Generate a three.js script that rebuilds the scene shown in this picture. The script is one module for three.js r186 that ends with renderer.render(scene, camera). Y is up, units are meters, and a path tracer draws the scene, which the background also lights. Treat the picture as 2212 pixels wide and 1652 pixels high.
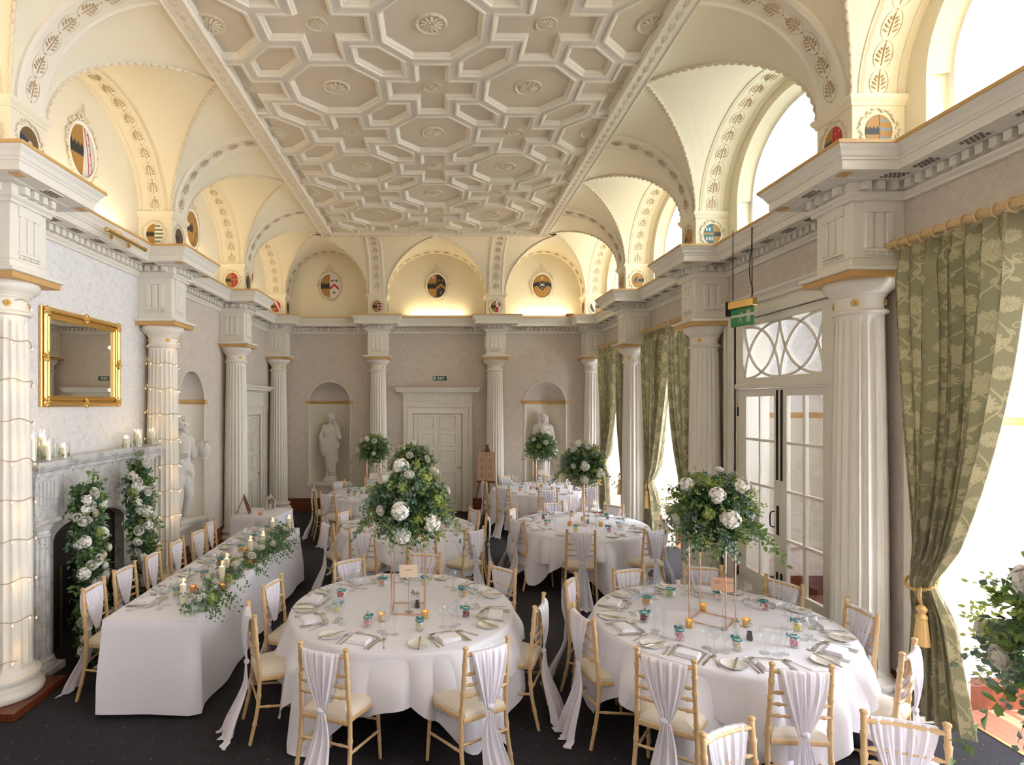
import * as THREE from 'three';
import { mergeGeometries, mergeVertices, toCreasedNormals } from 'three/addons/utils/BufferGeometryUtils.js';
import { RoundedBoxGeometry } from 'three/addons/geometries/RoundedBoxGeometry.js';
import { MarchingCubes } from 'three/addons/objects/MarchingCubes.js';
import { RectAreaLightUniformsLib } from 'three/addons/lights/RectAreaLightUniformsLib.js';

// ---------------------------------------------------------------- camera, sky, sun, exposure
// x to the right, y up, d = depth into the room (world z = -d); the eye stands at the origin of the plan, 2.45 m up
const EYE = 2.45, FOCAL = 1238, VPX = 946, VPY = 872;
const scene = new THREE.Scene();
const camera = new THREE.PerspectiveCamera(2 * Math.atan(826 / FOCAL) * 180 / Math.PI, 2212 / 1652, 0.05, 80);
camera.position.set(0, EYE, 0);
camera.lookAt(0, EYE, -10);
camera.setViewOffset(2212, 1652, 1106 - VPX, 826 - VPY, 2212, 1652);
camera.updateProjectionMatrix();
const renderer = new THREE.WebGLRenderer({ antialias: true });
renderer.toneMapping = THREE.LinearToneMapping;
renderer.toneMappingExposure = 1.55;
renderer.shadowMap.enabled = true;
RectAreaLightUniformsLib.init();
scene.background = new THREE.Color().setRGB(10.2, 10.7, 11.8);
const sun = new THREE.DirectionalLight(new THREE.Color().setRGB(1, 0.93, 0.82), 14);
sun.position.set(5.8, 18, 2);
sun.target.position.set(0, 0, -7);
sun.castShadow = true; sun.shadow.mapSize.set(2048, 2048); sun.shadow.radius = 1;
Object.assign(sun.shadow.camera, { left: -14, right: 14, top: 14, bottom: -14, near: 1, far: 60 });
scene.add(sun, sun.target);
const COVE_POWER = 24, COVE_TINT = [1.0, 0.77, 0.45];

// ---------------------------------------------------------------- helpers
let seed = 7;
const rnd = () => { seed = (seed * 1664525 + 1013904223) >>> 0; return seed / 4294967296; };
const rr = (a, b) => a + (b - a) * rnd();
const reseed = (n) => { seed = n >>> 0; rnd(); rnd(); };
const pick = (a) => a[Math.floor(rnd() * a.length) % a.length];
const V = (x, y, d) => new THREE.Vector3(x, y, -d);
const PI = Math.PI, sin = Math.sin, cos = Math.cos, sqrt = Math.sqrt, abs = Math.abs, max = Math.max, min = Math.min;
const lerp = (a, b, t) => a + (b - a) * t;
const smooth = (a, b, x) => { const t = min(1, max(0, (x - a) / (b - a))); return t * t * (3 - 2 * t); };
const fromPixel = (u, v, y) => { const d = FOCAL * (EYE - y) / (v - VPY); return [(u - VPX) * d / FOCAL, d]; };   // a point of known height seen at a pixel
const used = new Map();
function numbered(name) { const n = used.get(name) || 0; used.set(name, n + 1); return n ? `${name}_${String(n).padStart(3, '0')}` : name; }
function mesh(name, geo, mat, parent, label) {
  const m = new THREE.Mesh(geo, mat);
  m.name = parent && parent !== scene ? name : numbered(name);
  m.castShadow = m.receiveShadow = true;
  if (label) m.userData.label = label;
  (parent || scene).add(m);
  return m;
}
function tag(o, label, category, group, kind) {
  if (label) o.userData.label = label;
  if (category) o.userData.category = category;
  if (group) o.userData.group = group;
  if (kind) o.userData.kind = kind;
  return o;
}
function thing(name, label, category, [x, y, d] = [0, 0, 0], turn = 0, group) {
  const o = new THREE.Group();
  o.name = numbered(name); scene.add(o);
  o.position.set(x, y, -d); o.rotation.y = turn;
  return tag(o, label, category, group);
}
function structure(name, label) { const o = new THREE.Group(); o.name = numbered(name); scene.add(o); return tag(o, label, null, null, 'structure'); }
function copyOf(o, [x, y, d], turn = 0, label, group, base) {
  const c = o.clone(); c.name = numbered(base || o.name.replace(/_\d{3}$/, '')); scene.add(c);
  c.userData = { ...o.userData }; c.position.set(x, y, -d); c.rotation.set(0, turn, 0);
  return tag(c, label, null, group);
}
const stuff = (m) => { m.userData.kind = 'stuff'; return m; };
function fix(g) {
  if (!g.attributes.uv) g.setAttribute('uv', new THREE.BufferAttribute(new Float32Array(g.attributes.position.count * 2), 2));
  if (!g.attributes.normal) g.computeVertexNormals();
  for (const k of Object.keys(g.attributes)) if (!['position', 'normal', 'uv'].includes(k)) g.deleteAttribute(k);
  return g.index ? g.toNonIndexed() : g;
}
const join = (list) => { const g = mergeGeometries(list.map(fix)); return g; };
// uv in metres from the plane that each face looks along
function metric(g0, s = 1) {
  const g = g0.index ? g0.toNonIndexed() : g0, p = g.attributes.position, n = p.count, uv = new Float32Array(n * 2);
  const a = new THREE.Vector3(), b = new THREE.Vector3(), c = new THREE.Vector3();
  for (let i = 0; i < n; i += 3) {
    a.fromBufferAttribute(p, i); b.fromBufferAttribute(p, i + 1); c.fromBufferAttribute(p, i + 2);
    const nx = abs((b.y - a.y) * (c.z - a.z) - (b.z - a.z) * (c.y - a.y)), ny = abs((b.z - a.z) * (c.x - a.x) - (b.x - a.x) * (c.z - a.z)), nz = abs((b.x - a.x) * (c.y - a.y) - (b.y - a.y) * (c.x - a.x));
    [a, b, c].forEach((q, k) => {
      const w = nx >= ny && nx >= nz ? [q.z, q.y] : ny >= nz ? [q.x, q.z] : [q.x, q.y];
      uv[(i + k) * 2] = w[0] * s; uv[(i + k) * 2 + 1] = w[1] * s;
    });
  }
  g.setAttribute('uv', new THREE.BufferAttribute(uv, 2));
  return g;
}
const box = (x0, x1, y0, y1, d0, d1) => { const g = new THREE.BoxGeometry(abs(x1 - x0), abs(y1 - y0), abs(d1 - d0)); g.translate((x0 + x1) / 2, (y0 + y1) / 2, -(d0 + d1) / 2); return g; };
const rbox = (x0, x1, y0, y1, d0, d1, r = 0.01) => { const g = new RoundedBoxGeometry(abs(x1 - x0), abs(y1 - y0), abs(d1 - d0), 2, r); g.translate((x0 + x1) / 2, (y0 + y1) / 2, -(d0 + d1) / 2); return g; };
const lathe = (pts, seg = 24, crease = 0.6) => { const g = new THREE.LatheGeometry(pts.map(([r, y]) => new THREE.Vector2(r, y)), seg); return crease ? toCreasedNormals(g, crease) : g; };
function grid(nu, nv, f, flip) {       // f(u, v) -> Vector3, smooth normals, uv = (u, v) or f's 4th/5th entry
  const pos = [], uv = [], idx = [];
  for (let j = 0; j <= nv; j++) for (let i = 0; i <= nu; i++) {
    const p = f(i / nu, j / nv); pos.push(p.x, p.y, p.z); uv.push(p.u ?? i / nu, p.v ?? j / nv);
  }
  for (let j = 0; j < nv; j++) for (let i = 0; i < nu; i++) { const a = j * (nu + 1) + i, b = a + 1, c = a + nu + 1, e = c + 1; flip ? idx.push(a, c, b, b, c, e) : idx.push(a, b, c, b, e, c); }
  const g = new THREE.BufferGeometry();
  g.setAttribute('position', new THREE.Float32BufferAttribute(pos, 3)); g.setAttribute('uv', new THREE.Float32BufferAttribute(uv, 2)); g.setIndex(idx);
  g.computeVertexNormals();
  return g;
}
function tube(points, radius, sides = 8, caps = true) {   // points: Vector3[]; radius: number or f(t, i)
  const n = points.length, T = [], pos = [], uv = [], idx = [];
  for (let i = 0; i < n; i++) T.push(points[min(i + 1, n - 1)].clone().sub(points[max(i - 1, 0)]).normalize());
  let N = new THREE.Vector3(0, 1, 0); if (abs(T[0].y) > 0.9) N.set(1, 0, 0);
  N.sub(T[0].clone().multiplyScalar(N.dot(T[0]))).normalize();
  for (let i = 0; i < n; i++) {
    N.sub(T[i].clone().multiplyScalar(N.dot(T[i]))).normalize();
    const B = T[i].clone().cross(N), r = typeof radius === 'function' ? radius(i / (n - 1), i) : radius;
    for (let k = 0; k <= sides; k++) { const a = k / sides * 2 * PI, v = points[i].clone().addScaledVector(N, cos(a) * r).addScaledVector(B, sin(a) * r); pos.push(v.x, v.y, v.z); uv.push(k / sides, i / (n - 1)); }
  }
  const w = sides + 1;
  for (let i = 0; i < n - 1; i++) for (let k = 0; k < sides; k++) { const a = i * w + k; idx.push(a, a + 1, a + w, a + 1, a + w + 1, a + w); }
  if (caps) for (const i of [0, n - 1]) { const c = pos.length / 3; pos.push(points[i].x, points[i].y, points[i].z); uv.push(0.5, 0.5); for (let k = 0; k < sides; k++) i ? idx.push(c, i * w + k, i * w + k + 1) : idx.push(c, k + 1, k); }
  const g = new THREE.BufferGeometry();
  g.setAttribute('position', new THREE.Float32BufferAttribute(pos, 3)); g.setAttribute('uv', new THREE.Float32BufferAttribute(uv, 2)); g.setIndex(idx); g.computeVertexNormals();
  return g;
}
const line = (a, b, n = 1) => Array.from({ length: n + 1 }, (_, i) => a.clone().lerp(b, i / n));
const spline = (pts, n) => new THREE.CatmullRomCurve3(pts).getPoints(n);
// a profile [[out, y], ...] carried along a plan path [[x, d], ...] with mitred corners; "out" is measured to the left of the direction of travel times side
function sweep(path, profile, closed = false, side = 1) {
  const n = path.length, seg = closed ? n : n - 1, nor = [];
  for (let i = 0; i < seg; i++) { const a = path[i], b = path[(i + 1) % n], l = Math.hypot(b[0] - a[0], b[1] - a[1]); nor.push([-(b[1] - a[1]) / l * side, (b[0] - a[0]) / l * side]); }
  const off = path.map((_, i) => {
    const p = closed ? nor[(i + seg - 1) % seg] : nor[max(i - 1, 0)], q = nor[min(i, seg - 1)], k = 1 / (1 + p[0] * q[0] + p[1] * q[1]);
    return closed || (i > 0 && i < n - 1) ? [(p[0] + q[0]) * k, (p[1] + q[1]) * k] : (i ? p : q);
  });
  const pos = [], uv = [];
  let along = 0;
  for (let i = 0; i < seg; i++) {
    const j = (i + 1) % n, l = Math.hypot(path[j][0] - path[i][0], path[j][1] - path[i][1]);
    for (let k = 0; k < profile.length - 1; k++) {
      const P = (m, q) => [path[m][0] + off[m][0] * profile[q][0], profile[q][1], -(path[m][1] + off[m][1] * profile[q][0])];
      const A = P(i, k), B = P(j, k), C = P(j, k + 1), D = P(i, k + 1);
      pos.push(...A, ...B, ...C, ...A, ...C, ...D);
      const v0 = k * 0.05, v1 = v0 + 0.05; uv.push(along, v0, along + l, v0, along + l, v1, along, v0, along + l, v1, along, v1);
    }
    along += l;
  }
  const g = new THREE.BufferGeometry();
  g.setAttribute('position', new THREE.Float32BufferAttribute(pos, 3)); g.setAttribute('uv', new THREE.Float32BufferAttribute(uv, 2)); g.computeVertexNormals();
  return g;
}
// a flat shape drawn in (p, q), extruded and laid into a wall: axis 'x' -> p = d, q = y, thickness along x; axis 'd' -> p = x, q = y, thickness along d
function slab(outline, holes, t0, t1, axis, bevel = 0) {
  const s = new THREE.Shape(outline.map(([a, b]) => new THREE.Vector2(a, b)));
  for (const h of holes || []) s.holes.push(new THREE.Path(h.map(([a, b]) => new THREE.Vector2(a, b))));
  const g = new THREE.ExtrudeGeometry(s, { depth: abs(t1 - t0) - 2 * bevel, bevelEnabled: bevel > 0, bevelThickness: bevel, bevelSize: bevel, bevelOffset: -bevel, bevelSegments: 1, curveSegments: 1 });
  if (bevel) g.translate(0, 0, bevel);
  const p = g.attributes.position, lo = min(t0, t1);
  for (let i = 0; i < p.count; i++) {
    const a = p.getX(i), b = p.getY(i), c = p.getZ(i);
    if (axis === 'x') p.setXYZ(i, lo + c, b, -a); else if (axis === 'd') p.setXYZ(i, a, b, -(lo + c)); else p.setXYZ(i, a, lo + c, -b);
  }
  g.deleteAttribute('normal'); g.computeVertexNormals();
  return g;
}
const arch = (c, hw, y0, ys, rise, n = 20) => [[c - hw, y0], [c + hw, y0], ...Array.from({ length: n + 1 }, (_, i) => [c + hw * cos(i / n * PI), ys + rise * sin(i / n * PI)])];
const rect = (a0, a1, b0, b1) => [[a0, b0], [a1, b0], [a1, b1], [a0, b1]];
const ellipsoid = (x, y, z, rx, ry, rz, w = 10, h = 8) => { const g = new THREE.SphereGeometry(1, w, h); g.scale(rx, ry, rz); g.translate(x, y, z); return g; };
const moved = (g, x, y, d, turn = 0) => { const c = g.clone(); if (turn) c.rotateY(turn); c.translate(x, y, -d); return c; };

// ---------------------------------------------------------------- textures and materials
function hash2(x, y, s = 0) { const h = sin(x * 127.1 + y * 311.7 + s * 74.7) * 43758.5453; return h - Math.floor(h); }
function vnoise(x, y, per, s = 0) {   // value noise that repeats every per cells
  const xi = Math.floor(x), yi = Math.floor(y), fx = x - xi, fy = y - yi, u = fx * fx * (3 - 2 * fx), v = fy * fy * (3 - 2 * fy), m = (k) => ((k % per) + per) % per;
  return lerp(lerp(hash2(m(xi), m(yi), s), hash2(m(xi + 1), m(yi), s), u), lerp(hash2(m(xi), m(yi + 1), s), hash2(m(xi + 1), m(yi + 1), s), u), v);
}
function dataTex(w, h, f, size, color = true) {   // f(u, v) -> [r, g, b] 0..1 (sRGB when color); size = metres covered
  const a = new Uint8Array(w * h * 4);
  for (let y = 0; y < h; y++) for (let x = 0; x < w; x++) { const c = f(x / w, y / h), i = (y * w + x) * 4; a[i] = c[0] * 255; a[i + 1] = c[1] * 255; a[i + 2] = c[2] * 255; a[i + 3] = 255; }
  const t = new THREE.DataTexture(a, w, h); t.wrapS = t.wrapT = THREE.RepeatWrapping; t.magFilter = THREE.LinearFilter; t.minFilter = THREE.LinearMipmapLinearFilter; t.generateMipmaps = true;
  if (color) t.colorSpace = THREE.SRGBColorSpace;
  if (size) t.repeat.set(1 / size, 1 / size);
  t.needsUpdate = true;
  return t;
}
function canvasTex(w, h, draw) {
  const c = document.createElement('canvas'); c.width = w; c.height = h; draw(c.getContext('2d'), w, h);
  const t = new THREE.CanvasTexture(c); t.colorSpace = THREE.SRGBColorSpace; t.magFilter = THREE.LinearFilter; return t;
}
const C = (r, g, b) => new THREE.Color().setRGB(r, g, b);
const std = (r, g, b, rough = 0.7, extra = {}) => new THREE.MeshStandardMaterial({ color: C(r, g, b), roughness: rough, ...extra });
const phys = (r, g, b, rough = 0.5, extra = {}) => new THREE.MeshPhysicalMaterial({ color: C(r, g, b), roughness: rough, ...extra });
const metal = (r, g, b, rough = 0.3) => new THREE.MeshStandardMaterial({ color: C(r, g, b), roughness: rough, metalness: 1 });
const gray = (v) => [v, v, v];
const fineBump = dataTex(256, 256, (u, v) => gray(0.5 * vnoise(u * 64, v * 64, 64) + 0.5 * vnoise(u * 16, v * 16, 16, 3)), 0.6, false);
const weave = dataTex(256, 256, (u, v) => { const a = sin(u * 2 * PI * 48) * sin(v * 2 * PI * 48); return gray(0.5 + 0.22 * a + 0.28 * (vnoise(u * 64, v * 64, 64) - 0.5)); }, 0.12, false);
const carpetMap = dataTex(512, 512, (u, v) => {
  const n = 0.75 + 0.5 * vnoise(u * 256, v * 256, 256) * (0.6 + 0.4 * vnoise(u * 24, v * 24, 24, 5));
  let s = 0;
  for (let i = 0; i < 4; i++) for (let j = 0; j < 4; j++) { const a = abs(u - (i + (j % 2 ? 0.62 : 0.12)) / 4) * 512, b = abs(v - (j + 0.3 + 0.12 * sin(i * 5)) / 4) * 512; if (a < 3.2 && b < 2) s = 0.32 + 0.12 * ((i * 3 + j) % 4); }
  return s ? [0.48 + s * 0.32, 0.37 + s * 0.22, 0.27] : [0.165 * n, 0.158 * n, 0.185 * n];
}, 0.8);
const wallCloth = dataTex(512, 512, (u, v) => { const n = 0.94 + 0.07 * vnoise(u * 128, v * 128, 128) + 0.05 * vnoise(u * 20, v * 20, 20, 2); return [0.82 * n, 0.775 * n, 0.73 * n]; }, 1.0);
const wallpaperMap = dataTex(512, 512, (u, v) => {
  const a = vnoise(u * 24, v * 24, 24, 1), b = vnoise(u * 56, v * 56, 56, 2), c = vnoise(u * 128, v * 128, 128, 3);
  const k = smooth(0.5, 0.75, 0.3 * a + 0.4 * b + 0.3 * c), n = 0.97 + 0.04 * c;
  return [lerp(0.905, 0.85, k) * n, lerp(0.895, 0.832, k) * n, lerp(0.885, 0.815, k) * n];
}, 1.1);
const marbleMap = dataTex(512, 512, (u, v) => {
  const w = vnoise(u * 6, v * 6, 6, 4) * 2.2 + vnoise(u * 14, v * 14, 14, 5) * 0.8, vein = Math.pow(1 - abs(sin((u * 2 + v * 3 + w * 0.5) * PI)), 12) * (0.35 + 0.65 * vnoise(u * 5, v * 5, 5, 8)), n = 0.80 + 0.2 * vnoise(u * 7, v * 7, 7, 6) + 0.05 * vnoise(u * 60, v * 60, 60);
  return [n * (0.87 - 0.3 * vein), n * (0.86 - 0.31 * vein), n * (0.85 - 0.31 * vein)];
}, 0.7);
const woodMap = (a, b, size = 0.5) => dataTex(256, 256, (u, v) => { const g = vnoise(u * 40, v * 4, 4, 1) * 0.5 + vnoise(u * 80, v * 8, 8, 2) * 0.3 + 0.2 * vnoise(u * 16, v * 2, 2, 3); return [lerp(a[0], b[0], g), lerp(a[1], b[1], g), lerp(a[2], b[2], g)]; }, size);
const damask = canvasTex(512, 512, (g, w) => {
  const GROUND = '#918c6b', PALE = '#bcb18c';
  g.fillStyle = GROUND; g.fillRect(0, 0, w, w); g.lineCap = 'round';
  const leaf = (x, y, l, a, c = PALE) => { g.save(); g.translate(x, y); g.rotate(a); g.fillStyle = c; g.beginPath(); g.moveTo(0, 0); g.quadraticCurveTo(l * 0.45, -l * 0.4, l, 0); g.quadraticCurveTo(l * 0.45, l * 0.4, 0, 0); g.fill(); g.strokeStyle = GROUND; g.lineWidth = 1.4; g.beginPath(); g.moveTo(l * 0.1, 0); g.lineTo(l * 0.85, 0); g.stroke(); g.restore(); };
  const bloom = (x, y, r, a0) => { for (const [n, q] of [[15, 1], [12, 0.78], [9, 0.54], [6, 0.3]]) for (let k = 0; k < n; k++) leaf(x, y, r * q, a0 + (k + q) / n * 2 * PI); };
  const curl = (x, y, r, s) => { g.strokeStyle = PALE; g.lineWidth = 3.4; g.beginPath(); for (let i = 0; i <= 24; i++) { const t = i / 24, q = r * (1 - 0.75 * t), a = s * t * 6; g.lineTo(x + cos(a) * q, y + sin(a) * q); } g.stroke(); };
  for (const ox of [-w, 0, w]) for (const oy of [-w, 0, w]) {
    g.save(); g.translate(ox, oy);
    for (const [x, y0, s] of [[64, 0, 1], [192, 290, -1], [320, 97, 1], [448, 403, -1]]) {
      g.strokeStyle = PALE; g.lineWidth = 4.5; g.beginPath();
      for (let i = 0; i <= 64; i++) { const t = i / 64; g.lineTo(x + s * 34 * sin(t * 4 * PI), y0 + t * 512); } g.stroke();
      const j = (x * 7 + y0 * 3) % 53; bloom(x - s * 22, y0 + 40 + j, 48, 0.3); bloom(x + s * 24, y0 + 215 - j * 0.7, 34, 0.9); bloom(x - s * 20, y0 + 318 + j * 0.9, 48, 1.4); bloom(x + s * 24, y0 + 470 - j * 0.6, 30, 0.1);
      for (let k = 0; k < 16; k++) { const t = k / 16; leaf(x + s * 34 * sin(t * 4 * PI), y0 + t * 512, 34, (k % 2 ? 0.5 : 2.5) + 0.5 * sin(k * 3)); }
      for (const [a, b] of [[44, 20], [-48, 150], [46, 280], [-44, 400]]) curl(x + s * a, y0 + b, 17, s * (b % 40 ? 1 : -1));
    }
    g.restore();
  }
});
damask.wrapS = damask.wrapT = THREE.RepeatWrapping; damask.repeat.set(1 / 0.85, 1 / 0.85);

const M = {
  plaster: std(0.80, 0.73, 0.56, 0.75, { bumpMap: fineBump, bumpScale: 0.0015 }),
  cream: std(0.80, 0.76, 0.67, 0.5),
  creamShaft: std(0.80, 0.76, 0.67, 0.45),
  ceilRib: std(0.73, 0.68, 0.59, 0.7),
  ceilFrame: std(0.79, 0.73, 0.61, 0.6),
  ceilPanel: std(0.68, 0.59, 0.455, 0.8, { bumpMap: fineBump, bumpScale: 0.001 }),
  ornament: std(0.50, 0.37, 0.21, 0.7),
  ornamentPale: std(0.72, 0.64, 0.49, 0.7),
  gold: std(0.62, 0.37, 0.13, 0.42),
  gilt: metal(0.78, 0.52, 0.18, 0.35),
  wall: new THREE.MeshStandardMaterial({ map: wallCloth, roughness: 0.95, bumpMap: fineBump, bumpScale: 0.001 }),
  wallpaper: new THREE.MeshStandardMaterial({ map: wallpaperMap, roughness: 0.8 }),
  white: std(0.84, 0.83, 0.80, 0.6),
  carpet: new THREE.MeshStandardMaterial({ map: carpetMap, roughness: 1, bumpMap: fineBump, bumpScale: 0.004 }),
  skirting: new THREE.MeshPhysicalMaterial({ map: woodMap([0.36, 0.17, 0.08], [0.52, 0.26, 0.12], 0.6), roughness: 0.4, clearcoat: 0.3 }),
  floorWood: new THREE.MeshPhysicalMaterial({ map: woodMap([0.62, 0.40, 0.30], [0.74, 0.52, 0.42], 0.9), roughness: 0.45 }),
  marble: new THREE.MeshPhysicalMaterial({ map: marbleMap, roughness: 0.35, clearcoat: 0.2 }),
  black: std(0.012, 0.011, 0.010, 0.7),
  iron: std(0.03, 0.028, 0.026, 0.5, { metalness: 0.6 }),
  brass: metal(0.74, 0.50, 0.20, 0.28),
  copper: metal(0.86, 0.55, 0.40, 0.25),
  silver: metal(0.72, 0.70, 0.66, 0.22),
  mirror: metal(0.90, 0.90, 0.88, 0.015),
  pane: phys(1, 1, 1, 0.0, { transmission: 1, thickness: 0, ior: 1.45 }),
  dimPane: phys(0.62, 0.63, 0.60, 0.0, { transmission: 1, thickness: 0, ior: 1.45 }),  // grey tint added to cut the daylight through the arched lights
  glass: phys(0.93, 0.95, 0.96, 0.0, { transmission: 1, thickness: 0, ior: 1.75 }),
  linen: std(0.81, 0.795, 0.85, 0.85, { bumpMap: weave, bumpScale: 0.0006 }),
  napkin: std(0.85, 0.835, 0.88, 0.9),
  chair: new THREE.MeshPhysicalMaterial({ map: woodMap([0.80, 0.66, 0.47], [0.91, 0.79, 0.61], 0.4), roughness: 0.42, clearcoat: 0.15 }),
  cushion: std(0.74, 0.66, 0.55, 0.95),
  sash: std(0.88, 0.85, 0.93, 0.9, { transparent: true, opacity: 0.84, side: THREE.DoubleSide }),
  curtain: new THREE.MeshPhysicalMaterial({ map: damask, roughness: 0.85, transmission: 0.16, thickness: 0, side: THREE.DoubleSide }),
  china: phys(0.82, 0.80, 0.74, 0.15, { clearcoat: 0.5 }),
  statue: std(0.72, 0.69, 0.64, 0.75),
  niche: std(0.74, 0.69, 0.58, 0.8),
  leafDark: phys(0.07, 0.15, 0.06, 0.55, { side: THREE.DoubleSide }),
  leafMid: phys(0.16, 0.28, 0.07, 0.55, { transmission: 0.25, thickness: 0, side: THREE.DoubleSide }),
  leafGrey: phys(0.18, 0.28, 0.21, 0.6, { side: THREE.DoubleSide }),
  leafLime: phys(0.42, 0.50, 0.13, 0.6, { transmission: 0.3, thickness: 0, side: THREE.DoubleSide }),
  petal: phys(0.84, 0.82, 0.76, 0.75, { side: THREE.DoubleSide }),
  petalCream: phys(0.80, 0.72, 0.52, 0.75, { side: THREE.DoubleSide }),
  petalBlush: phys(0.78, 0.62, 0.54, 0.75, { side: THREE.DoubleSide }),
  stem: std(0.08, 0.12, 0.04, 0.8),
  wax: phys(0.86, 0.78, 0.56, 0.6),
  flame: new THREE.MeshStandardMaterial({ color: 0x000000, emissive: C(1, 0.62, 0.2), emissiveIntensity: 12 }),
  bulb: new THREE.MeshStandardMaterial({ color: 0x000000, emissive: C(1, 0.55, 0.18), emissiveIntensity: 4 }),
  tubeLamp: new THREE.MeshStandardMaterial({ color: 0x222222, emissive: C(1, 0.8, 0.5), emissiveIntensity: 6 }),
  teal: std(0.01, 0.25, 0.26, 0.5),
  darkWood: new THREE.MeshStandardMaterial({ map: woodMap([0.40, 0.22, 0.12], [0.56, 0.33, 0.19], 0.5), roughness: 0.5 }),
  kraft: std(0.62, 0.46, 0.34, 0.9),
};

// ---------------------------------------------------------------- the room: plan and levels
const XL = -3.795, XR = 3.685, DB = 13.09, DF = -3.6, B = 0.21, XO = 4.085, XOUT = 5.3;
const colD = [2.0, 4.73, 7.47, 10.18, 12.88], sideD = [-3.4, -0.7, ...colD], backX = [-3.585, -1.342, 1.28, 3.475];
const YC = 4.386, YS = 4.88, YT = 5.87, RISE = YT - YS;
const XBL = -2.34, XBR = 2.21, DBB = 11.63, RL = -XBL + XL + 2 * B, RB = DB - 2 * B - DBB;
const RAD = { left: XBL - (XL + 2 * B), right: XR - 2 * B - XBR, back: RB };
const bayMid = (k) => (sideD[k] + sideD[k + 1]) / 2;

// floor
const floor = structure('floor', 'dark carpet with tiny tan flecks');
mesh('carpet', metric(box(XL - 0.4, XO, -0.1, 0, DF, DB + 0.4)), M.carpet, floor);
for (let k = 0; k < 6; k++) {
  mesh('alcove_boards', metric(box(XO + 0.02, XOUT, -0.1, 0.002, sideD[k] + 0.2, sideD[k + 1] - 0.1)), M.floorWood, floor, 'pinkish wooden floor of a window alcove');
  if (k !== 3) mesh('brass_strip', rbox(XO - 0.012, XO + 0.018, -0.02, 0.008, sideD[k] + 0.2, sideD[k + 1] - 0.1, 0.004), M.brass, floor, 'thin brass edging strip');
}

// walls
const wallLeft = structure('wall_left', 'left wall, pale wallpaper over the fireplace and grey beyond');
const NICHE = { w: 0.476, sill: 0.642, spring: 2.48, deep: 0.36 }, fireHole = rect(5.5, 6.72, -0.01, 1.32);
mesh('wall_lower', metric(slab(rect(DF, 4.73, 0, 4.06), [], XL - 0.4, XL, 'x')), M.wall, wallLeft);
mesh('wallpaper', metric(slab([[4.73, 0], [5.5, 0], [5.5, 1.32], [6.72, 1.32], [6.72, 0], [7.47, 0], [7.47, 4.06], [4.73, 4.06]], [], XL - 0.4, XL, 'x')), M.wallpaper, wallLeft, 'white wallpaper with a mottled grey pattern');
mesh('wall_lower', metric(slab(rect(7.47, DB + 0.4, 0, 4.06), [arch(8.825, NICHE.w, NICHE.sill, NICHE.spring, NICHE.w)], XL - 0.4, XL, 'x')), M.wall, wallLeft);
mesh('lunette_wall', metric(slab(rect(DF, DB + 0.4, 4.06, 6.05), [], XL - 0.4, XL, 'x')), M.plaster, wallLeft, 'cream plaster above the cornice');
const wallBack = structure('wall_back', 'grey end wall with two statue niches and a door');
const nicheX = [-2.474, 2.453];
mesh('wall_lower', metric(slab(rect(XL, XR, 0, 4.06), nicheX.map((c) => arch(c, NICHE.w, NICHE.sill, NICHE.spring, NICHE.w)), DB, DB + 0.4, 'd')), M.wall, wallBack);
mesh('lunette_wall', metric(slab(rect(XL, XR, 4.06, 6.05), [], DB, DB + 0.4, 'd')), M.plaster, wallBack, 'cream plaster above the cornice');
const wallFront = structure('wall_front', 'plain end wall behind the viewer');
mesh('wall_lower', metric(box(XL - 0.4, XOUT + 0.2, 0, 6.05, DF - 0.3, DF)), M.wall, wallFront);
const wallRight = structure('wall_right', 'grey window wall with arched lights above the cornice');
const openHalf = 1.03, openTop = 3.49;
const lowHoles = [0, 1, 2, 4, 5].map((k) => rect(bayMid(k) - openHalf, bayMid(k) + openHalf, -0.02, openTop));
lowHoles.push(rect(5.16, 7.1, -0.02, 3.47));
{
  const cut = [];   // openings reach the floor, so the outline itself carries them
  const runs = lowHoles.map((h) => [h[0][0], h[1][0], h[2][1]]).sort((a, b) => a[0] - b[0]);
  cut.push([DF, 0]);
  for (const [a, b, t] of runs) cut.push([a, 0], [a, t], [b, t], [b, 0]);
  cut.push([DB + 0.4, 0], [DB + 0.4, 4.06], [DF, 4.06]);
  mesh('wall_lower', metric(slab(cut, [], XR, XO, 'x')), M.wall, wallRight);
  mesh('lunette_wall', metric(slab(rect(DF, DB + 0.4, 4.06, 6.05), [0, 1, 2, 3, 4, 5].map((k) => arch(bayMid(k), 0.96, YC + 0.02, 4.93, 0.84, 28)), XR, XO, 'x')), M.plaster, wallRight, 'cream plaster above the cornice');
}
// the window alcoves beyond the right wall: cross walls with niches, roof, outer wall with tall openings
const wallOuter = structure('wall_outer', 'bright window alcoves beyond the right wall');
mesh('alcove_roof', box(XO - 0.02, XOUT + 0.2, 3.80, 3.95, DF, DB + 0.5), std(0.10, 0.105, 0.11, 0.8), wallOuter, 'unseen alcove roof, coloured dark to stop sun bounce'); mesh('alcove_ceiling', box(XO - 0.02, XOUT + 0.2, 3.75, 3.80, DF, DB + 0.5), M.white, wallOuter);  // roof out of view, darkened to keep sun bounce off the vault
mesh('outer_wall', metric(slab([[DF, 0.0], [DB + 0.5, 0.0], [DB + 0.5, 3.75], [DF, 3.75]], [0, 1, 2, 3, 4, 5].map((k) => k === 3 ? rect(bayMid(k) - 0.8, bayMid(k) - 0.1, 1.6, 3.2) : rect(bayMid(k) - 1.05, bayMid(k) + 0.95, 0.35, 3.45)), XOUT, XOUT + 0.2, 'x')), M.white, wallOuter);  // opening behind the glazed doors made smaller to dim that alcove
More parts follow.
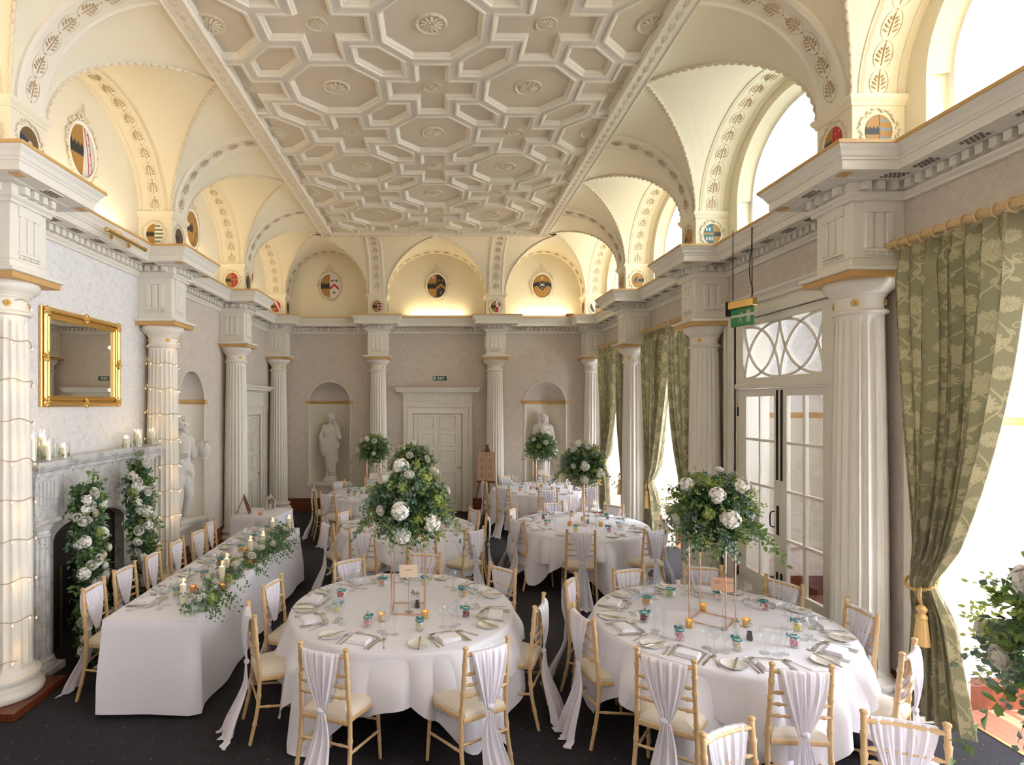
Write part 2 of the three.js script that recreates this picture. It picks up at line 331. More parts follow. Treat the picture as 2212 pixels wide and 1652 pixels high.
function nicheShell(W, at, deep, hw, sill, spring, matLow, matTop) {   // at(p, y, depth) -> Vector3
  mesh('niche_recess', grid(20, 1, (u, v) => at(hw * cos(u * PI), lerp(sill, spring, v), deep * sin(u * PI))), matLow, W);
  mesh('niche_dome', grid(20, 10, (u, v) => at(hw * cos(u * PI) * cos(v * PI / 2), spring + hw * sin(v * PI / 2), deep * sin(u * PI) * cos(v * PI / 2))), matTop, W);
  const edge = [at(-hw, sill, -0.004), at(-hw, (sill + spring) / 2, -0.004), ...Array.from({ length: 25 }, (_, i) => at(-hw * cos(i / 24 * PI), spring + hw * sin(i / 24 * PI), -0.004)), at(hw, (sill + spring) / 2, -0.004), at(hw, sill, -0.004)];
  mesh('niche_edge', tube(edge, 0.012, 6), M.cream, W, 'white bead round the niche');
  const prof = [[0.0, -0.035], [0.028, -0.03], [0.028, 0.0], [0.045, 0.02], [0.045, 0.035], [0, 0.035]];
  mesh('impost_band', grid(24, prof.length - 1, (u, v) => { const [o, dy] = prof[Math.round(v * (prof.length - 1))]; return at((hw - o) * cos(u * PI), spring + dy, (deep - o) * sin(u * PI) + 0.001); }), M.gold, W, 'gold band across the niche');
  for (const s of [-1, 1]) { const a = at(s * (hw - 0.02), spring, -0.03), b = at(s * (hw + 0.07), spring, 0.01), g = new THREE.BoxGeometry(max(0.02, abs(a.x - b.x)), 0.07, max(0.02, abs(a.z - b.z))); g.translate((a.x + b.x) / 2, spring, (a.z + b.z) / 2); mesh('impost_end', g, M.gold, W); }
  const a = at(-hw - 0.04, sill, -0.05), b = at(hw + 0.04, sill, deep), g = new THREE.BoxGeometry(abs(a.x - b.x), 0.05, abs(a.z - b.z)); g.translate((a.x + b.x) / 2, sill - 0.021, (a.z + b.z) / 2);
  mesh('niche_sill', g, M.cream, W, 'cream niche sill');
}
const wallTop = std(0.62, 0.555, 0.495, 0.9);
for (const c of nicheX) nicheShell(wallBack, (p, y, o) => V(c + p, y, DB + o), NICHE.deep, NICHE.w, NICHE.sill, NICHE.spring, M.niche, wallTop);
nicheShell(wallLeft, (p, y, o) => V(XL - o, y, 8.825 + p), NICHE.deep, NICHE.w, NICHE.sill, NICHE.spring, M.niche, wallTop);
for (let k = 1; k < 7; k++) {
  const d = sideD[k] - 0.1;
  mesh('cross_wall', metric(slab(rect(XO - 0.01, XOUT + 0.01, 0, 3.76), k > 2 ? [arch(4.62, 0.4, 0.66, 2.3, 0.4)] : [], d, d + 0.3, 'd')), M.wallpaper, wallOuter, 'papered cross wall of a window alcove');
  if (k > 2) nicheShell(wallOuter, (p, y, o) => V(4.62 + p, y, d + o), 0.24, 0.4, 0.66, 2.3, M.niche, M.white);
  mesh('skirting', sweep([[XO, d], [XOUT, d]], [[0, 0.24], [0.02, 0.24], [0.03, 0.2], [0.045, 0.19], [0.045, 0.0], [0, 0]], false, -1), M.skirting, wallOuter, 'reddish wooden skirting of an alcove');
}
// skirting boards of the hall
const skirt = [[0, 0.30], [0.012, 0.30], [0.02, 0.27], [0.02, 0.21], [0.034, 0.195], [0.034, 0.13], [0.05, 0.115], [0.05, 0.0]];
const doorHalf = 0.8;
const bl = structure('baseboard_left', 'reddish brown wooden skirting on the left wall');
for (const [a, b] of [[DF, 4.9], [7.3, 11.53 - doorHalf], [11.53 + doorHalf, DB]]) mesh('skirting_board', sweep([[XL, a], [XL, b]], skirt, false, -1), M.skirting, bl);
const bb = structure('baseboard_back', 'reddish brown wooden skirting on the end wall');
for (const [a, b] of [[XL, -0.006 - doorHalf], [-0.006 + doorHalf, XR]]) mesh('skirting_board', sweep([[a, DB], [b, DB]], skirt, false, -1), M.skirting, bb);
const br = structure('baseboard_right', 'reddish brown wooden skirting on the window wall');
{
  let at = DF;
  for (const [a, b] of [...lowHoles.map((h) => [h[0][0], h[1][0]])].sort((p, q) => p[0] - q[0]).concat([[DB, DB]])) { if (a - at > 0.05) mesh('skirting_board', sweep([[XR, at], [XR, a]], skirt, false, 1), M.skirting, br); at = b; }
}

// ---------------------------------------------------------------- ceiling: coffers
const ceiling = structure('ceiling', 'coffered plaster ceiling with groined coves');
mesh('roof_slab', box(XL - 0.4, XO, 5.945, 6.1, DF, DB + 0.4), M.plaster, ceiling);
const PITCH = 1.045, FX = -0.06, FD = 5.21, FX0 = FX - 2 * PITCH, FX1 = FX + 2 * PITCH, FD0 = FD - 3 * PITCH, FD1 = FD + 6 * PITCH;
const clip = (poly) => {
  for (const [ax, lim, keepLess] of [[0, FX0, 0], [0, FX1, 1], [1, FD0, 0], [1, FD1, 1]]) {
    const out = [], inside = (p) => keepLess ? p[ax] <= lim + 1e-9 : p[ax] >= lim - 1e-9;
    poly.forEach((p, i) => {
      const q = poly[(i + 1) % poly.length], a = inside(p), b = inside(q);
      if (a) out.push(p);
      if (a !== b) { const t = (lim - p[ax]) / (q[ax] - p[ax]); out.push([lerp(p[0], q[0], t), lerp(p[1], q[1], t)]); }
    });
    poly = out; if (poly.length < 3) return null;
  }
  return poly.filter((p, i) => { const q = poly[(i + 1) % poly.length]; return Math.hypot(p[0] - q[0], p[1] - q[1]) > 1e-5; });
};
const inset = (poly, o) => {
  const n = poly.length, out = [];
  for (let i = 0; i < n; i++) {
    const p = poly[(i + n - 1) % n], c = poly[i], q = poly[(i + 1) % n], u = [c[0] - p[0], c[1] - p[1]], v = [q[0] - c[0], q[1] - c[1]], lu = Math.hypot(...u), lv = Math.hypot(...v), a = [-u[1] / lu, u[0] / lu], b = [-v[1] / lv, v[0] / lv], k = o / (1 + a[0] * b[0] + a[1] * b[1]);
    out.push([c[0] + (a[0] + b[0]) * k, c[1] + (a[1] + b[1]) * k]);
  }
  return out;
};
const polys = [], roses = [];
for (let j = -3; j <= 6; j++) for (let i = -2; i <= 2; i++) {
  const cx = FX + i * PITCH, cd = FD + j * PITCH, even = (i + j) % 2 === 0;
  if (even) { const w = 0.445 * PITCH, t = w * 0.4142; polys.push([[w, -t], [w, t], [t, w], [-t, w], [-w, t], [-w, -t], [-t, -w], [t, -w]].map(([x, d]) => [cx + x, cd + d])); roses.push([cx, cd, 0.145]); }
  else { const l = 0.462 * PITCH, w = 0.168 * PITCH; polys.push([[w, -l], [w, -w], [l, -w], [l, w], [w, w], [w, l], [-w, l], [-w, w], [-l, w], [-l, -w], [-w, -w], [-w, -l]].map(([x, d]) => [cx + x, cd + d])); roses.push([cx, cd, 0.1]); }
  if (i < 2 && j < 6) {
    const h = 0.235 * PITCH, ox = cx + PITCH / 2, od = cd + PITCH / 2;
    polys.push((even ? [[0, -h], [h, -h], [h, 0], [0, h], [-h, h], [-h, 0]] : [[-h, -h], [0, -h], [h, 0], [h, h], [0, h], [-h, 0]]).map(([x, d]) => [ox + x, od + d]));
  }
}
const shown = polys.map(clip).filter(Boolean);
mesh('coffer_ribs', slab(rect(FX0 - 0.02, FX1 + 0.02, FD0 - 0.02, FD1 + 0.02), shown.map((p) => inset(p, 0.004)), YT, YT + 0.06, 'y'), M.ceilRib, ceiling, 'flat pale ribs between the coffers');
for (const p of shown) {
  mesh('coffer_panel', slab(inset(p, -0.01), [], YT + 0.036, YT + 0.05, 'y'), M.ceilPanel, ceiling);
  mesh('coffer_moulding', sweep(p, [[-0.014, YT], [-0.014, YT - 0.014], [0.006, YT - 0.014], [0.012, YT + 0.004], [0.026, YT + 0.012], [0.03, YT + 0.026], [0.042, YT + 0.036]], true, 1), M.ceilFrame, ceiling);
}
const roseGeo = (() => {
  const list = [lathe([[0, 0.0], [1.0, 0.0], [1.0, -0.10], [0.93, -0.16], [0.86, -0.10], [0.80, -0.05], [0, -0.05]], 28, 0.5)];
  for (let k = 0; k < 12; k++) { const g = ellipsoid(0, -0.10, 0.46, 0.11, 0.09, 0.30, 8, 6); g.rotateY(k / 12 * 2 * PI); list.push(g); }
  for (let k = 0; k < 8; k++) { const g = ellipsoid(0, -0.16, 0.24, 0.08, 0.07, 0.15, 6, 5); g.rotateY((k + 0.5) / 8 * 2 * PI); list.push(g); }
  list.push(ellipsoid(0, -0.2, 0, 0.09, 0.09, 0.09, 8, 6));
  for (let k = 0; k < 32; k++) { const a = k / 32 * 2 * PI; list.push(ellipsoid(cos(a) * 0.93, -0.15, sin(a) * 0.93, 0.05, 0.05, 0.05, 4, 3)); }
  return join(list);
})();
for (const [x, d, r] of roses) {
  if (d < 3.5) continue;
  const m = mesh('rosette', roseGeo, M.ornamentPale, ceiling, 'round plaster rosette');
  const s = r; m.scale.set(s, s * 0.8, s); m.position.set(min(max(x, FX0 + 0.075), FX1 - 0.075), YT + 0.036, -min(d, FD1 - 0.06));
}
mesh('plain_ceiling', box(XBL, XBR, YT, YT + 0.06, DF, FD0), M.ceilRib, ceiling);

// beams round the field, coves, groins
mesh('beam', box(XBL, FX0 + 0.015, YT - 0.035, YT + 0.06, DF, DBB), M.ceilFrame, ceiling, 'border beam with leaf relief');
mesh('beam', box(FX1 - 0.015, XBR, YT - 0.035, YT + 0.06, DF, DBB), M.ceilFrame, ceiling, 'border beam with leaf relief');
mesh('beam', box(XBL, XBR, YT - 0.035, YT + 0.06, FD1 - 0.015, DBB), M.ceilFrame, ceiling, 'border beam with leaf relief');
for (const [x0, x1] of [[XBL, FX0 + 0.015], [FX1 - 0.015, XBR]]) for (const x of [x0 + 0.01, x1 - 0.01]) mesh('beam_bead', tube([V(x, YT - 0.036, DF), V(x, YT - 0.036, DBB)], 0.011, 6), M.ceilFrame, ceiling);
const vaults = [], SIDES = { left: (e) => XBL - e, right: (e) => XBR + e };
const backMid = [0, 1, 2].map((j) => (backX[j] + backX[j + 1]) / 2), backHalf = [0, 1, 2].map((j) => (backX[j + 1] - backX[j]) / 2 - B);
const groins = [];
for (const side of ['left', 'right']) {
  const X = SIDES[side], R = RAD[side];
  for (let k = 0; k < 6; k++) {
    const s0 = bayMid(k), a = (sideD[k + 1] - sideD[k]) / 2 - B, last = k === 5;
    const cB = side === 'left' ? XBL - backMid[0] : backMid[2] - XBR, aB = side === 'left' ? backHalf[0] : backHalf[2];
    const inner = (c) => last && c > 0 ? cB + aB * c : R * abs(c);
    vaults.push(grid(40, 8, (u, v) => { const f = u * PI, c = cos(f), e = lerp(inner(c), R + 2 * B, v); return V(X(e), YS + RISE * sin(f), s0 + a * c); }));
    for (const q of [-1, 1]) {
      if (last && q > 0) continue;
      vaults.push(grid(16, 24, (u, v) => { const f = v * PI / 2, e = R * sin(f); return V(X(e), YS + RISE * cos(f), s0 + q * lerp(a * sin(f), a + B, u)); }));
      if (k > 1) groins.push(Array.from({ length: 33 }, (_, i) => { const f = i / 32 * PI / 2; return V(X(R * cos(f)), YS + RISE * sin(f), s0 + q * a * cos(f)); }));
    }
    if (last) groins.push(Array.from({ length: 33 }, (_, i) => { const f = i / 32 * PI / 2; return V(X(cB + aB * cos(f)), YS + RISE * sin(f), s0 + a * cos(f)); }));
  }
}
for (let j = 0; j < 3; j++) {
  const c0 = backMid[j], a = backHalf[j], sMid = bayMid(5), sA = (sideD[6] - sideD[5]) / 2 - B;
  const inner = (c) => (j === 0 && c < 0) || (j === 2 && c > 0) ? max(0, sMid + sA * abs(c) - DBB) : RB * abs(c);
  vaults.push(grid(40, 8, (u, v) => { const f = u * PI, c = cos(f), e = lerp(inner(c), RB + 2 * B, v); return V(c0 + a * c, YS + RISE * sin(f), DBB + e); }));
  for (const q of [-1, 1]) {
    if ((j === 0 && q < 0) || (j === 2 && q > 0)) continue;
    vaults.push(grid(16, 24, (u, v) => { const f = v * PI / 2, e = RB * sin(f); return V(c0 + q * lerp(a * sin(f), a + B, u), YS + RISE * cos(f), DBB + e); }));
    groins.push(Array.from({ length: 33 }, (_, i) => { const f = i / 32 * PI / 2; return V(c0 + q * a * cos(f), YS + RISE * sin(f), DBB + RB * cos(f)); }));
  }
}
for (const g of vaults) mesh('vault', g, M.plaster, ceiling);
// leafy moulding along the groins
{
  const leaf = ellipsoid(0, 0, 0, 0.022, 0.014, 0.04, 6, 4);
  for (const pts of groins) {
    const list = [tube(pts, 0.011, 5)], c = new THREE.CatmullRomCurve3(pts), len = c.getLength(), n = Math.round(len / 0.078), m4 = new THREE.Matrix4(), q = new THREE.Quaternion();
    for (let i = 0; i < n; i++) {
      const t = (i + 0.5) / n, p = c.getPointAt(t), T = c.getTangentAt(t); q.setFromUnitVectors(new THREE.Vector3(0, 0, 1), T); m4.compose(p.add(new THREE.Vector3(0, -0.012, 0)), q, new THREE.Vector3(1, 1, 1));
      const g = leaf.clone(); g.applyMatrix4(m4); list.push(g);
    }
    stuff(mesh('leaf_moulding', join(list), M.ornamentPale, ceiling, 'leaf moulding along a groin'));
  }
}
// palmettes: flat leaf fans in low relief
const palmette = (() => {   // a spear and four pairs of curling lobes
  const list = [ellipsoid(0, 0.045, 0, 0.006, 0.032, 0.006, 6, 5)];
  for (let k = 0; k < 4; k++) for (const s of [-1, 1]) { const l = [0.03, 0.031, 0.026, 0.018][k], g = ellipsoid(0, l * 0.9, 0, 0.0062, l * 0.62, 0.006, 6, 5); g.rotateZ(-s * (0.62 + 0.3 * (3 - k) * 0.42)); g.translate(s * 0.008, -0.045 + k * 0.024, 0); list.push(g); }
  list.push(ellipsoid(0, -0.02, 0, 0.004, 0.05, 0.005, 6, 4), ellipsoid(0, -0.092, 0, 0.008, 0.008, 0.006, 6, 4));
  return join(list);
})();
const ringGeo = (() => { const g = new THREE.TorusGeometry(0.09, 0.0035, 4, 28); g.scale(0.8, 1.12, 1); return g; })();
let palms = 0;
function placePalm(p, up, face, s = 1) {   // up: unit direction of the fan, face: unit normal towards the room
  const right = up.clone().cross(face).normalize(), m4 = new THREE.Matrix4().makeBasis(right, up, face).scale(new THREE.Vector3(s, s, s)).setPosition(p);
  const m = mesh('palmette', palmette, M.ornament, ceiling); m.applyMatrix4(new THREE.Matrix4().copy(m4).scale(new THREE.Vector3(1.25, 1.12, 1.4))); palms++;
  const r = mesh('palmette_ring', ringGeo, M.plaster, ceiling); r.applyMatrix4(m4);
}
function soffitBand(at, nrm, a) {           // at(f, e-ish v) on a barrel: band of palmettes and two beads
  for (const v of [0.12, 0.86]) mesh('arch_bead', tube(Array.from({ length: 41 }, (_, i) => at(i / 40 * PI, v)), 0.009, 5), M.plaster, ceiling);
  mesh('arch_fillet', grid(40, 1, (u, v) => at(u * PI, lerp(0.18, 0.20, v)).addScaledVector(nrm(u * PI), 0.012)), M.plaster, ceiling);
  const n = Math.round(2.9 * (a + RISE) / 2 * 1.08 / 0.215);
  for (let i = 0; i < n; i++) {
    const f = (i + 0.5) / n * PI, p = at(f, 0.49), q = at(f + (f < PI / 2 ? 0.02 : -0.02), 0.49), up = q.sub(p).normalize(), N = nrm(f);
    placePalm(p.addScaledVector(N, 0.004), up, N, 1.02);
  }
}
for (const side of ['left', 'right']) for (let k = 2; k < 6; k++) {
  const X = SIDES[side], R = RAD[side], s0 = bayMid(k), a = (sideD[k + 1] - sideD[k]) / 2 - B;
  soffitBand((f, v) => V(X(R + 2 * B * v), YS + RISE * sin(f), s0 + a * cos(f)), (f) => new THREE.Vector3(0, -sin(f) / RISE, cos(f) / a).normalize(), a);
}
for (let j = 0; j < 3; j++) {
  const c0 = backMid[j], a = backHalf[j];
  soffitBand((f, v) => V(c0 + a * cos(f), YS + RISE * sin(f), DBB + RB + 2 * B * v), (f) => new THREE.Vector3(-cos(f) / a, -sin(f) / RISE, 0).normalize(), a);
}
function coveRib(at, along, R) {            // at(f) on the cove, along: unit vector across the rib
  const sec = [[-0.17, 0], [-0.17, 0.026], [-0.135, 0.034], [-0.12, 0.016], [0.12, 0.016], [0.135, 0.034], [0.17, 0.026], [0.17, 0]], N = (f) => { const c = at(0), e = at(PI / 2), ctr = new THREE.Vector3(c.x, e.y, c.z); return ctr.sub(at(f)).normalize(); };
  const g = grid(28, sec.length - 1, (u, v) => { const [s, h] = sec[Math.round(v * (sec.length - 1))], f = u * PI / 2; return at(f).addScaledVector(along, s).addScaledVector(N(f), h); });
  mesh('cove_rib', toCreasedNormals(g, 0.5), M.ceilFrame, ceiling, 'moulded rib across the cove');
  for (let i = 0; i < 7; i++) { const f = (i + 0.6) / 7.4 * PI / 2, p = at(f), up = at(f - 0.02).sub(p).normalize(), n = N(f); placePalm(p.addScaledVector(n, 0.02), up, n, 1.02); }
}
for (const side of ['left', 'right']) for (let k = 2; k < 6; k++) { const X = SIDES[side], R = RAD[side]; coveRib((f) => V(X(R * sin(f)), YS + RISE * cos(f), sideD[k]), new THREE.Vector3(0, 0, 1), R); }
for (const x of [backX[1], backX[2]]) coveRib((f) => V(x, YS + RISE * cos(f), DBB + RB * sin(f)), new THREE.Vector3(1, 0, 0), RB);
// leaf relief along the beams, too fine to tell apart
{
  const list = [], down = new THREE.Vector3(0, -1, 0), add = (p, up) => { const g = palmette.clone(), right = up.clone().cross(down); g.applyMatrix4(new THREE.Matrix4().makeBasis(right, up, down).scale(new THREE.Vector3(0.8, 1, 1)).setPosition(p)); list.push(g); };
  for (const x of [(XBL + FX0) / 2 + 0.007, (XBR + FX1) / 2 - 0.007]) for (let d = 4.2; d < 11.5; d += 0.16) add(V(x, YT - 0.036, d), new THREE.Vector3(0, 0, -1));
  for (let x = FX0 + 0.1; x < FX1; x += 0.16) add(V(x, YT - 0.036, (FD1 + DBB) / 2), new THREE.Vector3(1, 0, 0));
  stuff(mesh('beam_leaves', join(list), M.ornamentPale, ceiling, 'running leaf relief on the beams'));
}

// ---------------------------------------------------------------- entablature
const trim = structure('trim_1', 'white cornice with dentils and a gold edge round the hall');
const cornicePath = (() => {
  const p = [[XL, DF]];
  for (const d of sideD.slice(0, 6)) p.push([XL, d - B], [XL + 2 * B, d - B], [XL + 2 * B, d + B], [XL, d + B]);
  p.push([XL, DB - 2 * B], [XL + 2 * B, DB - 2 * B], [XL + 2 * B, DB]);
  for (const x of [backX[1], backX[2]]) p.push([x - B, DB], [x - B, DB - 2 * B], [x + B, DB - 2 * B], [x + B, DB]);
  p.push([XR - 2 * B, DB], [XR - 2 * B, DB - 2 * B], [XR, DB - 2 * B]);
  for (const d of sideD.slice(0, 6).reverse()) p.push([XR, d + B], [XR - 2 * B, d + B], [XR - 2 * B, d - B], [XR, d - B]);
  p.push([XR, DF]);
  return p;
})();
mesh('cornice', sweep(cornicePath, [[0, 4.045], [0.03, 4.045], [0.03, 4.065], [0.055, 4.085], [0.06, 4.10], [0.045, 4.102], [0.045, 4.178], [0.115, 4.178], [0.115, 4.192], [0.262, 4.192], [0.262, 4.262], [0.272, 4.264], [0.274, 4.28], [0.284, 4.29], [0.296, 4.318], [0.318, 4.345], [0.326, 4.362], [0, 4.384]], false, -1), M.cream, trim);
mesh('gold_edge', sweep(cornicePath, [[0.29, 4.361], [0.334, 4.361], [0.334, 4.387], [0.20, 4.389]], false, -1), M.gold, trim, 'gold fillet along the cornice top');
{
  const dGeo = new THREE.BoxGeometry(0.055, 0.062, 0.055), far = [];
  for (let i = 0; i < cornicePath.length - 1; i++) {
    const [ax, ad] = cornicePath[i], [bx, bd] = cornicePath[i + 1], l = Math.hypot(bx - ax, bd - ad); if (l < 0.05) continue;
    const tx = (bx - ax) / l, td = (bd - ad) / l, nx = td, nd = -tx;      // towards the room
    const convexA = i % 1 === 0, n = max(1, Math.floor((l + 0.06) / 0.098)), step = l / n;
    for (let q = 0; q < n; q++) {
      const s = (q + 0.5) * step, x = ax + tx * s + nx * 0.075, d = ad + td * s + nd * 0.075;
      if (d < 1.5) continue;
      if (d < 7.6 && x * x > 4) { const m = mesh('dentil', dGeo, M.cream, trim); m.position.set(x, 4.143, -d); } else { const g = dGeo.clone(); g.translate(x, 4.143, -d); far.push(g); }
    }
  }
  stuff(mesh('dentil_row', join(far), M.cream, trim, 'far dentils'));
}
// pads whose shaded holes are dark-coloured blocks, and gilt squares, under the cornice
{
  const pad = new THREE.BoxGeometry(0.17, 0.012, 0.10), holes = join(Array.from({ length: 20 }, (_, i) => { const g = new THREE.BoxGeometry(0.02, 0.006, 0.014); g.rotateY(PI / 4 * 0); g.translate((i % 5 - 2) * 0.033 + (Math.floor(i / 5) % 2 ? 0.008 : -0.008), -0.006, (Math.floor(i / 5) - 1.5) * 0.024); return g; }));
  const dark = std(0.16, 0.13, 0.10, 0.8), put = (x, d, turn) => { const m = mesh('mutule', pad, M.cream, trim, 'pad under the cornice with dark blocks for holes'); m.position.set(x, 4.187, -d); m.rotation.y = turn; mesh('shade_block', holes, dark, m); };  // dark colour on raised blocks stands in for shade in the holes
  const sq = new THREE.BoxGeometry(0.08, 0.012, 0.08), gilt = (x, d) => { const m = mesh('gilt_square', sq, M.gold, trim, 'small gilt panel under the cornice'); m.position.set(x, 4.188, -d); };
  for (const [wx, q] of [[XL, 1], [XR, -1]]) {
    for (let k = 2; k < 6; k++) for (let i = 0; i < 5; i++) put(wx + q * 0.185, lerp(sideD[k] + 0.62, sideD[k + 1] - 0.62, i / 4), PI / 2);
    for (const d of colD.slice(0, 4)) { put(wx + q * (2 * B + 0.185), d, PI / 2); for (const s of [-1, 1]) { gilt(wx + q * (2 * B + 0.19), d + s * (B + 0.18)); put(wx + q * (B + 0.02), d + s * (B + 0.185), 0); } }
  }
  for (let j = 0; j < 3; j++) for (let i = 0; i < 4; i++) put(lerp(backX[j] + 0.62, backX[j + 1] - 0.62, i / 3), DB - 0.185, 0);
}
// low boards on the cornice that hide the lamps
for (const [wx, q] of [[XL, 1], [XR, -1]]) for (let k = 2; k < 6; k++) mesh('lamp_board', box(wx + q * 0.2, wx + q * 0.222, YC, YC + 0.05, sideD[k] + B + 0.02, sideD[k + 1] - B - 0.02), M.plaster, trim);
for (let j = 0; j < 3; j++) mesh('lamp_board', box(backX[j] + B + 0.02, backX[j + 1] - B - 0.02, YC, YC + 0.05, DB - 0.222, DB - 0.2), M.plaster, trim);

// ---------------------------------------------------------------- columns
const shaftGeo = (() => {
  const n = 20, per = 8, ring = n * per, ys = [0.28, 0.31, 0.34, 1.0, 1.8, 2.6, 3.10, 3.14, 3.17];
  return grid(ring, ys.length - 1, (u, v) => {
    const y = ys[Math.round(v * (ys.length - 1))], t = (y - 0.28) / 2.9, R = 0.205 - 0.032 * t * t - 0.004 * t, a = u * 2 * PI, ph = (u * n) % 1, fl = y < 0.32 || y > 3.12 ? 0 : max(0, sin(ph * PI)) ** 0.7, r = R - 0.021 * fl * (ph > 0.12 && ph < 0.88 ? 1 : 0.45);
    return new THREE.Vector3(cos(a) * r, y, sin(a) * r);
  }, true);
})();
const baseGeo = lathe([[0, 0.06], [0.262, 0.06], [0.282, 0.075], [0.29, 0.105], [0.282, 0.135], [0.262, 0.15], [0.248, 0.153], [0.236, 0.165], [0.234, 0.18], [0.24, 0.192], [0.254, 0.196], [0.262, 0.214], [0.258, 0.236], [0.244, 0.246], [0.228, 0.248], [0.222, 0.262], [0.206, 0.285], [0, 0.285]], 40, 0.7);
const capGeo = lathe([[0.168, 3.165], [0.178, 3.17], [0.196, 3.18], [0.2, 3.192], [0.192, 3.205], [0.176, 3.212], [0.170, 3.225], [0.170, 3.305], [0.178, 3.312], [0.186, 3.322], [0.184, 3.33], [0.196, 3.336], [0.20, 3.346], [0.228, 3.362], [0.25, 3.39], [0.258, 3.42], [0.252, 3.44], [0, 3.44]], 40, 0.7);
const neckRose = join([...Array.from({ length: 6 }, (_, k) => ellipsoid(cos(k * PI / 3) * 0.017, sin(k * PI / 3) * 0.017, 0.004, 0.012, 0.012, 0.008, 6, 5)), ellipsoid(0, 0, 0.008, 0.01, 0.01, 0.008, 6, 5)]);
const triglyph = (() => {   // on a face that looks along +z, centred on x = 0
  const l = [box(-0.125, 0.125, 3.96, 4.045, -0.012, 0), box(-0.125, 0.125, 3.652, 3.672, -0.016, 0)];
  for (const c of [-0.083, 0, 0.083]) { const s = new THREE.Shape([[-0.032, 3.672], [0.032, 3.672], [0.032, 3.95], [0.0, 3.965], [-0.032, 3.95]].map(([a, b]) => new THREE.Vector2(a + c, b))); l.push(new THREE.ExtrudeGeometry(s, { depth: 0.012, bevelEnabled: true, bevelThickness: 0.008, bevelSize: 0.008, bevelOffset: -0.008, bevelSegments: 1 })); }
  for (let k = 0; k < 6; k++) { const g = new THREE.ConeGeometry(0.014, 0.03, 8); g.translate(-0.1 + k * 0.04, 3.637, 0.01); l.push(g); }
  return join(l);
})();
function column(x, d, openSides, label, frontTurn) {   // openSides: room-facing directions as turns of the +z face
  const t = thing('fluted_column', label, 'column', [x, 0, d], 0, 'white fluted columns round the hall');
  const corner = openSides.length === 2 && openSides.corner;
  mesh('plinth', metric(rbox(-0.32, 0.32, 0, 0.062, -0.32, 0.32, 0.006)), M.skirting, t, 'reddish wooden plinth');
  mesh('base', baseGeo, M.cream, t); mesh('shaft', shaftGeo, M.creamShaft, t); mesh('capital', capGeo, M.cream, t);
  mesh('abacus_band', rbox(-0.285, 0.285, 3.44, 3.49, -0.285, 0.285, 0.004), M.gold, t, 'gold abacus band');
  mesh('abacus', rbox(-0.31, 0.31, 3.488, 3.522, -0.31, 0.31, 0.012), M.cream, t);
  const f = mesh('frieze_block', rbox(-B, B, 3.52, 4.05, -B, B, 0.006), M.cream, t);
  mesh('block_fillet', rbox(-B - 0.006, B + 0.006, 3.60, 3.606, -B - 0.006, B + 0.006, 0.002), M.cream, f);
  for (const a of openSides) { const m = mesh('triglyph', triglyph, M.cream, f); m.rotation.y = a; m.position.set(sin(a) * B, 0, cos(a) * B); }
  for (const q of [PI / 4, 3 * PI / 4, -PI / 4, -3 * PI / 4]) { const m = mesh('neck_rosette', neckRose, M.gilt, t, 'gilt rosette'); m.rotation.y = q; m.position.set(sin(q) * 0.172, 3.265, cos(q) * 0.172); }
  return t;
}
const CA = [0, PI / 2, -PI / 2];   // faces: 0 looks towards the viewer, +90 to +x, -90 to -x
column(XL + B, colD[0], [0, PI / 2, PI], 'fluted white column beyond the fairy-lit column, out beside the viewer');
column(XL + B, colD[1], [0, PI / 2], 'fairy-lit fluted column standing between the fireplace and the viewer');
column(XL + B, colD[2], [0, PI / 2], 'fairy-lit fluted column between the fireplace and the jug-bearer statue');
column(XL + B, colD[3], [0, PI / 2], 'white fluted column between the jug-bearer statue and the side door');
column(XL + B, colD[4], [0, PI / 2], 'white fluted corner column between the side door and the draped statue');
column(backX[1], DB - B, [0, PI / 2, -PI / 2], 'white fluted column between the draped statue and the exit door');
column(backX[2], DB - B, [0, PI / 2, -PI / 2], 'white fluted column behind the easel, beside the exit door');
column(XR - B, colD[4], [0, -PI / 2], 'white fluted corner column beside the crossed-arm statue');
column(XR - B, colD[3], [0, -PI / 2], 'white fluted column between the two curtained windows');
column(XR - B, colD[2], [0, -PI / 2], 'white fluted column between a curtained window and the glazed doors');
column(XR - B, colD[1], [0, -PI / 2], 'white fluted column between the glazed doors and the large tied-back curtain');

